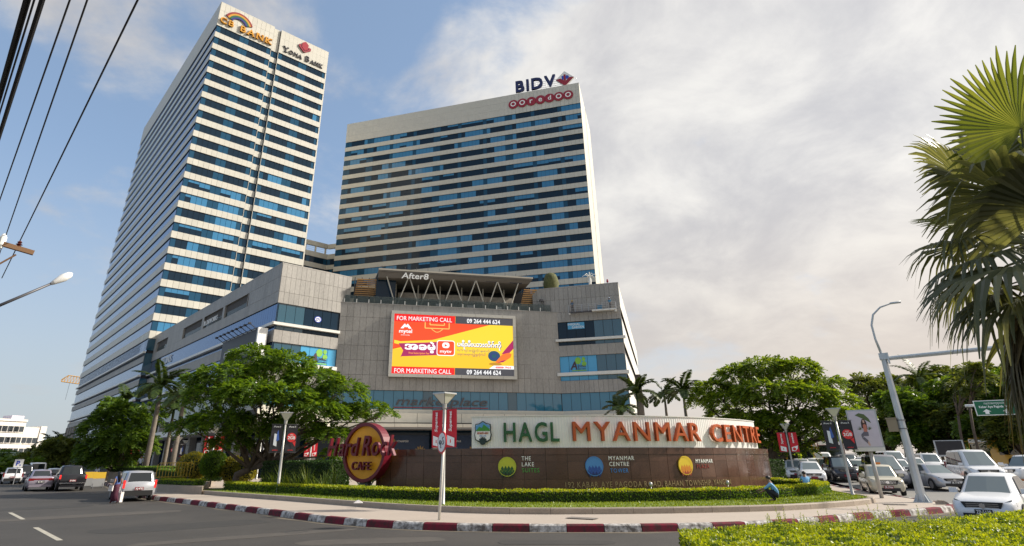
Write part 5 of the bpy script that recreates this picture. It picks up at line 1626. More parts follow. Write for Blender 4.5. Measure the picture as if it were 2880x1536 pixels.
# ---- poster boards on posts
mat('poster_paper', (.60, .55, .63), .5, noise=.06, nscale=3)
mat('poster_dark', (.022, .018, .02), .5)
mat('p_leaf', (.10, .14, .05), .6); mat('p_hair', (.06, .035, .03), .6); mat('p_top', (.55, .20, .14), .6); mat('p_jean', (.15, .14, .18), .6); mat('p_skin', (.60, .40, .32), .6)
def poster_board():
    g = atD(2482, 1407, 36.6)
    e = thing('poster_board', 'tall light-box board showing a dancing figure under a palm leaf, on one post', 'billboard', loc(g[0], g[1], .18, R(-32)))
    mb = MB(); mb.lathe([(.09, 0), (.09, 2.2)], 12); mb.build('post', 'pole_grey', e, None, True)
    W, z0, z1 = .655, 2.15, 4.12
    mb = MB(); mb.box(-W, -.14, z0, W, .14, z1); mb.build('box', 'steel', e)
    mb = MB(); mb.box(-W, -.16, z0 - .02, W, .16, z0 + .16); mb.build('sill', 'white_alu', e)
    mb = MB(); mb.box(-W + .07, -.15, z0 + .2, W - .07, -.14, z1 - .07); f = mb.build('print', 'poster_paper', e)
    def pl(pts, m, nm, y): mb = MB(); mb.plate(pts, y, y + .003); mb.build(nm, m, f)
    def T(x, z): return (x * .54, z0 + .22 + z * 1.6)
    pl([T(-.55, .93), T(-.2, .99), (T(.2, .95)), T(.5, .82), T(.62, .68), T(.4, .73), T(.1, .80), T(-.2, .86)][::-1], 'p_leaf', 'print_leaf', -.154)
    pl([T(-.22, .55), T(-.05, .5), T(.1, .55), T(.22, .5), T(.24, .72), T(.1, .82), T(-.08, .80), T(-.2, .7)], 'p_hair', 'print_hair', -.156)
    pl([T(-.04, .70), T(.08, .68), T(.10, .76), T(.02, .79), T(-.05, .76)], 'p_skin', 'print_face', -.160)
    pl([T(-.12, .42), T(.16, .42), T(.20, .62), T(.06, .66), T(-.08, .63)], 'p_top', 'print_top', -.162)
    pl([T(-.35, .22), T(-.2, .30), T(.2, .30), T(.22, .42), T(-.12, .43), T(-.4, .34)], 'p_jean', 'print_legs', -.164)
    pl([T(-.35, .22), T(.02, .05), T(.10, .06), T(.05, .18), T(-.2, .27)], 'p_jean', 'print_legs', -.166)
    pl([T(-.02, .05), T(.10, .0), T(.16, .04), T(.1, .14), T(.0, .14)], 'p_skin', 'print_feet', -.168)
    for sx in (-1, 1):
        for k in range(7):
            a = R(20 + 24 * k); x, z = sx * .38, .48
            pl([T(x, z), T(x + .05, z + .02), T(x + .26 * math.cos(a) * sx, z + .12 * math.sin(a)), T(x - .01, z + .03)][::1 if sx > 0 else -1], 'p_leaf', 'print_leaf', -.158 - .001 * k)
poster_board()
def dark_board():
    p = atD(2680, 1290, 62)
    e = thing('poster_board', 'blank dark poster board on a forked black post before the park trees', 'billboard', Matrix.Translation((p.x, p.y, 0)) @ Matrix.Rotation(R(-34), 4, 'Z'))
    z0, z1 = atD(2680, 1284, 62).z, atD(2680, 1238, 62).z
    mb = MB(); mb.tube([(0, 0, 0), (0, 0, z0 - .4)], .07, 6); mb.tube([(0, 0, z0 - .6), (.7, 0, z0)], .05, 6); mb.tube([(0, 0, z0 - .6), (-.1, 0, z0)], .06, 6); mb.build('post', 'steel_dark', e)
    W = .95
    mb = MB(); mb.box(-W, -.1, z0, W, .1, z1); mb.build('box', 'steel', e)
    mb = MB(); mb.box(-W + .1, -.12, z0 + .12, W - .1, -.1, z1 - .06); mb.build('face', 'poster_dark', e)
dark_board()
# ================================================================ trees
leafmat('tree_leaf_a', (.04, .10, .013), (.17, .265, .026), .46)
leafmat('tree_leaf_b', (.04, .09, .014), (.13, .21, .028), .42)
leafmat('tree_leaf_c', (.06, .095, .025), (.16, .19, .045), .42)
leafmat('tree_leaf_d', (.06, .125, .014), (.23, .31, .035), .48)
leafmat('palm_leaf', (.025, .05, .014), (.07, .11, .02), .3)
leafmat('fan_leaf', (.10, .135, .03), (.22, .25, .07), .50, rough=.4)
leafmat('fan_dark', (.075, .09, .05), (.19, .20, .12), .40, rough=.35)
leafmat('fan_dead', (.11, .09, .05), (.24, .19, .10), .35)
leafmat('yellow_leaf', (.16, .16, .02), (.34, .30, .04), .4)
mat('palm_bark', (.16, .135, .11), .85, noise=.25, nscale=3)
def sprays(rs, clumps, n, size, flat=.5):
    """clumps: array (k,4+): centre, rx, rz ; leaf sprays on and inside the clump shells"""
    C = np.array(clumps); vol = C[:, 3] ** 2; k = rs.choice(len(C), n, p=vol / vol.sum())
    u = rdir(rs, n); r = rs.uniform(.55, 1., n) ** .5
    low = u[:, 2] < -.35; u[low, 2] *= -.6
    u = nrm(u)
    base = C[k, :3] + u * np.stack([C[k, 3], C[k, 3], C[k, 4]], 1) * r[:, None]
    d = u.copy(); d[:, 2] = d[:, 2] * .35 + rs.uniform(-.35, .15, n); d += rs.normal(size=(n, 3)) * .3
    return base, nrm(d)
def foliage(rs, clumps, n, size, pairs=5, lw=.34):
    base, d = sprays(rs, clumps, n, size)
    lv = Leaves()
    up = nrm(np.array([[0, 0, 1.]]) + rs.normal(size=(n, 3)) * .35)
    side = nrm(np.cross(d, up)); upn = np.cross(side, d)
    for j in range(pairs):
        pos = base + d * (size * .55 * (j + .3)) - np.array([[0, 0, 1.]]) * (size * .05 * j * j)
        for s in (-1, 1):
            dd = nrm(side * s + d * .55 - upn * .25 + rs.normal(size=(n, 3)) * .12)
            lv.add(pos, dd, upn, size * rs.uniform(.8, 1.2, n) * (1.1 - .1 * j), size * lw)
    return lv
def tree(name, label, base, clumps, n, size, leafm, seed, trunk_r=.25, group=None, fork=.35, bark='bark', trunks=1, cat='tree'):
    """base: foot in world; clumps in world coordinates (x,y,z,rx,rz)"""
    rs = np.random.RandomState(seed); rg = random.Random(seed)
    e = thing(name, label, cat, Matrix.Translation(base), group)
    B = Vector(base)
    C = [(c[0] - B.x, c[1] - B.y, c[2] - B.z, c[3], c[4]) for c in clumps]
    cz = sum(c[2] for c in C) / len(C); cx = sum(c[0] for c in C) / len(C); cy = sum(c[1] for c in C) / len(C)
    zlow = min(c[2] - c[4] for c in C)
    for tnum in range(trunks):
        off = Vector((0, 0, 0)) if trunks == 1 else Vector(((tnum - (trunks - 1) / 2) * 2.4, .5 * tnum, 0))
        hub = Vector((cx * .25, cy * .25, 0)) + off * .6; hub.z = max(.8, zlow * .75)
        mb = MB()
        mb.tube([off, off * .95 + Vector((hub.x * .15, hub.y * .15, hub.z * .3)), off * .85 + Vector((hub.x * .5, hub.y * .5, hub.z * .7)), hub], [trunk_r * 1.35, trunk_r, trunk_r * .9, trunk_r * .85], 9)
        tk = mb.build('trunk', bark, e, None, True)
        for q, c in enumerate(C):
            if trunks > 1 and q % trunks != tnum: continue
            tip = Vector(c[:3]); mid = hub.lerp(tip, .5) + Vector((rg.uniform(-.3, .3), rg.uniform(-.3, .3), rg.uniform(-.1, .4)))
            mb = MB(); mb.tube([hub, hub.lerp(mid, .6), mid, tip], [trunk_r * .6, trunk_r * .42, trunk_r * .3, trunk_r * .1], 6); mb.build('limb', bark, tk, None, True)
            for w in range(3):
                t2 = tip + Vector((rg.uniform(-1, 1) * c[3], rg.uniform(-1, 1) * c[3], rg.uniform(-.3, .8) * c[4])) * .8
                mb = MB(); mb.tube([mid.lerp(tip, .6), t2], [trunk_r * .16, trunk_r * .05], 4); mb.build('twig', bark, tk)
    foliage(rs, C, n, size).build('crown', leafm, e)
    return e
def pxclumps(specs, D):
    out = []
    for px, py, dd, rpx, fl in specs:
        p = atD(px, py, D + dd); c = CAMINV @ (p - Vector((0, 0, HCAM))); k = -c.z / FPX
        out.append((p.x, p.y, p.z, rpx * k, rpx * k * fl))
    return out
def foot(px, py, D, z): p = atD(px, py, D); return (p.x, p.y, z)
# the spreading tree left of the cafe sign
T1 = pxclumps([(640, 1065, 0, 95, .55), (720, 1010, 1.5, 85, .55), (800, 1030, 0, 95, .5), (880, 1075, -1, 95, .5), (960, 1100, -1.5, 80, .5), (1040, 1150, -1.5, 55, .45), (1085, 1165, -2, 30, .4), (560, 1070, 1, 50, .5), (600, 1125, 0, 90, .55),
               (700, 1115, -2, 110, .5), (800, 1120, -2.5, 105, .5), (900, 1160, -2.5, 90, .5), (980, 1165, -1, 60, .5), (620, 1190, -1, 95, .5), (530, 1205, 0, 60, .5), (720, 1205, 0, 100, .5), (830, 1210, -1, 95, .5), (925, 1230, -2, 70, .55), (945, 1280, -2, 42, .6), (650, 1250, 0, 70, .45), (860, 1150, 2, 90, .6), (760, 1070, 2.5, 110, .6)], 46)
tree('spreading_tree', 'big spreading feathery-leaved tree standing behind the dark box hedge', foot(715, 1330, 46, .34), [(c[0], c[1], c[2], c[3] * .86, c[4] * .78) for c in T1], 7600, .20, 'tree_leaf_a', 1, .26, trunks=2)
# the tree by the flank of the tall tower
T2 = pxclumps([(330, 1175, 0, 60, .8), (375, 1195, -1, 50, .8), (290, 1215, 0, 62, .8), (350, 1245, -2, 75, .7), (275, 1270, 0, 55, .7), (395, 1250, -2, 45, .8), (420, 1175, 1, 42, 1.0), (330, 1295, -1, 62, .6), (310, 1150, 1, 28, 1.2), (262, 1300, 1, 35, .6)], 72)
tree('street_tree', 'dense dark tree beside the kerb below the tall tower flank', foot(325, 1340, 72, .18), [(c[0], c[1], c[2], c[3] * .88, c[4] * .88) for c in T2], 3000, .27, 'tree_leaf_b', 2, .22)
T3 = pxclumps([(165, 1255, 0, 32, .7), (195, 1265, 2, 36, .6), (140, 1270, 0, 26, .6), (215, 1255, 0, 26, .6), (180, 1290, 0, 32, .5)], 95)
tree('street_tree', 'slanting tree with reddish trunk at the far end of the tower', foot(190, 1325, 95, .1), T3, 1300, .32, 'tree_leaf_c', 3, .2)
for k, (px, py, r, D, m) in enumerate([(20, 1288, 30, 130, 'tree_leaf_b'), (80, 1295, 36, 125, 'tree_leaf_c'), (125, 1300, 34, 112, 'tree_leaf_b'), (45, 1312, 28, 110, 'tree_leaf_c'), (112, 1275, 24, 170, 'tree_leaf_c'), (5, 1308, 24, 105, 'tree_leaf_b')]):
    rg = random.Random(60 + k)
    sp = [(px + rg.uniform(-.8, .8) * r, py + rg.uniform(-.3, .5) * r, rg.uniform(-3, 3), r * rg.uniform(.4, .65), .75) for q in range(7)] + [(px, py + 22, 0, r * .7, .8)]
    tree('roadside_tree', ('rounded tree in front of the white hotel', 'grey-green tree below the white hotel windows', 'dark tree beside the parking sign', 'tree over the queue of cars left of the parking sign', 'hazy tree at the right foot of the white hotel', 'tree at the near end of the hotel garden')[k], foot(px, 1318, D, 0), pxclumps(sp, D), 900, .42, m, 70 + k, .2, 'trees along the left-hand street')
# tree behind the right end of the sign wall
T4 = pxclumps([(2080, 1060, 0, 70, .55), (2010, 1095, 1, 60, .5), (2150, 1040, 0, 80, .5), (2235, 1045, 0, 72, .55), (2310, 1085, 0, 66, .5), (2365, 1130, 0, 52, .5), (2410, 1165, -1, 40, .5), (1975, 1130, 2, 45, .55), (2060, 1130, 0, 90, .5), (2160, 1110, -2, 110, .5), (2260, 1120, -2, 100, .5), (2330, 1170, -2, 80, .5), (2110, 1190, -1, 90, .45), (2210, 1190, -2, 95, .5), (2290, 1225, -2, 75, .5), (2370, 1215, 0, 52, .5), (2180, 1250, -1, 60, .5), (2245, 1265, -1, 50, .5), (2130, 1215, 2, 60, .5), (2395, 1190, 0, 40, .5), (2040, 1170, 3, 55, .5)], 62)
tree('spreading_tree', 'spreading umbrella-shaped tree behind the right end of the sign wall', foot(2150, 1322, 62, .18), [(c[0], c[1], c[2], c[3] * .84, c[4] * .78) for c in T4], 5600, .26, 'tree_leaf_d', 4, .38)
# park trees across the right-hand street
park = [(2470, 1105, 60, 118), (2545, 1130, 55, 100), (2610, 1090, 70, 112), (2690, 1105, 75, 105), (2770, 1090, 80, 98), (2850, 1100, 80, 92), (2500, 1190, 55, 108), (2590, 1190, 60, 100), (2680, 1200, 65, 98), (2780, 1200, 70, 94), (2870, 1190, 60, 90), (2440, 1230, 40, 112)]
plab = ['olive park tree rising behind the poster board', 'park tree between poster board and gantry pole', 'tall olive park tree behind the gantry pole', 'park tree left of the green direction sign', 'tall park tree above the green direction sign', 'tall park tree behind the fan palm', 'low dense park tree behind the poster board', 'dense park tree low behind the gantry pole', 'dark park tree behind the blank board', 'dark park tree above the yellow bus', 'park tree right of the yellow bus', 'far park tree behind the banner lamp']
for k, (px, py, r, D) in enumerate(park):
    rg = random.Random(160 + k)
    sp = [(px + rg.uniform(-.85, .85) * r, py + rg.uniform(-.5, .9) * r, rg.uniform(-4, 4), r * rg.uniform(.4, .62), .7) for q in range(11)]
    tree('park_tree', plab[k], foot(px + rg.uniform(-20, 20), 1306, D, .5), pxclumps(sp, D), 1500, .42, ('tree_leaf_c', 'tree_leaf_b', 'tree_leaf_c', 'tree_leaf_a')[k % 4], 170 + k, .3, 'park trees across the right-hand street')
for k, (px, py, r, D) in enumerate([(2720, 1060, 26, 84), (2760, 1040, 22, 82)]):
    rg = random.Random(190 + k)
    sp = [(px + rg.uniform(-1, 1) * r * 1.4, py + rg.uniform(-1.2, 1) * r * 1.6, rg.uniform(-2, 2), r * rg.uniform(.3, .55), .7) for q in range(9)]
    tree('thin_tree', ('sparse young tree poking above the green direction sign', 'thin-leaved tree crown beside the hanging palm skirt')[k], foot(px, 1306, D, .4), pxclumps(sp, D), 220, .30, 'tree_leaf_c', 195 + k, .14)

# ---------------------------------------------------------------- feather palms
def frond(lv, rs, base, d0, L, droop, n=44, ll=.75):
    p = np.array(base, float); d = np.array(d0, float); d /= np.linalg.norm(d)
    pts = [p.copy()]; ds = [d.copy()]
    for k in range(n):
        p = p + d * (L / n); d = d + np.array([0, 0, -droop / n]); d /= np.linalg.norm(d); pts.append(p.copy()); ds.append(d.copy())
    P, Dv = np.array(pts), np.array(ds)
    sd = nrm(np.cross(Dv, np.array([[0, 0, 1.]]))); up = np.cross(sd, Dv)
    t = np.linspace(0, 1, n + 1); prof = np.sin(np.pi * np.clip(t * .88 + .1, 0, 1)) ** .7
    for s in (-1, 1):
        dd = nrm(sd * s * .9 + Dv * .6 + up * rs.uniform(-.15, .35, (n + 1, 1)) - np.array([[0, 0, .35]]))
        lv.add(P, dd, up, ll * prof, .06 * ll / .75 + .03, 0, .2)
    lv.add(P[:-1], nrm(np.diff(P, axis=0)), up[:-1], L / n * 1.2, .03, 0, .1)
def feather_palm(label, base, htop, L, seed, n=13, group='royal palms before the mall', r=.16, ll=.7):
    rs = np.random.RandomState(seed)
    e = thing('royal_palm', label, 'palm', Matrix.Translation(base), group)
    h = htop - base[2]
    mb = MB(); mb.tube([(0, 0, 0), (.03, 0, h * .35), (.0, .02, h * .75), (0, 0, h - .9)], [r * 1.15, r * 1.2, r * .95, r * .7], 10); mb.build('trunk', 'palm_bark', e, None, True)
    mb = MB(); mb.tube([(0, 0, h - 1.0), (0, 0, h - .4), (0, 0, h + .3)], [r * .75, r * .8, r * .25], 8); mb.build('crownshaft', 'palm_leaf', e, None, True)
    lv = Leaves()
    for k in range(n):
        a = 2.4 * k + rs.uniform(-.2, .2); el = rs.uniform(-.1, 1.25)
        frond(lv, rs, (0, 0, h), (math.cos(a) * math.cos(el), math.sin(a) * math.cos(el), math.sin(el) + .25), L * rs.uniform(.85, 1.1), 1.3 + rs.uniform(0, .6), ll=ll)
    lv.build('fronds', 'palm_leaf', e)
    return e
def ppalm(label, px, py, D, L, seed, n=13, grp='royal palms before the mall flank', zb=.18, r=.16, ll=.7):
    p = atD(px, py, D); feather_palm(label, (p.x, p.y, zb), p.z, L, seed, n, grp, r, ll)
ppalm('royal palm with tall trunk between the street tree and the big tree', 455, 1085, 68, 3.4, 1, 15, r=.22)
ppalm('royal palm tucked against the left side of the big tree', 520, 1110, 66, 3.3, 2, 13, r=.2)
ppalm('royal palm half hidden behind the left street tree', 350, 1128, 78, 3.0, 3, 13, r=.2)
ppalm('slim royal palm right behind the tall palm trunk', 490, 1150, 74, 2.8, 4, 11, r=.18)
ppalm('small distant palm left of the tower corner', 145, 1245, 118, 2.6, 5, 11, 'small palms by the tower corner')
ppalm('small distant palm touching the tower corner', 172, 1243, 122, 2.6, 6, 11, 'small palms by the tower corner')
ppalm('full palm standing at the right edge of the mall', 1790, 1105, 70, 3.1, 7, 15, 'palms beside the mall right edge')
ppalm('slim upright palm between the mall and the umbrella tree', 1868, 1110, 72, 2.6, 8, 11, 'palms beside the mall right edge')
ppalm('drooping palm next to the umbrella tree', 1920, 1098, 66, 2.9, 9, 13, 'palms beside the mall right edge')
ppalm('short dark palm before the mall right flank', 1745, 1150, 68, 2.4, 10, 12, 'palms beside the mall right edge')
ppalm('palm head showing above the park trees', 2585, 1062, 105, 4.2, 11, 12, 'palms among the park trees')
ppalm('palm crown beyond the park trees', 2680, 1078, 112, 4.0, 12, 11, 'palms among the park trees')

# ---------------------------------------------------------------- the fan palm in the median
def fan_leaf(mb, rg, base, d0, petiole, Rr, nseg, spread, droop, mi=0, cup=.25, fold=.5):
    """petiole from base along d0, then a pleated fan"""
    d = Vector(d0).normalized()
    hub = Vector(base) + d * petiole - Vector((0, 0, .25 * petiole * (1 - d.z) * .6))
    mb.tube([base, Vector(base).lerp(hub, .5) + Vector((0, 0, .06)), hub], [.022, .016, .012], 5, 2)
    ax = (hub - Vector(base).lerp(hub, .5)).normalized()
    side = ax.cross(Vector((0, 0, 1)))
    if side.length < .1: side = Vector((1, 0, 0))
    side.normalize(); up = side.cross(ax).normalized()
    for k in range(nseg):
        a = (k / (nseg - 1) - .5) * spread
        dirv_ = (ax * math.cos(a) + side * math.sin(a)).normalized()
        da = spread / nseg
        perp = (-ax * math.sin(a) + side * math.cos(a)).normalized()
        L = Rr * (1 - .18 * abs(a) / PI) * rg.uniform(.92, 1.05)
        dr = droop * rg.uniform(.6, 1.5)
        prev = None
        o = len(mb.v)
        st = [(0., 0.), (.32, .32 * da * .56), (.64, .64 * da * .53), (.84, .62 * da * .36), (1., .006)]
        kink = rg.random() < .3 * droop
        for (t, hw) in st:
            q = max(0, t - .5)
            c = hub + dirv_ * (L * t) + up * (cup * L * t * (1 - t)) - Vector((0, 0, 1)) * (dr * L * q * q * (3.2 if kink else 1.4))
            w_ = perp * (hw * L)
            rid = up * (-hw * L * fold)
            mb.v += [tuple(c - w_ + rid), tuple(c), tuple(c + w_ + rid)]
        for j in range(4):
            b = o + 3 * j
            mb.f += [(b, b + 1, b + 4, b + 3), (b + 1, b + 2, b + 5, b + 4)]; mb.mi += [mi, mi]
def fan_palm():
    rg = random.Random(12)
    D = 9.6
    c = atD(2905, 640, D)
    e = thing('fan_palm', 'large fan palm with pleated leaves and a brown hanging leaf skirt', 'palm', Matrix.Translation((c.x, c.y, 0)))
    h = c.z
    mb = MB(); mb.tube([(0, 0, 0), (.02, .02, h * .5), (0, 0, h - .2)], [.2, .16, .17], 10); mb.build('trunk', 'palm_bark', e, None, True)
    def rel(px, py, dd=0.): p = atD(px, py, D + dd); return p - c + Vector((0, 0, h))
    leaves = [  # (hub px, py, depth offset, radius, spread deg, droop, material)
        (2872, 360, -.3, 1.12, 300, .12, 0), (2700, 505, -.1, .95, 230, .45, 1), (2795, 470, .5, 1.0, 240, .45, 1), (2730, 640, .5, .75, 210, .15, 0),
        (2715, 700, -.2, .72, 200, .8, 1), (2775, 740, -.5, .85, 220, .85, 1), (2850, 560, -.7, 1.05, 240, .7, 1), (2860, 760, -.9, 1.15, 240, .7, 1),
        (2750, 810, .2, .7, 190, .8, 1), (2800, 840, -.4, .75, 210, .8, 1), (2870, 850, -.8, .8, 220, .8, 1), (2940, 430, .3, 1.1, 280, .3, 0), (2960, 600, -.5, 1.2, 260, .6, 1), (2790, 600, .9, .9, 230, .5, 1), (2900, 680, .8, 1.0, 240, .6, 1)]
    for k, (px, py, dd, Rr, sp, dr, mi) in enumerate(leaves):
        hub = rel(px, py, dd); b = Vector((0, 0, h - .1 - .03 * k))
        v = hub - b; ln = v.length
        mb = MB()
        # undo the sag that fan_leaf adds so that the hub stays on its mark
        d = v.normalized()
        tgt = hub + Vector((0, 0, .25 * ln * (1 - d.z) * .6)); v = tgt - b
        fan_leaf(mb, rg, b, v.normalized(), v.length, Rr, 52 if k == 0 else 36, R(sp), dr, mi)
        mb.build('fan_leaf', ['fan_leaf', 'fan_dark', 'fan_dark'], e)
    for k in range(40):     # dead leaves hanging as a skirt
        a = rg.uniform(0, 2 * PI); b = Vector((0, 0, h - .35 - .055 * (k % 11)))
        d = Vector((math.cos(a) * .75, math.sin(a) * .75, -.75 - .5 * rg.random()))
        mb = MB(); fan_leaf(mb, rg, b, d, rg.uniform(.4, .75), rg.uniform(.55, .85), 16, R(rg.uniform(60, 130)), 1.1, 0, .1)
        mb.build('dead_leaf', ['fan_dark' if k % 3 == 0 else 'fan_dead', 'fan_dead', 'fan_dead'], e)
fan_palm()

# ---------------------------------------------------------------- shrubs
def blob_shrub(name, label, base, r, rz, zc, leafm, n, size, seed, stem=True, grp=None):
    rs = np.random.RandomState(seed)
    e = thing(name, label, 'shrub', Matrix.Translation(base), grp)
    u = rdir(rs, n); rr = rs.uniform(.82, 1.0, n)
    p = u * np.array([[r, r, rz]]) * rr[:, None] + np.array([[0, 0, zc]])
    d = nrm(u + rs.normal(size=(n, 3)) * .8)
    Leaves().add(p, d, rdir(rs, n), size * rs.uniform(.7, 1.3, n), size * .4).build('foliage', leafm, e)
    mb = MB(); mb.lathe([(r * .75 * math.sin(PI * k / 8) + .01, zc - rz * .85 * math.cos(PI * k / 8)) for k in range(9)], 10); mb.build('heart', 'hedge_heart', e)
    if stem: mb = MB(); mb.tube([(0, 0, 0), (0, 0, zc)], .05, 6); mb.build('stem', 'bark', e)
    return e
def at_foot(px, py, z=.2): g = gnd(px, py, z); return (g.x, g.y, z)
blob_shrub('topiary_ball', 'round clipped topiary ball on the planter beside the lamp post', foot(594, 1345, 50, .3), .95, .95, 1.55, 'hedge_green', 6000, .09, 5)
blob_shrub('flowering_shrub', 'loose yellow-leaved shrub beside the round topiary', foot(540, 1335, 52, .3), 1.15, 1.0, 1.4, 'yellow_leaf', 2600, .13, 6)
blob_shrub('flowering_shrub', 'yellow-leaved shrub right of the round topiary under the big tree', foot(655, 1335, 50, .3), 1.0, .9, 1.2, 'yellow_leaf', 2200, .13, 7)
blob_shrub('flowering_shrub', 'small yellow shrub below the big tree trunks', foot(690, 1330, 49, .3), .8, .8, 1.1, 'yellow_leaf', 1500, .13, 8)
# second planter with low hedge, left of the first
pq = [gnd(440, 1383, .18), gnd(566, 1391, .18), gnd(600, 1362, .18), gnd(470, 1352, .18)]
mb = MB(); mb.prism([p.xy for p in pq], .17, .62); tag(mb.build('planter_wall', 'stone_kerb'), 'raised stone planter left of the big tree, below the low hedge', 'planter')
hedge_run('clipped_hedge', 'low hedge on the raised planter left of the big tree', [pq[0].lerp(pq[2], .06).xy, pq[1].lerp(pq[3], .06).xy], .7, .62, .95, ['hedge_green', 'hedge_gold'], 500, 14)
hedge_run('box_hedge', 'dark low hedge block behind the raised planter', [pq[0].lerp(pq[3], .6).xy, pq[1].lerp(pq[2], .6).xy], 1.6, .62, 1.4, ['hedge_dark', 'hedge_green'], 900, 15, leaf_l=.09)
# long retaining wall and hedge along the mall flank
a_, b_ = gnd(300, 1358, .18), gnd(470, 1362, .18)
d_ = (b_ - a_).normalized(); n_ = Vector((-d_.y, d_.x, 0))
mb = MB(); mb.prism([a_.xy, b_.xy, (b_ + n_ * 5).xy, (a_ + n_ * 5).xy], .17, 1.15); tag(mb.build('terrace_wall', 'stone_kerb'), 'long stone retaining wall behind the silver estate car', 'wall')
hedge_run('clipped_hedge', 'dark low hedge on the terrace wall behind the silver wagon', [(a_ + n_ * .6).xy, (b_ + n_ * .6).xy], .8, 1.15, 1.6, ['hedge_dark', 'hedge_green'], 400, 16, leaf_l=.1)
# grassy bank of the park
g0, g1 = (62, 60), (110, 140)
mb = MB(); mb.add([(56, 62, .0), (74, 52, .0), (130, 60, 3.5), (200, 160, 5.0), (150, 190, 5.), (66, 90, .0)], [(0, 1, 2, 5), (5, 2, 3, 4)]); struct('grass_bank', mb, 'bank_grass')
# ================================================================ vehicles
bpy.data.scenes.remove(TXT) if False else None
def paint(name, col, metal=.2, rough=.28): mat(name, col, rough, metal=metal, coat=.6)
paint('car_white', (.72, .73, .75), .05); paint('car_silver', (.46, .47, .50), .5); paint('car_grey', (.22, .22, .24), .4); paint('car_black', (.012, .012, .016), .2); paint('car_maroon', (.05, .012, .014), .2)
paint('car_cream', (.50, .46, .36), .1); paint('car_mauve', (.30, .27, .33), .45); paint('car_dark', (.03, .035, .05), .3); paint('bus_yellow', (.72, .42, .06), .0); paint('bus_blue', (.10, .24, .33), .0); paint('bus_red', (.16, .03, .035), .0)
mat('car_glass', (.012, .016, .018), .04, ior=1.65); mat('car_glass_sky', (.16, .20, .21), .05, ior=1.6)  # windscreens use a paler glass with the reflected bright sky painted in
mat('rubber', (.018, .018, .019), .8); mat('rim', (.42, .42, .44), .3, metal=.8); mat('trim_black', (.014, .014, .015), .5); mat('chrome', (.72, .72, .74), .12, metal=1.)
mat('headlamp', (.16, .18, .20), .05, metal=.3, ior=1.7); mat('tail_red', (.20, .008, .010), .2); mat('tail_lit', (.5, .02, .02), .3, emit=(1., .03, .02), emit_s=.5); mat('amber', (.70, .22, .03), .3)
mat('plate_red', (.20, .015, .03), .5); mat('plate_black', (.015, .015, .017), .5)
def loft(secs, closed_ends=True):
    mb = MB(); n = len(secs[0])
    for s in secs: mb.v += [tuple(p) for p in s]
    for i in range(len(secs) - 1):
        for k in range(n - 1):
            mb.f.append((i * n + k, i * n + k + 1, (i + 1) * n + k + 1, (i + 1) * n + k)); mb.mi.append(0)
    if closed_ends:
        mb.f.append(tuple(range(n - 1, -1, -1))); mb.mi.append(0)
        mb.f.append(tuple((len(secs) - 1) * n + k for k in range(n))); mb.mi.append(0)
    return mb
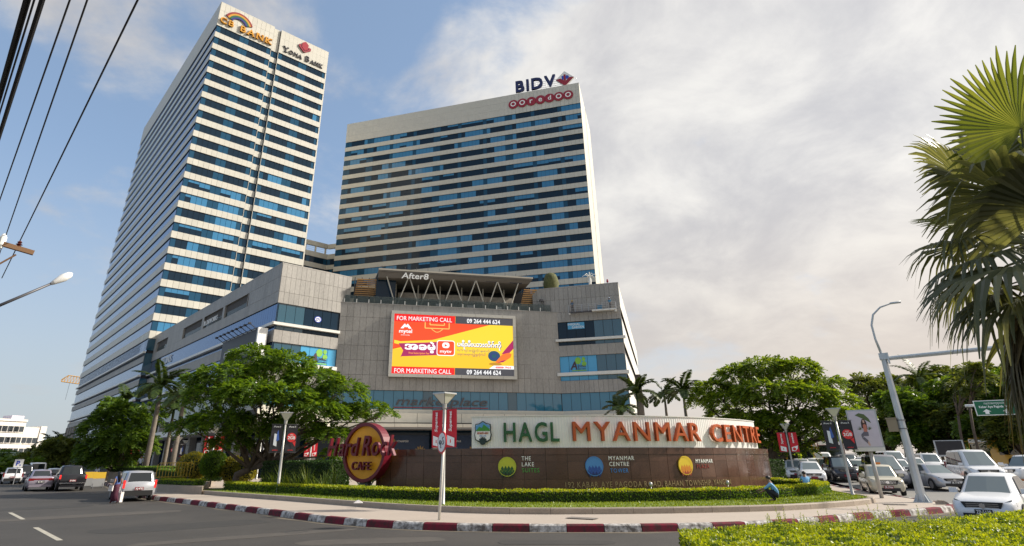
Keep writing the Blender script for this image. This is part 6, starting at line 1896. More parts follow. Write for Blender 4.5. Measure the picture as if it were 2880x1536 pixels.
KIND = {
 # stations (x, zlow, ztop, halfwidth); cabin (rear base x, rear roof x, front roof x, front base x, base z, roof z, half width base, half width roof)
 'sedan': dict(L=4.42, st=[(-2.20, .34, .72, .70), (-2.14, .24, .98, .80), (-1.9, .20, 1.03, .84), (-1.1, .18, .98, .85), (.0, .18, .93, .85), (.95, .18, .93, .85), (1.45, .19, .86, .84), (1.9, .2, .78, .80), (2.12, .22, .66, .72), (2.2, .30, .52, .60)], cab=(-1.75, -.95, .25, 1.05, .90, 1.48, .80, .60), wh=(1.32, -1.28, .31)),
 'hatch': dict(L=4.38, st=[(-2.18, .36, .85, .70), (-2.1, .25, 1.02, .80), (-1.8, .2, 1.05, .84), (-.9, .18, .98, .85), (.1, .18, .92, .85), (1.0, .18, .93, .85), (1.5, .19, .84, .83), (1.9, .2, .73, .78), (2.1, .22, .60, .70), (2.18, .30, .50, .58)], cab=(-2.0, -.95, .30, 1.20, .90, 1.44, .80, .58), wh=(1.30, -1.25, .31)),
 'wagon': dict(L=4.2, st=[(-2.1, .38, .95, .78), (-2.06, .26, .98, .82), (-1.7, .2, .97, .84), (-.8, .2, .95, .845), (.1, .2, .94, .845), (1.0, .2, .95, .845), (1.45, .2, .90, .84), (1.85, .21, .84, .81), (2.05, .24, .74, .75), (2.1, .32, .58, .66)], cab=(-2.04, -1.82, .45, 1.12, .93, 1.52, .81, .66), wh=(1.27, -1.25, .30)),
 'suv': dict(L=4.5, st=[(-2.25, .48, 1.05, .80), (-2.2, .34, 1.1, .86), (-1.7, .28, 1.1, .89), (-.8, .28, 1.06, .89), (.1, .28, 1.04, .89), (1.0, .28, 1.06, .89), (1.5, .29, 1.02, .88), (1.95, .3, .96, .85), (2.18, .34, .84, .78), (2.25, .42, .66, .68)], cab=(-2.18, -1.95, .45, 1.08, 1.04, 1.76, .84, .68), wh=(1.35, -1.35, .37)),
 'minivan': dict(L=4.9, st=[(-2.45, .42, 1.15, .84), (-2.4, .28, 1.18, .90), (-1.8, .22, 1.16, .93), (-.8, .22, 1.12, .935), (.2, .22, 1.08, .935), (1.2, .22, 1.08, .93), (1.75, .23, 1.0, .92), (2.15, .24, .90, .88), (2.38, .28, .78, .80), (2.45, .36, .60, .70)], cab=(-2.38, -2.2, .62, 1.72, 1.06, 1.95, .88, .70), wh=(1.55, -1.45, .34)),
 'van': dict(L=4.7, st=[(-2.35, .42, 1.15, .82), (-2.3, .28, 1.15, .86), (-1.6, .24, 1.13, .88), (-.6, .24, 1.12, .885), (.4, .24, 1.12, .885), (1.3, .24, 1.12, .885), (1.8, .25, 1.1, .88), (2.15, .26, 1.0, .85), (2.3, .3, .84, .80), (2.35, .38, .62, .72)], cab=(-2.3, -2.2, 1.0, 1.95, 1.10, 2.0, .85, .72), wh=(1.4, -1.35, .33)),
 'pickup': dict(L=5.2, st=[(-2.6, .50, 1.12, .84), (-2.56, .42, 1.16, .88), (-1.8, .36, 1.14, .90), (-.7, .34, 1.12, .90), (.1, .34, 1.06, .90), (1.1, .34, 1.06, .90), (1.7, .34, 1.02, .89), (2.2, .36, .95, .86), (2.5, .4, .82, .80), (2.6, .48, .66, .70)], cab=(-.95, -.70, .55, 1.20, 1.06, 1.76, .85, .68), wh=(1.6, -1.5, .39)),
}
def vehicle(kind, name, label, cat, M, col, plate='', plate_m='plate_red', group=None, glass='car_glass', taxi=False, lit=False, bumper_dark=False, cs=1.):
    K = KIND[kind]
    e = thing(name, label, cat, M @ Matrix.Scale(cs, 4), group)
    secs = []
    st = K['st']
    # refine the station list so the shell reads as a curved surface
    def ys(x, zl, zt, hw):
        c = .035
        half = [(hw * .80, zl - .02), (hw * .94, zl + .05), (hw, zl + .22 * (zt - zl) + .05), (hw, zl + .55 * (zt - zl)), (hw * .985, zl + .82 * (zt - zl)), (hw * .93, zt - .02), (hw * .72, zt + c * .45), (hw * .35, zt + c)]
        pts = [(x, -y, z) for y, z in half] + [(x, 0, zt + c * 1.1)] + [(x, y, z) for y, z in half[::-1]]
        return pts
    for i, s in enumerate(st):
        secs.append(ys(*s))
        if i < len(st) - 1:
            n = st[i + 1]; pm = st[max(i - 1, 0)]; nn = st[min(i + 2, len(st) - 1)]
            mid = []
            for q in range(4):
                lin = (s[q] + n[q]) / 2
                mid.append(lin if q == 0 or i in (0, len(st) - 2) else lin + (s[q] + n[q] - pm[q] - nn[q]) / 16)
            secs.append(ys(*mid))
    body = loft(secs).build('body', col, e, None, True)
    b0, r0, r1, b1, zb, zr, wb, wr = K['cab']
    # cabin shell
    def cs(x, z, w, kk): return (x, w * kk, z)
    def sec(t):       # horizontal ring at height t in 0..1
        z = zb - .04 + (zr - zb + .04) * t
        xb = b0 + (r0 - b0) * t; xf = b1 + (r1 - b1) * t
        w = wb + (wr - wb) * t
        return xb, xf, z, w
    rings = []
    for t in (0., .35, .7, .90, 1.):
        xb, xf, z, w = sec(t)
        sh = .0 if t < .95 else .10
        xb += sh; xf -= sh; w -= sh * .5
        if t == 1.: z += .02
        m = (xb + xf) / 2
        rings.append([(xb, -w * .82, z), (xb + .12, -w * .97, z), (m, -w, z), (xf - .25, -w * .96, z), (xf, -w * .78, z), (xf + .03, 0, z), (xf, w * .78, z), (xf - .25, w * .96, z), (m, w, z), (xb + .12, w * .97, z), (xb, w * .82, z), (xb - .02, 0, z)])
    mb = MB(); n = 12
    for rr in rings: mb.v += rr
    for i in range(len(rings) - 1):
        for k in range(n): mb.f.append((i * n + k, i * n + (k + 1) % n, (i + 1) * n + (k + 1) % n, (i + 1) * n + k)); mb.mi.append(0)
    top = len(rings) - 1
    c = len(mb.v); xb, xf, z, w = sec(1.); mb.v.append(((xb + xf) / 2, 0, z + .055))
    for k in range(n): mb.f.append((top * n + k, top * n + (k + 1) % n, c)); mb.mi.append(0)
    cab = mb.build('cabin', col, e, None, True)
    # glass
    def gl(nm, pts, m=glass, off=(0, 0, 0), mi=0):
        mb = MB(); mb.add([(p[0] + off[0], p[1] + off[1], p[2] + off[2]) for p in pts], [tuple(range(len(pts)))]); return mb.build(nm, m, cab)
    t0, t1 = .07, .90
    A, B = sec(t0), sec(t1)
    f = .022
    mb = MB(); mb.add([(A[1] + f, -A[3] * .76, A[2]), (A[1] + f + .03, 0, A[2]), (A[1] + f, A[3] * .76, A[2]), (B[1] + f, B[3] * .76, B[2]), (B[1] + f + .03, 0, B[2]), (B[1] + f, -B[3] * .76, B[2])], [(0, 1, 4, 5), (1, 2, 3, 4)]); mb.build('windscreen', 'car_glass_sky' if glass == 'car_glass' else glass, cab)
    mb = MB(); mb.add([(A[0] - f, A[3] * .76, A[2] + .02), (A[0] - f - .02, 0, A[2] + .02), (A[0] - f, -A[3] * .76, A[2] + .02), (B[0] - f, -B[3] * .76, B[2]), (B[0] - f - .02, 0, B[2]), (B[0] - f, B[3] * .76, B[2])], [(0, 1, 4, 5), (1, 2, 3, 4)]); mb.build('rear_window', glass, cab)
    nwin = 2 if kind in ('sedan', 'pickup', 'hatch') else 3
    for s in (-1, 1):
        xs0, xs1 = A[0] + .22, A[1] - .30
        xt0, xt1 = B[0] + .16, B[1] - .24
        for q in range(nwin):
            fa, fb = q / nwin + .012, (q + 1) / nwin - .012
            wa, wb2 = A[3] + .012, B[3] + .012
            pts = [(xs0 + (xs1 - xs0) * fa, s * wa, A[2]), (xs0 + (xs1 - xs0) * fb, s * wa, A[2]), (xt0 + (xt1 - xt0) * fb, s * wb2, B[2]), (xt0 + (xt1 - xt0) * fa, s * wb2, B[2])]
            if s > 0: pts = pts[::-1]
            mb = MB(); mb.add(pts, [(0, 1, 2, 3)]); mb.build('side_window', 'car_glass', cab)
    # wheels
    xf, xr, r = K['wh']
    hw = max(s[3] for s in st)
    for wx in (xf, xr):
        for s in (-1, 1):
            W = Matrix.Translation((wx, s * (hw - .09), r)) @ Matrix.Rotation(PI / 2, 4, 'X')
            mb = MB(); mb.lathe([(r * .98, -.1), (r, -.07), (r, .07), (r * .98, .1)], 20, M=Matrix.Identity(4)); wv = mb.build('wheel', 'rubber', e, W, True)
            mb = MB(); mb.lathe([(r * .66, -.108), (r * .66, .108)], 16); mb.build('rim', 'rim', wv)
            mb = MB(); n = 18
            pts = [(wx + (r * 1.17) * math.cos(PI * k / n), r + (r * 1.17) * math.sin(PI * k / n)) for k in range(n + 1)]
            mb.plate(pts if True else pts, s * (hw + .006) - .004, s * (hw + .006) + .004); mb.build('wheel_arch', 'trim_black', body)
    xF, xR = st[-1][0], st[0][0]
    zf = st[-3][2]
    # lamps, grille, plates, mirrors
    hy = st[-3][3]
    for s in (-1, 1):
        big = kind in ('sedan', 'hatch', 'minivan')
        x2 = st[-3][0]; x1 = st[-2][0]; zt2, zt1, h1 = st[-3][2], st[-2][2], st[-2][3]
        mb = MB(); mb.add([(x1 + .055, s * h1 * .50, zt1 - .17), (x1 + .035, s * h1 * .88, zt1 - .14), (x2 - .02, s * (hy * 1.005), zt2 - .17), (x2 - .06, s * hy * .99, zt2 - .07), (x2 + .03, s * hy * .88, zt2 + .01), (x1 + .03, s * h1 * .55, zt1 + .0)], [(0, 1, 2, 3, 4, 5) if s > 0 else (5, 4, 3, 2, 1, 0)]); mb.build('headlight', 'headlamp', e)
        tz = st[1][2]
        x1 = st[1][0]
        mb = MB()
        if kind in ('wagon', 'suv', 'van', 'minivan', 'pickup'): mb.box(x1 - .05, s * (hw - .07) - .055, tz - .30, x1 + .05, s * (hw - .07) + .045, tz + (.10 if kind != 'pickup' else -.02))
        else: mb.box(x1 - .06, s * hw * .74 - .17, tz - .24, x1 + .06, s * hw * .74 + .17, tz - .07)
        mb.build('tail_light', 'tail_lit' if lit else 'tail_red', e)
        mb = MB(); mb.box(b1 - .42, s * (wb + .02), zb + .02, b1 - .28, s * (wb + .24), zb + .17); mb.build('mirror', col, e)
        for dx in ((.18, -.85) if kind != 'pickup' else (.3, -.4)):
            mb = MB(); mb.box(dx - .07, s * (hw + .004) - .012, zb - .17, dx + .09, s * (hw + .004) + .012, zb - .14); mb.build('door_handle', col, body)
        for dx in ((-.42, .75) if kind != 'van' else (.0, 1.0)):
            mb = MB(); mb.box(dx - .006, s * (hw + .001) - .003, .32, dx + .006, s * (hw + .001) + .003, zb - .05); mb.build('door_seam', 'trim_black', body)
    xg = st[-2][0]
    mb = MB(); mb.plate([(-.42, zf - .27), (.42, zf - .27), (.52, zf - .06), (-.52, zf - .06)], 0, .09, M=Matrix.Translation((xg + .075, 0, 0)) @ Matrix.Rotation(PI / 2, 4, 'Z')); g = mb.build('grille', 'trim_black', e)
    for q in range(3):
        mb = MB(); zz = zf - .22 + .05 * q; mb.box(xg + .078, -.40, zz, xg + .09, .40, zz + .014); mb.build('grille_bar', 'chrome', g)
    mb = MB(); mb.disc(.075, 0, .02, 18, M=Matrix.Translation((xg + .10, 0, zf - .165)) @ Matrix.Rotation(PI / 2, 4, 'Z')); mb.build('badge', 'chrome', g)
    mb = MB(); mb.box(xg - .02, -hw * .62, .24, xg + .088, hw * .62, .40); mb.build('bumper_grille', 'trim_black', e)
    mb = MB(); mb.box(xR - .035, -hw * .82, .30, xR + .10, hw * .82, .44 if not bumper_dark else .56); mb.build('rear_bumper', 'trim_black' if bumper_dark else col, e)
    if kind == 'pickup':
        mb = MB(); mb.box(xR - .08, -hw * .9, .52, xR + .02, hw * .9, .60); mb.build('step_bumper', 'chrome', e)
        mb = MB(); mb.box(-2.5, -.80, 1.15, -.98, .80, 1.20); mb.build('bed_cover', 'trim_black', e)
    for nm, xx, zz, rz in (('front_plate', xg + .095, .44, PI / 2), ('rear_plate', xR - .05, .66 if kind not in ('pickup',) else .74, -PI / 2)):
        Mp = Matrix.Translation((xx, 0, zz)) @ Matrix.Rotation(rz, 4, 'Z')
        mb = MB(); mb.box(-.22, -.012, -.075, .22, .0, .075); p = mb.build('number_plate', plate_m, e, Mp)
        if plate: text(p, None, plate, 'lamp_white', .10, width=.36, align='C', z=-.05, y=-.016, bold=.01, ext=.002)
    if taxi:
        mb = MB(); mb.box(-.08, -.2, zr + .045, .1, .2, zr + .16); mb.build('roof_sign', 'amber', e)
    return e
def vat(px, py, hdg, back, z=0., shift=0.):
    """vehicle frame: ground point under the end nearest the camera; the car's centre lies 'back' behind it"""
    g = gnd(px, py, z)
    h = R(hdg); c = g + dirv(h) * back
    return Matrix.Translation((c.x, c.y, z)) @ Matrix.Rotation(PI / 2 - h, 4, 'Z')
# sloping carriageway of the right-hand street
def zr(x, y): return .018 * max(0., math.hypot(x, y) - 38.)
def right_road():
    mb = MB(); nu, nv = 8, 26
    vs = []
    for j in range(nv + 1):
        t = j / nv
        y = 24 + 170 * t
        xl = np.interp(y, [24, 30, 35, 51, 75, 115, 172, 230], [22.5, 21.4, 22.4, 27.9, 36.4, 50.4, 70.4, 92]); xrr = np.interp(y, [24, 40, 80, 130, 230], [70, 60, 76, 99, 148])
        for i in range(nu + 1):
            x = xl + (xrr - xl) * i / nu; vs.append((x, y, zr(x, y) + .006))
    mb.add(vs, [(j * (nu + 1) + i, j * (nu + 1) + i + 1, (j + 1) * (nu + 1) + i + 1, (j + 1) * (nu + 1) + i) for j in range(nv) for i in range(nu)])
    struct('street', mb, 'asphalt_glare')
right_road()
def gslope(px, py):
    d = ray(px, py); k = -d.z / math.hypot(d.x, d.y)
    D = HCAM / k if HCAM / k < 38 else (HCAM + .018 * 38) / (k + .018)
    p = atD(px, py, D); p.z = zr(p.x, p.y); return p
def vr(px, py, hdg, back):     # on the sloping street
    g = gslope(px, py)
    h = R(hdg); c = g - dirv(h) * back; z = zr(c.x, c.y)
    return Matrix.Translation((c.x, c.y, z + .006)) @ Matrix.Rotation(PI / 2 - h, 4, 'Z')
ng = gnd(2759, 1410, .74)
h_ = R(229)
nc = ng - dirv(h_) * 2.15
vehicle('sedan', 'sedan', 'white sedan with chrome grille turning behind the foreground hedge', 'car', Matrix.Translation((nc.x, nc.y, 0)) @ Matrix.Rotation(PI / 2 - h_, 4, 'Z'), 'car_white', 'ZP-5129', 'plate_black')
G = 'vehicles queuing on the right-hand street'
vehicle('wagon', 'taxi_wagon', 'cream taxi wagon with red number plate beside the poster board post', 'car', vr(2506, 1398, 204, 2.05), 'car_cream', '3E-5966', group=G, taxi=True)
vehicle('minivan', 'passenger_van', 'dark grey passenger van right behind the cream taxi wagon', 'van', vr(2528, 1376, 200, 2.4), 'car_grey', '7H-2301', group=G)
vehicle('hatch', 'hatchback', 'silver hatchback right of the gantry pole', 'car', vr(2692, 1383, 190, 2.1), 'car_silver', '6K-7718', 'plate_black', group=G)
vehicle('minivan', 'people_carrier', 'white people carrier behind the silver hatchback', 'van', vr(2790, 1366, 203, 2.4), 'car_white', '', group=G, cs=1.1)
vehicle('suv', 'hatchback', 'dark compact car behind the banner lamp on the lawn tip', 'car', vr(2388, 1358, 200, 2.2), 'car_dark', '', group=G)
vehicle('wagon', 'taxi_wagon', 'far cream taxi wagon in front of the dark red bus', 'car', vr(2342, 1347, 203, 2.0), 'car_cream', '', group=G, taxi=True)
vehicle('sedan', 'sedan', 'pearl sedan showing above the lawn hedge loop', 'car', vr(2296, 1364, 203, 2.2), 'car_white', '', group=G)
vehicle('sedan', 'sedan', 'white sedan just ahead of the blue-fronted bus', 'car', vr(2306, 1341, 203, 2.2), 'car_white', '', group=G)
vehicle('sedan', 'sedan', 'white sedan partly behind the red banner lamp post', 'car', vr(2246, 1352, 203, 2.2), 'car_white', '', group=G)
vehicle('sedan', 'sedan', 'white sedan between the dark van and the gantry pole', 'car', vr(2556, 1354, 203, 2.2), 'car_white', '', group=G)
vehicle('van', 'minibus', 'white minibus far behind the gantry pole', 'van', vr(2540, 1338, 200, 2.3), 'car_white', '', group=G)
vehicle('suv', 'estate_van', 'white station car at the edge beside the people carrier', 'car', vr(2845, 1362, 255, 2.2), 'car_white', '', group=G)
vehicle('suv', 'suv', 'dark car far behind the passenger van roof', 'car', vr(2405, 1340, 203, 2.2), 'car_dark', '', group=G)
for px, py, k, c, lab in ((2268, 1343, 'sedan', 'car_silver', 'silver sedan waiting behind the pearl sedan'), (2330, 1336, 'minivan', 'car_white', 'white van beside the dark red coach'), (2430, 1352, 'sedan', 'car_white', 'white sedan behind the cream taxi roof'), (2455, 1341, 'wagon', 'car_silver', 'silver estate far behind the poster board post'), (2600, 1343, 'sedan', 'car_white', 'white sedan beyond the gantry pole and silver hatchback'), (2645, 1338, 'suv', 'car_white', 'white off-roader below the blank dark board'), (2365, 1333, 'sedan', 'car_white', 'small white sedan far down the street behind the dark compact')):
    vehicle(k, 'queue_car', lab, 'car', vr(px, py, 203, 2.2), c, '', group=G)
# left-hand street
GL = 'vehicles queuing on the left-hand street'
vehicle('wagon', 'estate_car', 'silver estate car with lit tail lights stopped at the striped kerb', 'car', vat(384, 1411, -39, 2.1), 'car_silver', 'AJ-4763', group=GL, lit=True, bumper_dark=True)
vehicle('sedan', 'coupe', 'low mauve-silver saloon with a full-width tail light bar', 'car', vat(108, 1382, -39, 2.2), 'car_mauve', '8L-9011', 'plate_black', group=GL)
vehicle('pickup', 'pickup_truck', 'black pickup truck with brake lights on', 'truck', vat(197, 1382, -39, 2.6), 'car_black', '5P-8842', group=GL, lit=True)
vehicle('wagon', 'estate_car', 'white estate car ahead of the mauve saloon', 'car', vat(30, 1362, -38, 2.1), 'car_white', '9A-1175', group=GL, bumper_dark=True)
vehicle('van', 'delivery_van', 'pale boxy van between the saloon and the pickup', 'van', vat(96, 1357, -39, 2.3), 'car_white', '', group=GL)
vehicle('sedan', 'sedan', 'white saloon half hidden by the black pickup', 'car', vat(150, 1367, -39, 2.2), 'car_white', '', group=GL)
vehicle('suv', 'suv', 'dark car in the next lane beside the white estate car', 'car', vat(60, 1359, -39, 2.2), 'car_dark', '', group=GL)
vehicle('sedan', 'sedan', 'far white saloon at the head of the left-hand queue', 'car', vat(12, 1347, -39, 2.2), 'car_white', '', group=GL)
vehicle('sedan', 'sedan', 'far silver saloon under the roadside trees', 'car', vat(72, 1345, -39, 2.2), 'car_silver', '', group=GL)
# tail bar of the saloon
mb = MB(); c_ = vat(108, 1382, -39, 2.2)
for o in list(COL.objects):
    if o.get('label') == 'low mauve-silver saloon with a full-width tail light bar':
        MB().box(-2.215, -.62, .80, -2.12, .62, .90).build('tail_bar', 'tail_red', o)

def bus(label, M, col, front, dest='', roof_units=1, L=10.5, H=3.05, W=2.45, group=G, name='city_bus', frame_dark=True):
    e = thing(name, label, 'bus', M, group)
    x0, x1 = -L / 2, L / 2
    mb = MB(); mb.plate([(x0, .35), (x1 - .1, .35), (x1, .7), (x1 - .02, 1.3), (x1 - .12, H - .25), (x1 - .3, H), (x0 + .1, H), (x0, H - .15)], -W / 2, W / 2); body = mb.build('body', col, e)
    for s in (-1, 1):
        n = 7
        for k in range(n):
            a, b = x0 + .4 + (L - 1.4) * k / n, x0 + .4 + (L - 1.4) * (k + 1) / n - .08
            mb = MB(); mb.box(a, s * (W / 2 + .006) - .006, 1.25, b, s * (W / 2 + .006) + .006, 2.45); mb.build('side_window', 'car_glass', body)
    mb = MB(); mb.add([(x1 + .015, -W / 2 + .08, 1.15), (x1 + .015, W / 2 - .08, 1.15), (x1 - .095, W / 2 - .12, 2.5), (x1 - .095, -W / 2 + .12, 2.5)], [(0, 1, 2, 3)]); mb.build('windscreen', 'car_glass', body)
    mb = MB(); mb.box(x1 - .16, -W / 2 + .1, 2.55, x1 - .085, W / 2 - .1, 2.93); d = mb.build('destination_sign', 'white_paint', e)
    if dest: text(d, Matrix.Translation((x1 - .08, 0, 2.6)) @ Matrix.Rotation(PI / 2, 4, 'Z'), dest, 'blue_disc', .26, width=.9, align='C', bold=.03, ext=.004)
    mb = MB(); mb.box(x1 - .06, -W / 2 + .02, .38, x1 + .03, W / 2 - .02, 1.1); mb.build('front_panel', front, e)
    for s in (-1, 1):
        mb = MB(); mb.box(x1 + .02, s * .85 - .2, .62, x1 + .045, s * .85 + .2, .85); mb.build('headlight', 'headlamp', e)
        mb = MB(); mb.tube([(x1 - .2, s * (W / 2 - .1), 2.75), (x1 + .25, s * (W / 2 + .2), 2.7), (x1 + .3, s * (W / 2 + .22), 2.3)], .04, 6); mb.box(x1 + .2, s * (W / 2 + .2) - .1, 1.95, x1 + .36, s * (W / 2 + .2) + .1, 2.4); mb.build('mirror', col, e)
    for k in range(roof_units):
        mb = MB(); a = x0 + 1.5 + 4 * k; mb.plate([(a, H - .01), (a + 3.2, H - .01), (a + 2.9, H + .28), (a + .3, H + .28)], -.8, .8); mb.build('roof_unit', col, e)
    for wx in (x1 - 2.3, x0 + 2.4):
        for s in (-1, 1):
            mb = MB(); mb.lathe([(.45, -.14), (.47, -.1), (.47, .1), (.45, .14)], 18); mb.build('wheel', 'rubber', e, Matrix.Translation((wx, s * (W / 2 - .12), .47)) @ Matrix.Rotation(PI / 2, 4, 'X'), True)
    return e
bus('yellow city bus with a blue front panel and route board', vr(2262, 1336, 203, 5.2), 'bus_yellow', 'bus_blue', 'YBS')
bus('yellow city bus half hidden by the dark square hedge', vr(2212, 1334, 203, 5.2), 'bus_yellow', 'bus_yellow')
bus('dark red coach behind the far cream taxi', vr(2352, 1328, 203, 5.2), 'bus_red', 'bus_red')
bus('yellow city bus crossing behind the white people carrier', vr(2772, 1316, 262, 5.2), 'bus_yellow', 'bus_yellow', roof_units=2)
# orange water barriers
mat('barrier_orange', (.62, .20, .03), .5)
for k, (px, py, lab) in enumerate(((2566, 1352, 'orange plastic road barrier left of the gantry pole'), (2866, 1352, 'orange plastic road barrier behind the white sedan'))):
    g = gslope(px, py); z = g.z
    mb = MB(); mb.plate([(-.9, 0), (.9, 0), (.9, .25), (.75, .35), (.7, .8), (-.7, .8), (-.75, .35), (-.9, .25)], -.22, .22)
    o = mb.build('road_barrier', 'barrier_orange', None, loc(g.x, g.y, z, R(-30))); tag(o, lab, 'barrier', 'orange road barriers')
# ================================================================ people
mat('skin', (.26, .15, .095), .6); mat('hair', (.012, .010, .010), .5); mat('shirt_blue', (.16, .38, .62), .8, noise=.15, nscale=6); mat('trouser_dark', (.014, .016, .025), .85); mat('top_navy', (.06, .10, .28), .8); mat('skirt_plum', (.06, .008, .026), .8, noise=.2, nscale=5)
mat('shirt_pale', (.42, .48, .60), .8); mat('longyi_red', (.16, .02, .03), .8); mat('overall', (.08, .14, .22), .8); mat('helmet_yellow', (.62, .42, .05), .4); mat('bag_white', (.66, .62, .60), .6, noise=.3, nscale=9); mat('vest_blue', (.06, .22, .36), .7)
def person(label, M, joints, edges, mats_by_edge, mats, hair=None, cap=None, extra=None, cat='person', group=None):
    """joints: name -> (x,y,z,r); one skin surface; colour by the nearest bone"""
    me = bpy.data.meshes.new('person')
    nm = list(joints); idx = {n: i for i, n in enumerate(nm)}
    me.from_pydata([joints[n][:3] for n in nm], [(idx[a], idx[b]) for a, b in edges], [])
    ob = bpy.data.objects.new('person', me); TXT.collection.objects.link(ob)
    md = ob.modifiers.new('s', 'SKIN'); md.use_smooth_shade = True
    for i, n in enumerate(nm):
        r = joints[n][3]; r = r if isinstance(r, tuple) else (r, r)
        me.skin_vertices[0].data[i].radius = r
        me.skin_vertices[0].data[i].use_root = (n == 'pelvis')
    sb = ob.modifiers.new('u', 'SUBSURF'); sb.levels = 2; sb.render_levels = 2
    vl = TXT.view_layers[0]; vl.update()
    m2 = bpy.data.meshes.new_from_object(ob.evaluated_get(vl.depsgraph))
    bpy.data.objects.remove(ob)
    m2.name = 'body'
    m2.materials.clear()
    for m in mats: m2.materials.append(MATS[m])
    J = {n: Vector(joints[n][:3]) for n in nm}
    for p in m2.polygons:
        c = p.center; best = None
        for (a, b), mi in mats_by_edge.items():
            A, Bv = J[a], J[b]; d = Bv - A; t = max(0., min(1., (c - A).dot(d) / max(1e-6, d.length_squared)))
            dist = (c - A - d * t).length - .5 * (joints[a][3] if not isinstance(joints[a][3], tuple) else joints[a][3][0])
            if best is None or dist < best[0]: best = (dist, mi)
        p.material_index = best[1]; p.use_smooth = True
    e = thing('person', label, cat, M, group)
    obj('body', m2, e)
    hd = J['head']
    if hair:
        mb = MB(); n = 12
        rr = joints['head'][3]; rr = rr if not isinstance(rr, tuple) else rr[0]
        prof = [(max(.004, rr * 1.07 * math.sin(PI * k / 9)), rr * 1.12 * math.cos(PI * k / 9)) for k in range(0, 6)][::-1]
        mb.lathe(prof, n, M=Matrix.Translation(hd + Vector(hair[:3])) @ Matrix.Rotation(hair[3], 4, 'X')); mb.build('hair', 'hair', e, None, True)
        if len(hair) > 4:
            mb = MB(); mb.tube([hd + Vector((0, .05, .06)), hd + Vector((0, .10, -.12)), hd + Vector((0, .11, -hair[4]))], [.10, .11, .05], 8); mb.build('long_hair', 'hair', e, None, True)
    if cap:
        mb = MB(); mb.lathe([(.135, 0), (.13, .06), (.09, .12), (.02, .145)], 14, M=Matrix.Translation(hd + Vector((0, 0, .03)))); mb.lathe([(.17, -.005), (.17, .005)], 14, M=Matrix.Translation(hd + Vector((0, -.03, .035)))); mb.build('hard_hat', cap, e, None, True)
    if extra: extra(e)
    # nose and ears
    mb = MB(); rr = joints['head'][3]; rr = rr if not isinstance(rr, tuple) else rr[0]
    mb.lathe([(.018, -.02), (.012, .015), (.004, .03)], 6, M=Matrix.Translation(hd + Vector((0, -rr * .98, -.01)))); mb.build('nose', 'skin', e, None, True)
    return e
EDG = [('pelvis', 'waist'), ('waist', 'chest'), ('chest', 'neck'), ('neck', 'head'), ('head', 'crown'), ('chest', 'shl'), ('shl', 'ell'), ('ell', 'wrl'), ('wrl', 'hal'), ('chest', 'shr'), ('shr', 'elr'), ('elr', 'wrr'), ('wrr', 'har'),
       ('pelvis', 'hil'), ('hil', 'knl'), ('knl', 'anl'), ('anl', 'tol'), ('pelvis', 'hir'), ('hir', 'knr'), ('knr', 'anr'), ('anr', 'tor')]
def edge_mats(top, low, arm_l, foot):
    d = {}
    for a, b in EDG:
        if a in ('pelvis', 'hil', 'hir', 'knl', 'knr') and (b not in ('waist',)): d[(a, b)] = low
        elif a in ('waist',) or b in ('waist', 'shl', 'shr'): d[(a, b)] = top
        elif b in ('ell', 'elr'): d[(a, b)] = arm_l
        elif a in ('anl', 'anr'): d[(a, b)] = foot
        else: d[(a, b)] = 0
    return d
def fingers(e, J, side, d):
    """five short unequal fingers at a hand joint"""
    h = Vector(J['ha' + side][:3]); d = Vector(d).normalized(); s = d.cross(Vector((0, 0, 1)))
    s = s.normalized() if s.length > .1 else Vector((1, 0, 0))
    mb = MB()
    for k, ln in enumerate((.065, .08, .085, .078, .06)):
        o = h + s * (.017 * (k - 2)); dd = d if k else (d + s * -.9).normalized()
        mb.tube([o, o + dd * ln * .5, o + dd * ln + Vector((0, 0, -.02))], [.009, .0085, .006], 5)
    mb.build('fingers', 'skin', e, None, True)
# crouching gardener, facing the hedge (local -y is forward)
CR = dict(pelvis=(0, .16, .24, .15), waist=(0, .10, .38, .135), chest=(0, -.04, .60, .15), neck=(0, -.10, .76, .055), head=(0, -.14, .88, .095), crown=(0, -.13, .96, .07),
          shl=(.17, -.06, .66, .065), ell=(.24, -.28, .50, .048), wrl=(.16, -.50, .44, .036), hal=(.13, -.58, .42, .036), shr=(-.17, -.06, .66, .065), elr=(-.24, -.26, .46, .048), wrr=(-.14, -.46, .34, .036), har=(-.11, -.54, .32, .036),
          hil=(.10, .12, .22, .105), knl=(.16, -.28, .46, .08), anl=(.13, .0, .08, .05), tol=(.14, -.18, .03, .042), hir=(-.10, .12, .22, .105), knr=(-.16, -.26, .44, .08), anr=(-.13, .04, .08, .05), tor=(-.14, -.14, .03, .042))
def gardener(label, px, py, D, face, z=.345):
    p = atD(px, py, D)
    M = Matrix.Translation((p.x, p.y, z)) @ Matrix.Rotation(PI - R(face), 4, 'Z')
    e = person(label, M, CR, EDG, edge_mats(1, 2, 1, 0), ['skin', 'shirt_blue', 'trouser_dark'], hair=(0, .02, .012, -.35))
    fingers(e, CR, 'l', (0, -1, -.3)); fingers(e, CR, 'r', (0, -1, -.3))
g1 = gnd(2180, 1410, .345)
gardener('person in a pale blue shirt crouching at the lawn hedge, trimming it', 2180, 1410, math.hypot(g1.x, g1.y), -62)
gardener('person in a blue shirt bending behind the looped hedge, back turned', 2270, 1372, 39.5, 20)
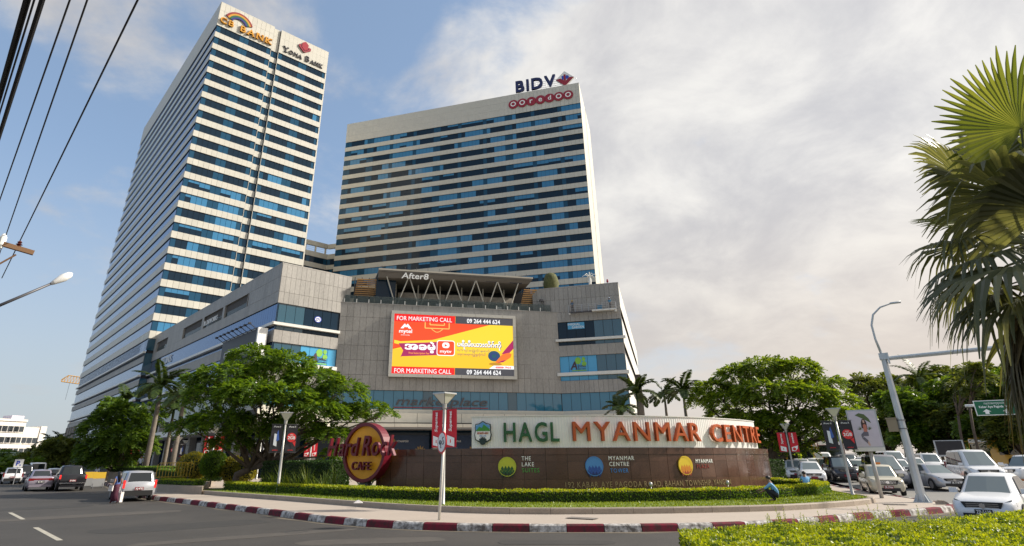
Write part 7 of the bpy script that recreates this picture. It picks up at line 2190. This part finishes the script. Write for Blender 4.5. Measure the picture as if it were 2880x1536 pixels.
def standing(h=1.6, st=.16, fem=False):
    k = h / 1.7
    J = dict(pelvis=(0, 0, .92, .13), waist=(0, .01, 1.06, .11), chest=(0, 0, 1.28, .135), neck=(0, .0, 1.43, .05), head=(0, -.02, 1.56, .095), crown=(0, -.01, 1.64, .07),
             shl=(.17, 0, 1.36, .055), ell=(.23, .04, 1.10, .042), wrl=(.24, -.08, .88, .032), hal=(.24, -.12, .80, .032), shr=(-.17, 0, 1.36, .055), elr=(-.23, .05, 1.10, .042), wrr=(-.25, -.06, .88, .032), har=(-.25, -.10, .80, .032),
             hil=(.09, 0, .86, .10), knl=(.10, -st * .6, .48, .068), anl=(.10, -st * .3, .08, .045), tol=(.10, -st * .3 - .14, .03, .04), hir=(-.09, 0, .86, .10), knr=(-.10, st * .1, .48, .068), anr=(-.10, st, .10, .045), tor=(-.10, st - .12, .04, .04))
    return {n: (v[0] * k, v[1] * k, v[2] * k, v[3] * k) for n, v in J.items()}
# woman walking round the estate car, skirt, tote bag and parcel
g = gnd(318, 1416)
JW = standing(1.58, .2)
def woman_extra(e):
    mb = MB(); n = 14
    mb.lathe([(.15, .12), (.15, .45), (.15, .75), (.12, .93)], n); mb.build('skirt', 'skirt_plum', e, None, True)
    mb = MB(); mb.box(-.40, -.2, .04, -.22, .16, .52); mb.tube([(-.3, -.1, .5), (-.27, -.08, .76), (-.3, .08, .5)], .01, 5); mb.build('tote_bag', 'bag_white', e)
    mb = MB(); mb.box(.2, -.26, .60, .25, .02, .86); mb.build('parcel', 'bag_white', e)
    fingers(e, JW, 'l', (0, -.3, -1)); fingers(e, JW, 'r', (0, -.3, -1))
person('person in a navy top and plum skirt carrying bags beside the silver estate car', Matrix.Translation((g.x, g.y, 0)) @ Matrix.Rotation(PI - R(-70), 4, 'Z'), JW, EDG, edge_mats(1, 2, 0, 0), ['skin', 'top_navy', 'skirt_plum'], hair=(0, .015, .01, -.3, .42), extra=woman_extra)
JS = standing(1.65, .1)
def pedestrian(label, px, py, face, m1, m2, z=0.):
    g = gnd(px, py, z)
    e = person(label, Matrix.Translation((g.x, g.y, z)) @ Matrix.Rotation(PI - R(face), 4, 'Z'), JS, EDG, edge_mats(1, 2, 1, 0), ['skin', m1, m2], hair=(0, .015, .012, -.3))
    fingers(e, JS, 'l', (0, -.2, -1)); fingers(e, JS, 'r', (0, -.2, -1))
pedestrian('person in a pale shirt and red sarong walking by the yellow barriers', 266, 1356, 150, 'shirt_pale', 'longyi_red')
pedestrian('person in a pale top standing on the terrace above the estate car', 389, 1332, 160, 'shirt_pale', 'trouser_dark', 1.0)
# window cleaners on their gondola
def gondola():
    M = frame(J2, W_AZ, 22.0) @ Matrix.Translation((1.9, -.95, 0))
    e = thing('gondola', 'aluminium cleaning gondola hanging before the right wing of the mall', 'platform', M)
    for a, b, m in ((0, 3.4, 'steel_dark'), (3.4, 6.85, 'white_alu')):
        mb = MB(); mb.box(a, 0, .0, b, .6, .22 if m == 'white_alu' else .14); mb.build('deck', m, e)
    for z in (.55, .85, 1.1):
        mb = MB(); mb.tube([(0, 0, z), (6.85, 0, z)], .025, 5); mb.build('rail', 'steel', e)
    for k in range(8):
        mb = MB(); x = 6.85 * k / 7; mb.tube([(x, 0, 0), (x, 0, 1.12)], .025, 5); mb.tube([(x, .6, 0), (x, .6, 1.12)], .025, 5); mb.build('stanchion', 'steel', e)
    for x in (.1, 6.75):
        mb = MB(); mb.tube([(x, .3, .1), (x, .3, 4.2)], .015, 4); mb.build('cable', 'steel_dark', e)
        mb = MB(); mb.box(x - .12, .1, -.25, x + .12, .4, .1); mb.build('winch', 'white_alu', e)
    mb = MB(); mb.box(4.2, .15, .22, 4.9, .5, .8); mb.build('tool_box', 'vest_blue', e)
    for lab, x, cap, shirt in (('person in yellow hard hat at one end of the cleaning gondola', .55, 'helmet_yellow', 'overall'), ('person in a pale helmet at the far end of the cleaning gondola', 6.0, 'shirt_pale', 'vest_blue')):
        P = M @ Matrix.Translation((x, .32, .22))
        pe = person(lab, P, JS, EDG, edge_mats(1, 2, 1, 2), ['skin', shirt, 'trouser_dark'], cap=cap)
        fingers(pe, JS, 'l', (0, -.2, -1)); fingers(pe, JS, 'r', (0, -.2, -1))
gondola()
# rooftop things on the right wing
mat('topiary_net', (.085, .09, .03), .9, noise=.45, nscale=3, bump=1., bscale=6)
def roof_things():
    F = frame(J2, W_AZ, 26.26)
    mb = MB(); prof = [(.9, 0), (1.12, .5), (1.2, 1.4), (1.1, 2.2), (.85, 2.75), (.5, 3.0), (.05, 3.1)]
    mb.lathe(prof, 18)
    for i, v in enumerate(mb.v):
        k = 1 + .13 * mnoise.noise(Vector(v) * 1.4) + .06 * mnoise.noise(Vector(v) * 4); mb.v[i] = (v[0] * k, v[1] * k, v[2])
    o = mb.build('wrapped_tree', 'topiary_net', None, F @ Matrix.Translation((-1.0, 2.2, 0)), True); tag(o, 'bulky net-wrapped green bundle standing on the mall roof edge', 'bundle')
    e = thing('antenna', 'white antenna with curved arms on the mall right wing roof', 'antenna', F @ Matrix.Translation((5.0, 3, 0)))
    mb = MB(); mb.tube([(0, 0, 0), (0, 0, 2.9)], .09, 8); mb.lathe([(.2, .9), (.24, 1.4), (.2, 1.9)], 10); mb.build('mast', 'white_alu', e)
    for z in (.5, 2.35):
        for k in range(6):
            a = PI * k / 3; c, s = math.cos(a), math.sin(a)
            mb = MB(); mb.tube([(c * .1, s * .1, z - .15), (c * .7, s * .7, z + .15), (c * 1.15, s * 1.15, z - .1)], [.05, .07, .03], 6); mb.build('arm', 'white_alu', e)
    e = thing('warning_lamp', 'small obstruction lamp on the roof corner of the mall', 'lamp', F @ Matrix.Translation((7.8, .6, 0)))
    mb = MB(); mb.tube([(0, 0, 0), (0, 0, .3)], .06, 6); mb.build('stem', 'steel_dark', e); mb = MB(); mb.lathe([(.14, .3), (.16, .5), (.1, .75), (.02, .8)], 8); mb.build('globe', 'maroon', e)
roof_things()

# ================================================================ street clutter
mat('barr_yellow', (.60, .38, .03), .5); mat('bollard_white', (.74, .73, .70), .5)
def barricade(label, px, py, rz, w=1.9, h=1.05, z=.2, grp='yellow crowd barricades', D=None):
    g = gnd(px, py, z)
    e = thing('crowd_barricade', label, 'barricade', loc(g.x, g.y, z, rz), grp)
    mb = MB(); mb.tube([(-w / 2, 0, .18), (-w / 2, 0, h - .12), (-w / 2 + .12, 0, h), (w / 2 - .12, 0, h), (w / 2, 0, h - .12), (w / 2, 0, .18), (-w / 2, 0, .18)], .022, 6); mb.build('frame', 'barr_yellow', e, None, True)
    for k in range(1, 12):
        mb = MB(); x = -w / 2 + w * k / 12; mb.tube([(x, 0, .18), (x, 0, h)], .012, 5); mb.build('bar', 'barr_yellow' if k % 1 == 0 else 'steel', e)
    for s in (-1, 1):
        mb = MB(); mb.tube([(s * w * .38, -.28, 0), (s * w * .38, 0, .2), (s * w * .38, .28, 0)], .018, 5); mb.build('foot', 'steel_dark', e)
barricade('yellow barricade beside the cafe sign', 932, 1364, R(8))
barricade('yellow barricade half hidden by the box hedge', 872, 1360, R(60))
barricade('yellow barricade peeking from behind the cafe sign', 996, 1355, R(-40))
barricade('yellow barricade behind the planter, by the silver estate car', 488, 1350, R(20), 2.2, z=.9)
for k in range(14):
    px = 832 + 13.5 * k + (k % 3) * 3
    g = gnd(px, 1352 - (k % 4) * 3, .2)
    mb = MB(); mb.lathe([(.06, 0), (.06, 1.0), (.045, 1.06), (.01, 1.08)], 10); o = mb.build('bollard', 'bollard_white', None, loc(g.x, g.y, .2), True); tag(o, 'slim white bollard before the mall entrance', 'bollard', 'white bollards at the mall entrance')
for k in range(12):
    g = atD(364 + (6 if k < 7 else 14) * k, 1324, 80)
    mb = MB(); mb.lathe([(.05, 0), (.05, .9), (.01, .95)], 8); o = mb.build('bollard', 'bollard_white', None, loc(g.x, g.y, 1.15), True); tag(o, 'slim white post on the terrace behind the silver estate car', 'bollard', 'white posts on the terrace')
# plastic barriers with yellow tops by the pedestrian
for k, (px, py) in enumerate(((248, 1372), (272, 1374))):
    g = gnd(px, py, 0)
    e = thing('board_barrier', ('grey and yellow board barrier next to the black pickup', 'grey and yellow board barrier below the walking pedestrian')[k], 'barrier', loc(g.x, g.y, 0, R(38)), 'board barriers')
    mb = MB(); mb.box(-.45, -.03, .15, .45, .03, .75); mb.build('lower_board', 'steel', e)
    mb = MB(); mb.box(-.45, -.035, .76, .45, .035, 1.25); mb.build('upper_board', 'barr_yellow', e)
    for s in (-1, 1):
        mb = MB(); mb.tube([(s * .35, -.35, 0), (s * .35, 0, .4), (s * .35, .35, 0)], .02, 5); mb.build('foot', 'steel_dark', e)
# parking sign
def park_sign():
    p = atD(53, 1303, 80)
    e = thing('parking_sign', 'square white parking sign with blue letter among the roadside trees', 'road sign', Matrix.Translation((p.x, p.y, 0)) @ Matrix.Rotation(R(35), 4, 'Z'))
    mb = MB(); mb.tube([(0, .05, 0), (0, .05, p.z - .4)], .04, 8); mb.build('post', 'steel', e)
    mb = MB(); mb.box(-.38, -.03, p.z - .38, .38, 0, p.z + .38); f = mb.build('plate', 'white_paint', e)
    text(f, None, 'P.', 'blue_disc', .46, align='C', z=p.z - .23, y=-.035, bold=.04, ext=.004)
park_sign()
# manhole cover and stray stone on the pavement
mat('cover_dark', (.16, .14, .125), .8)
for a, b, lab in (((1590, 1457), (1668, 1461), 'square service cover let into the pavement'), ((2490, 1419), (2555, 1420), 'long service cover near the gantry pole')):
    p, q = gnd(*a, .2), gnd(*b, .2); d = (q - p).normalized(); n = Vector((-d.y, d.x, 0)) * .5
    mb = MB(); mb.prism([(p).xy, (q).xy, (q + n).xy, (p + n).xy], .2, .206); o = mb.build('service_cover', 'cover_dark'); tag(o, lab, 'cover')
g = gnd(2650, 1418, .2)
mb = MB(); mb.plate([(-.22, 0), (.25, 0), (.2, .07), (.08, .14), (-.12, .15), (-.22, .08)], -.1, .1); o = mb.build('loose_stone', 'stone_kerb', None, loc(g.x, g.y, .2, R(-30))); tag(o, 'loose grey stone lying beside the gantry pole foot', 'stone')
g = gnd(1008, 1416, .345)
mb = MB(); mb.add([(-.2, -.1, 0), (.2, -.08, 0), (.15, .12, .02), (-.1, .1, .1), (0, 0, .12)], [(0, 1, 4), (1, 2, 4), (2, 3, 4), (3, 0, 4), (3, 2, 1, 0)]); o = mb.build('litter_bag', 'bag_white', None, loc(g.x, g.y, .36)); tag(o, 'crumpled white plastic bag on the lawn edge', 'litter')

# ================================================================ overhead lines and left street light
mat('wire', (.012, .012, .014), .6); mat('rust_wood', (.20, .11, .055), .8); mat('porcelain', (.09, .02, .015), .3)
ZW = 7.6
def atz(px, py, z): return gnd(px, py, z)
wires = [((387, 0), (52, 686), 7.62), ((245, 0), (24, 612), 7.55), ((196, 0), (-30, 660), 7.55)]
def wire(label, pts, r, grp='overhead wires'):
    mb = MB(); mb.tube(pts, r, 5); o = mb.build('overhead_wire', 'wire'); tag(o, label, 'wire', grp)
P0 = atz(52, 686, 7.62)
def extend(a, b, k): return a + (a - b) * k
wl = [('single wire running to the brown insulator', (387, 0), (52, 686), .014), ('middle wire left of the insulator wire', (245, 0), (24, 640), .013), ('slightly kinked wire beside the cable bundle', (196, 0), (0, 560), .013)]
for lab, a, b, r in wl:
    A_, B_ = atz(*a, 7.62), atz(*b, 7.62)
    m = A_.lerp(B_, .5) - Vector((0, 0, .02))
    wire(lab, [extend(A_, B_, .8), A_, m, B_, extend(B_, A_, .35)], r)
for k, (a, b, r, lab) in enumerate((((118, 0), (-8, 400), .030, 'thick cable on the right of the dark bundle'), ((96, 0), (-14, 360), .012, 'thin cable inside the dark bundle'), ((84, 0), (-16, 340), .012, 'second thin cable inside the dark bundle'), ((72, 0), (-22, 330), .026, 'thick cable on the left of the dark bundle'))):
    A_, B_ = atz(*a, 6.9), atz(*b, 6.9)
    wire(lab, [extend(A_, B_, .8), A_, B_, extend(B_, A_, .8)], r, 'cable bundle overhead')
def utility_pole():
    d = (atz(0, 672, 7.5) - atz(95, 712, 7.4)); 
    a, b = atD(95, 712, 19.), atD(-110, 652, 19.)
    base = atD(-105, 660, 19.3)
    e = thing('utility_pole', 'utility pole crossarm of rusty wood carrying a brown insulator', 'utility pole', Matrix.Translation((base.x, base.y, 0)))
    B = Vector((base.x, base.y, 0))
    mb = MB(); mb.tube([(0, 0, 0), (0, 0, base.z + .8)], [.16, .11], 10); mb.build('pole', 'rust_wood', e, None, True)
    ax = (b - a).normalized()
    mb = MB()
    M = Matrix.Translation((a + b) / 2 - B) @ ax.to_track_quat('X', 'Z').to_matrix().to_4x4()
    L = (b - a).length / 2
    mb.box(-L, -.05, -.06, L, .05, .06, M=M); mb.build('crossarm', 'rust_wood', e)
    br = atD(45, 716, 19.)
    mb = MB(); mb.tube([br - B, atD(-105, 800, 19.2) - B], .025, 5); mb.build('brace', 'rust_wood', e)
    ins = atD(50, 700, 19.)
    mb = MB(); mb.lathe([(.03, 0), (.03, .05), (.075, .07), (.03, .1), (.08, .12), (.03, .16), (.06, .18), (.03, .22)], 10, M=Matrix.Translation(ins - B)); mb.build('insulator', 'porcelain', e)
    i2 = atD(3, 688, 19.)
    mb = MB(); mb.lathe([(.05, -.1), (.08, .0), (.08, .2), (.04, .3)], 10, M=Matrix.Translation(i2 - B)); mb.build('insulator', 'white_paint', e)
utility_pole()
def left_light():
    tip, root = atD(204, 769, 20.), atD(146, 797, 20.)
    far = atD(-60, 884, 20.)
    e = thing('street_light', 'white cobra-head street light on a thin sloping arm', 'street light', Matrix.Translation((far.x, far.y, 0)))
    B = Vector((far.x, far.y, 0))
    mb = MB(); mb.tube([(0, 0, 0), (0, 0, far.z)], [.11, .07], 10); mb.build('pole', 'galv', e, None, True)
    mb = MB(); mb.tube([far - B, root - B], [.045, .035], 8); mb.build('arm', 'steel_dark', e, None, True)
    d = (tip - root)
    mb = MB(); mb.tube([root - B - d * .05, root - B + d * .12, root - B + d * .55, root - B + d * .9, tip - B], [.045, .07, .12, .085, .02], 10); mb.build('lamp_head', 'white_paint', e, None, True)
    for v in (): pass
left_light()

# ================================================================ far things
mat('hotel_white', (.74, .70, .64), .8, noise=.05, nscale=.2); mat('hotel_glass', (.05, .06, .07), .2)
def hotel():
    D = 330.; sc = D / 210.
    a, b = atD(-70, 1330, D), atD(118, 1330, D)
    az = math.atan2((b - a).x, (b - a).y)
    M = frame(a, az - R(28))
    e = thing('hotel', 'white hotel block with rows of small windows beyond the left-hand street', 'building', M)
    L = (b - a).length
    zt = atD(100, 1200, D).z; zt2 = atD(30, 1180, D).z; z3 = atD(20, 1165, D).z
    mb = MB(); mb.box(0, 0, 0, L, 26, zt); mb.build('wall', 'hotel_white', e)
    mb = MB(); mb.box(0, -.6, 0, L * .60, 16.4, zt2); mb.build('wall', 'hotel_white', e)
    mb = MB(); mb.box(L * .40, 3, zt2, L * .62, 10, z3); mb.build('roof_sign', 'poster_paper', e)
    mb = MB(); mb.box(-.3, -1.0, zt2 - .5, L * .61, 16.6, zt2 + .4); mb.build('cornice', 'hotel_white', e)
    mb = MB(); mb.box(L * .9, -.5, 0, L * 1.01, 16.3, zt + .6); mb.build('corner_pier', 'hotel_white', e)
    for r in range(6):
        z = zt2 - 3.6 - 4.5 * r
        for c in range(9):
            x = L * .10 + L * .80 * c / 8; w = 2.4 if c > 4 else 3.8
            if c > 4 and z > zt - 3.4: continue
            y = -.6 if x < L * .6 else 0.
            mb = MB(); mb.box(x - w / 2, y - .06, z - 1.2, x + w / 2, y - .02, z + 1.1); f = mb.build('window', 'hotel_glass', e)
            mb = MB(); mb.box(x - w / 2 - .2, y - .25, z - 1.5, x + w / 2 + .2, y - .05, z - 1.2); mb.build('sill', 'hotel_white', f)
            mb = MB(); mb.box(x - .06, y - .1, z - 1.2, x + .06, y - .06, z + 1.1); mb.build('mullion', 'hotel_white', f)
hotel()
mat('house_green', (.22, .28, .22), .8)
def low_house():
    p = atD(26, 1310, 125)
    e = thing('low_house', 'cream low house with a pitched roof below the hotel', 'house', Matrix.Translation((p.x, p.y, 0)) @ Matrix.Rotation(R(35), 4, 'Z'))
    z = atD(35, 1282, 125).z
    mb = MB(); mb.box(-2.5, 0, 0, 2.5, 6, z - 1); mb.build('wall', 'hotel_white', e)
    mb = MB(); mb.add([(-3, -.6, z - 1.1), (3, -.6, z - 1.1), (3, 6.6, z - 1.1), (-3, 6.6, z - 1.1), (-3, 3, z + .6), (3, 3, z + .6)], [(0, 1, 5, 4), (2, 3, 4, 5), (0, 4, 3), (1, 2, 5), (3, 2, 1, 0)]); mb.build('roof', 'house_green', e)
    for k in range(3): mb = MB(); mb.box(-2 + 1.5 * k, -.05, z - 3.0, -1.1 + 1.5 * k, -.01, z - 1.8); mb.build('window', 'hotel_glass', e)
low_house()
mat('crane_yellow', (.55, .30, .06), .5)
def crane():
    D = 260.
    a, b = atD(172, 1073, D), atD(236, 1082, D)
    m = atD(232, 1082, D + 3)
    e = thing('tower_crane', 'yellow lattice jib of a tower crane showing past the tower edge', 'crane', Matrix.Translation((m.x, m.y, 0)))
    B = Vector((m.x, m.y, 0)); n = 8
    mb = MB()
    lo = [a.lerp(b, k / n) - B for k in range(n + 1)]; hi = [p + Vector((0, 0, 2.4 * min(1, .25 + k / 2.5))) for k, p in enumerate(lo)]
    mb.tube(lo, .16, 4); mb.tube(hi, .16, 4)
    for k in range(n): mb.tube([lo[k], hi[k + 1]], .1, 4); mb.tube([hi[k], lo[k]], .1, 4)
    mb.build('jib', 'crane_yellow', e)
    mb = MB(); mb.tube([(0, 0, 0), (0, 0, b.z + 4)], .9, 4); mb.build('mast', 'crane_yellow', e)
    mb = MB(); mb.tube([lo[3], lo[3] + Vector((0, 0, -6))], .05, 4); mb.build('hoist_line', 'wire', e)
crane()
bpy.data.scenes.remove(TXT)
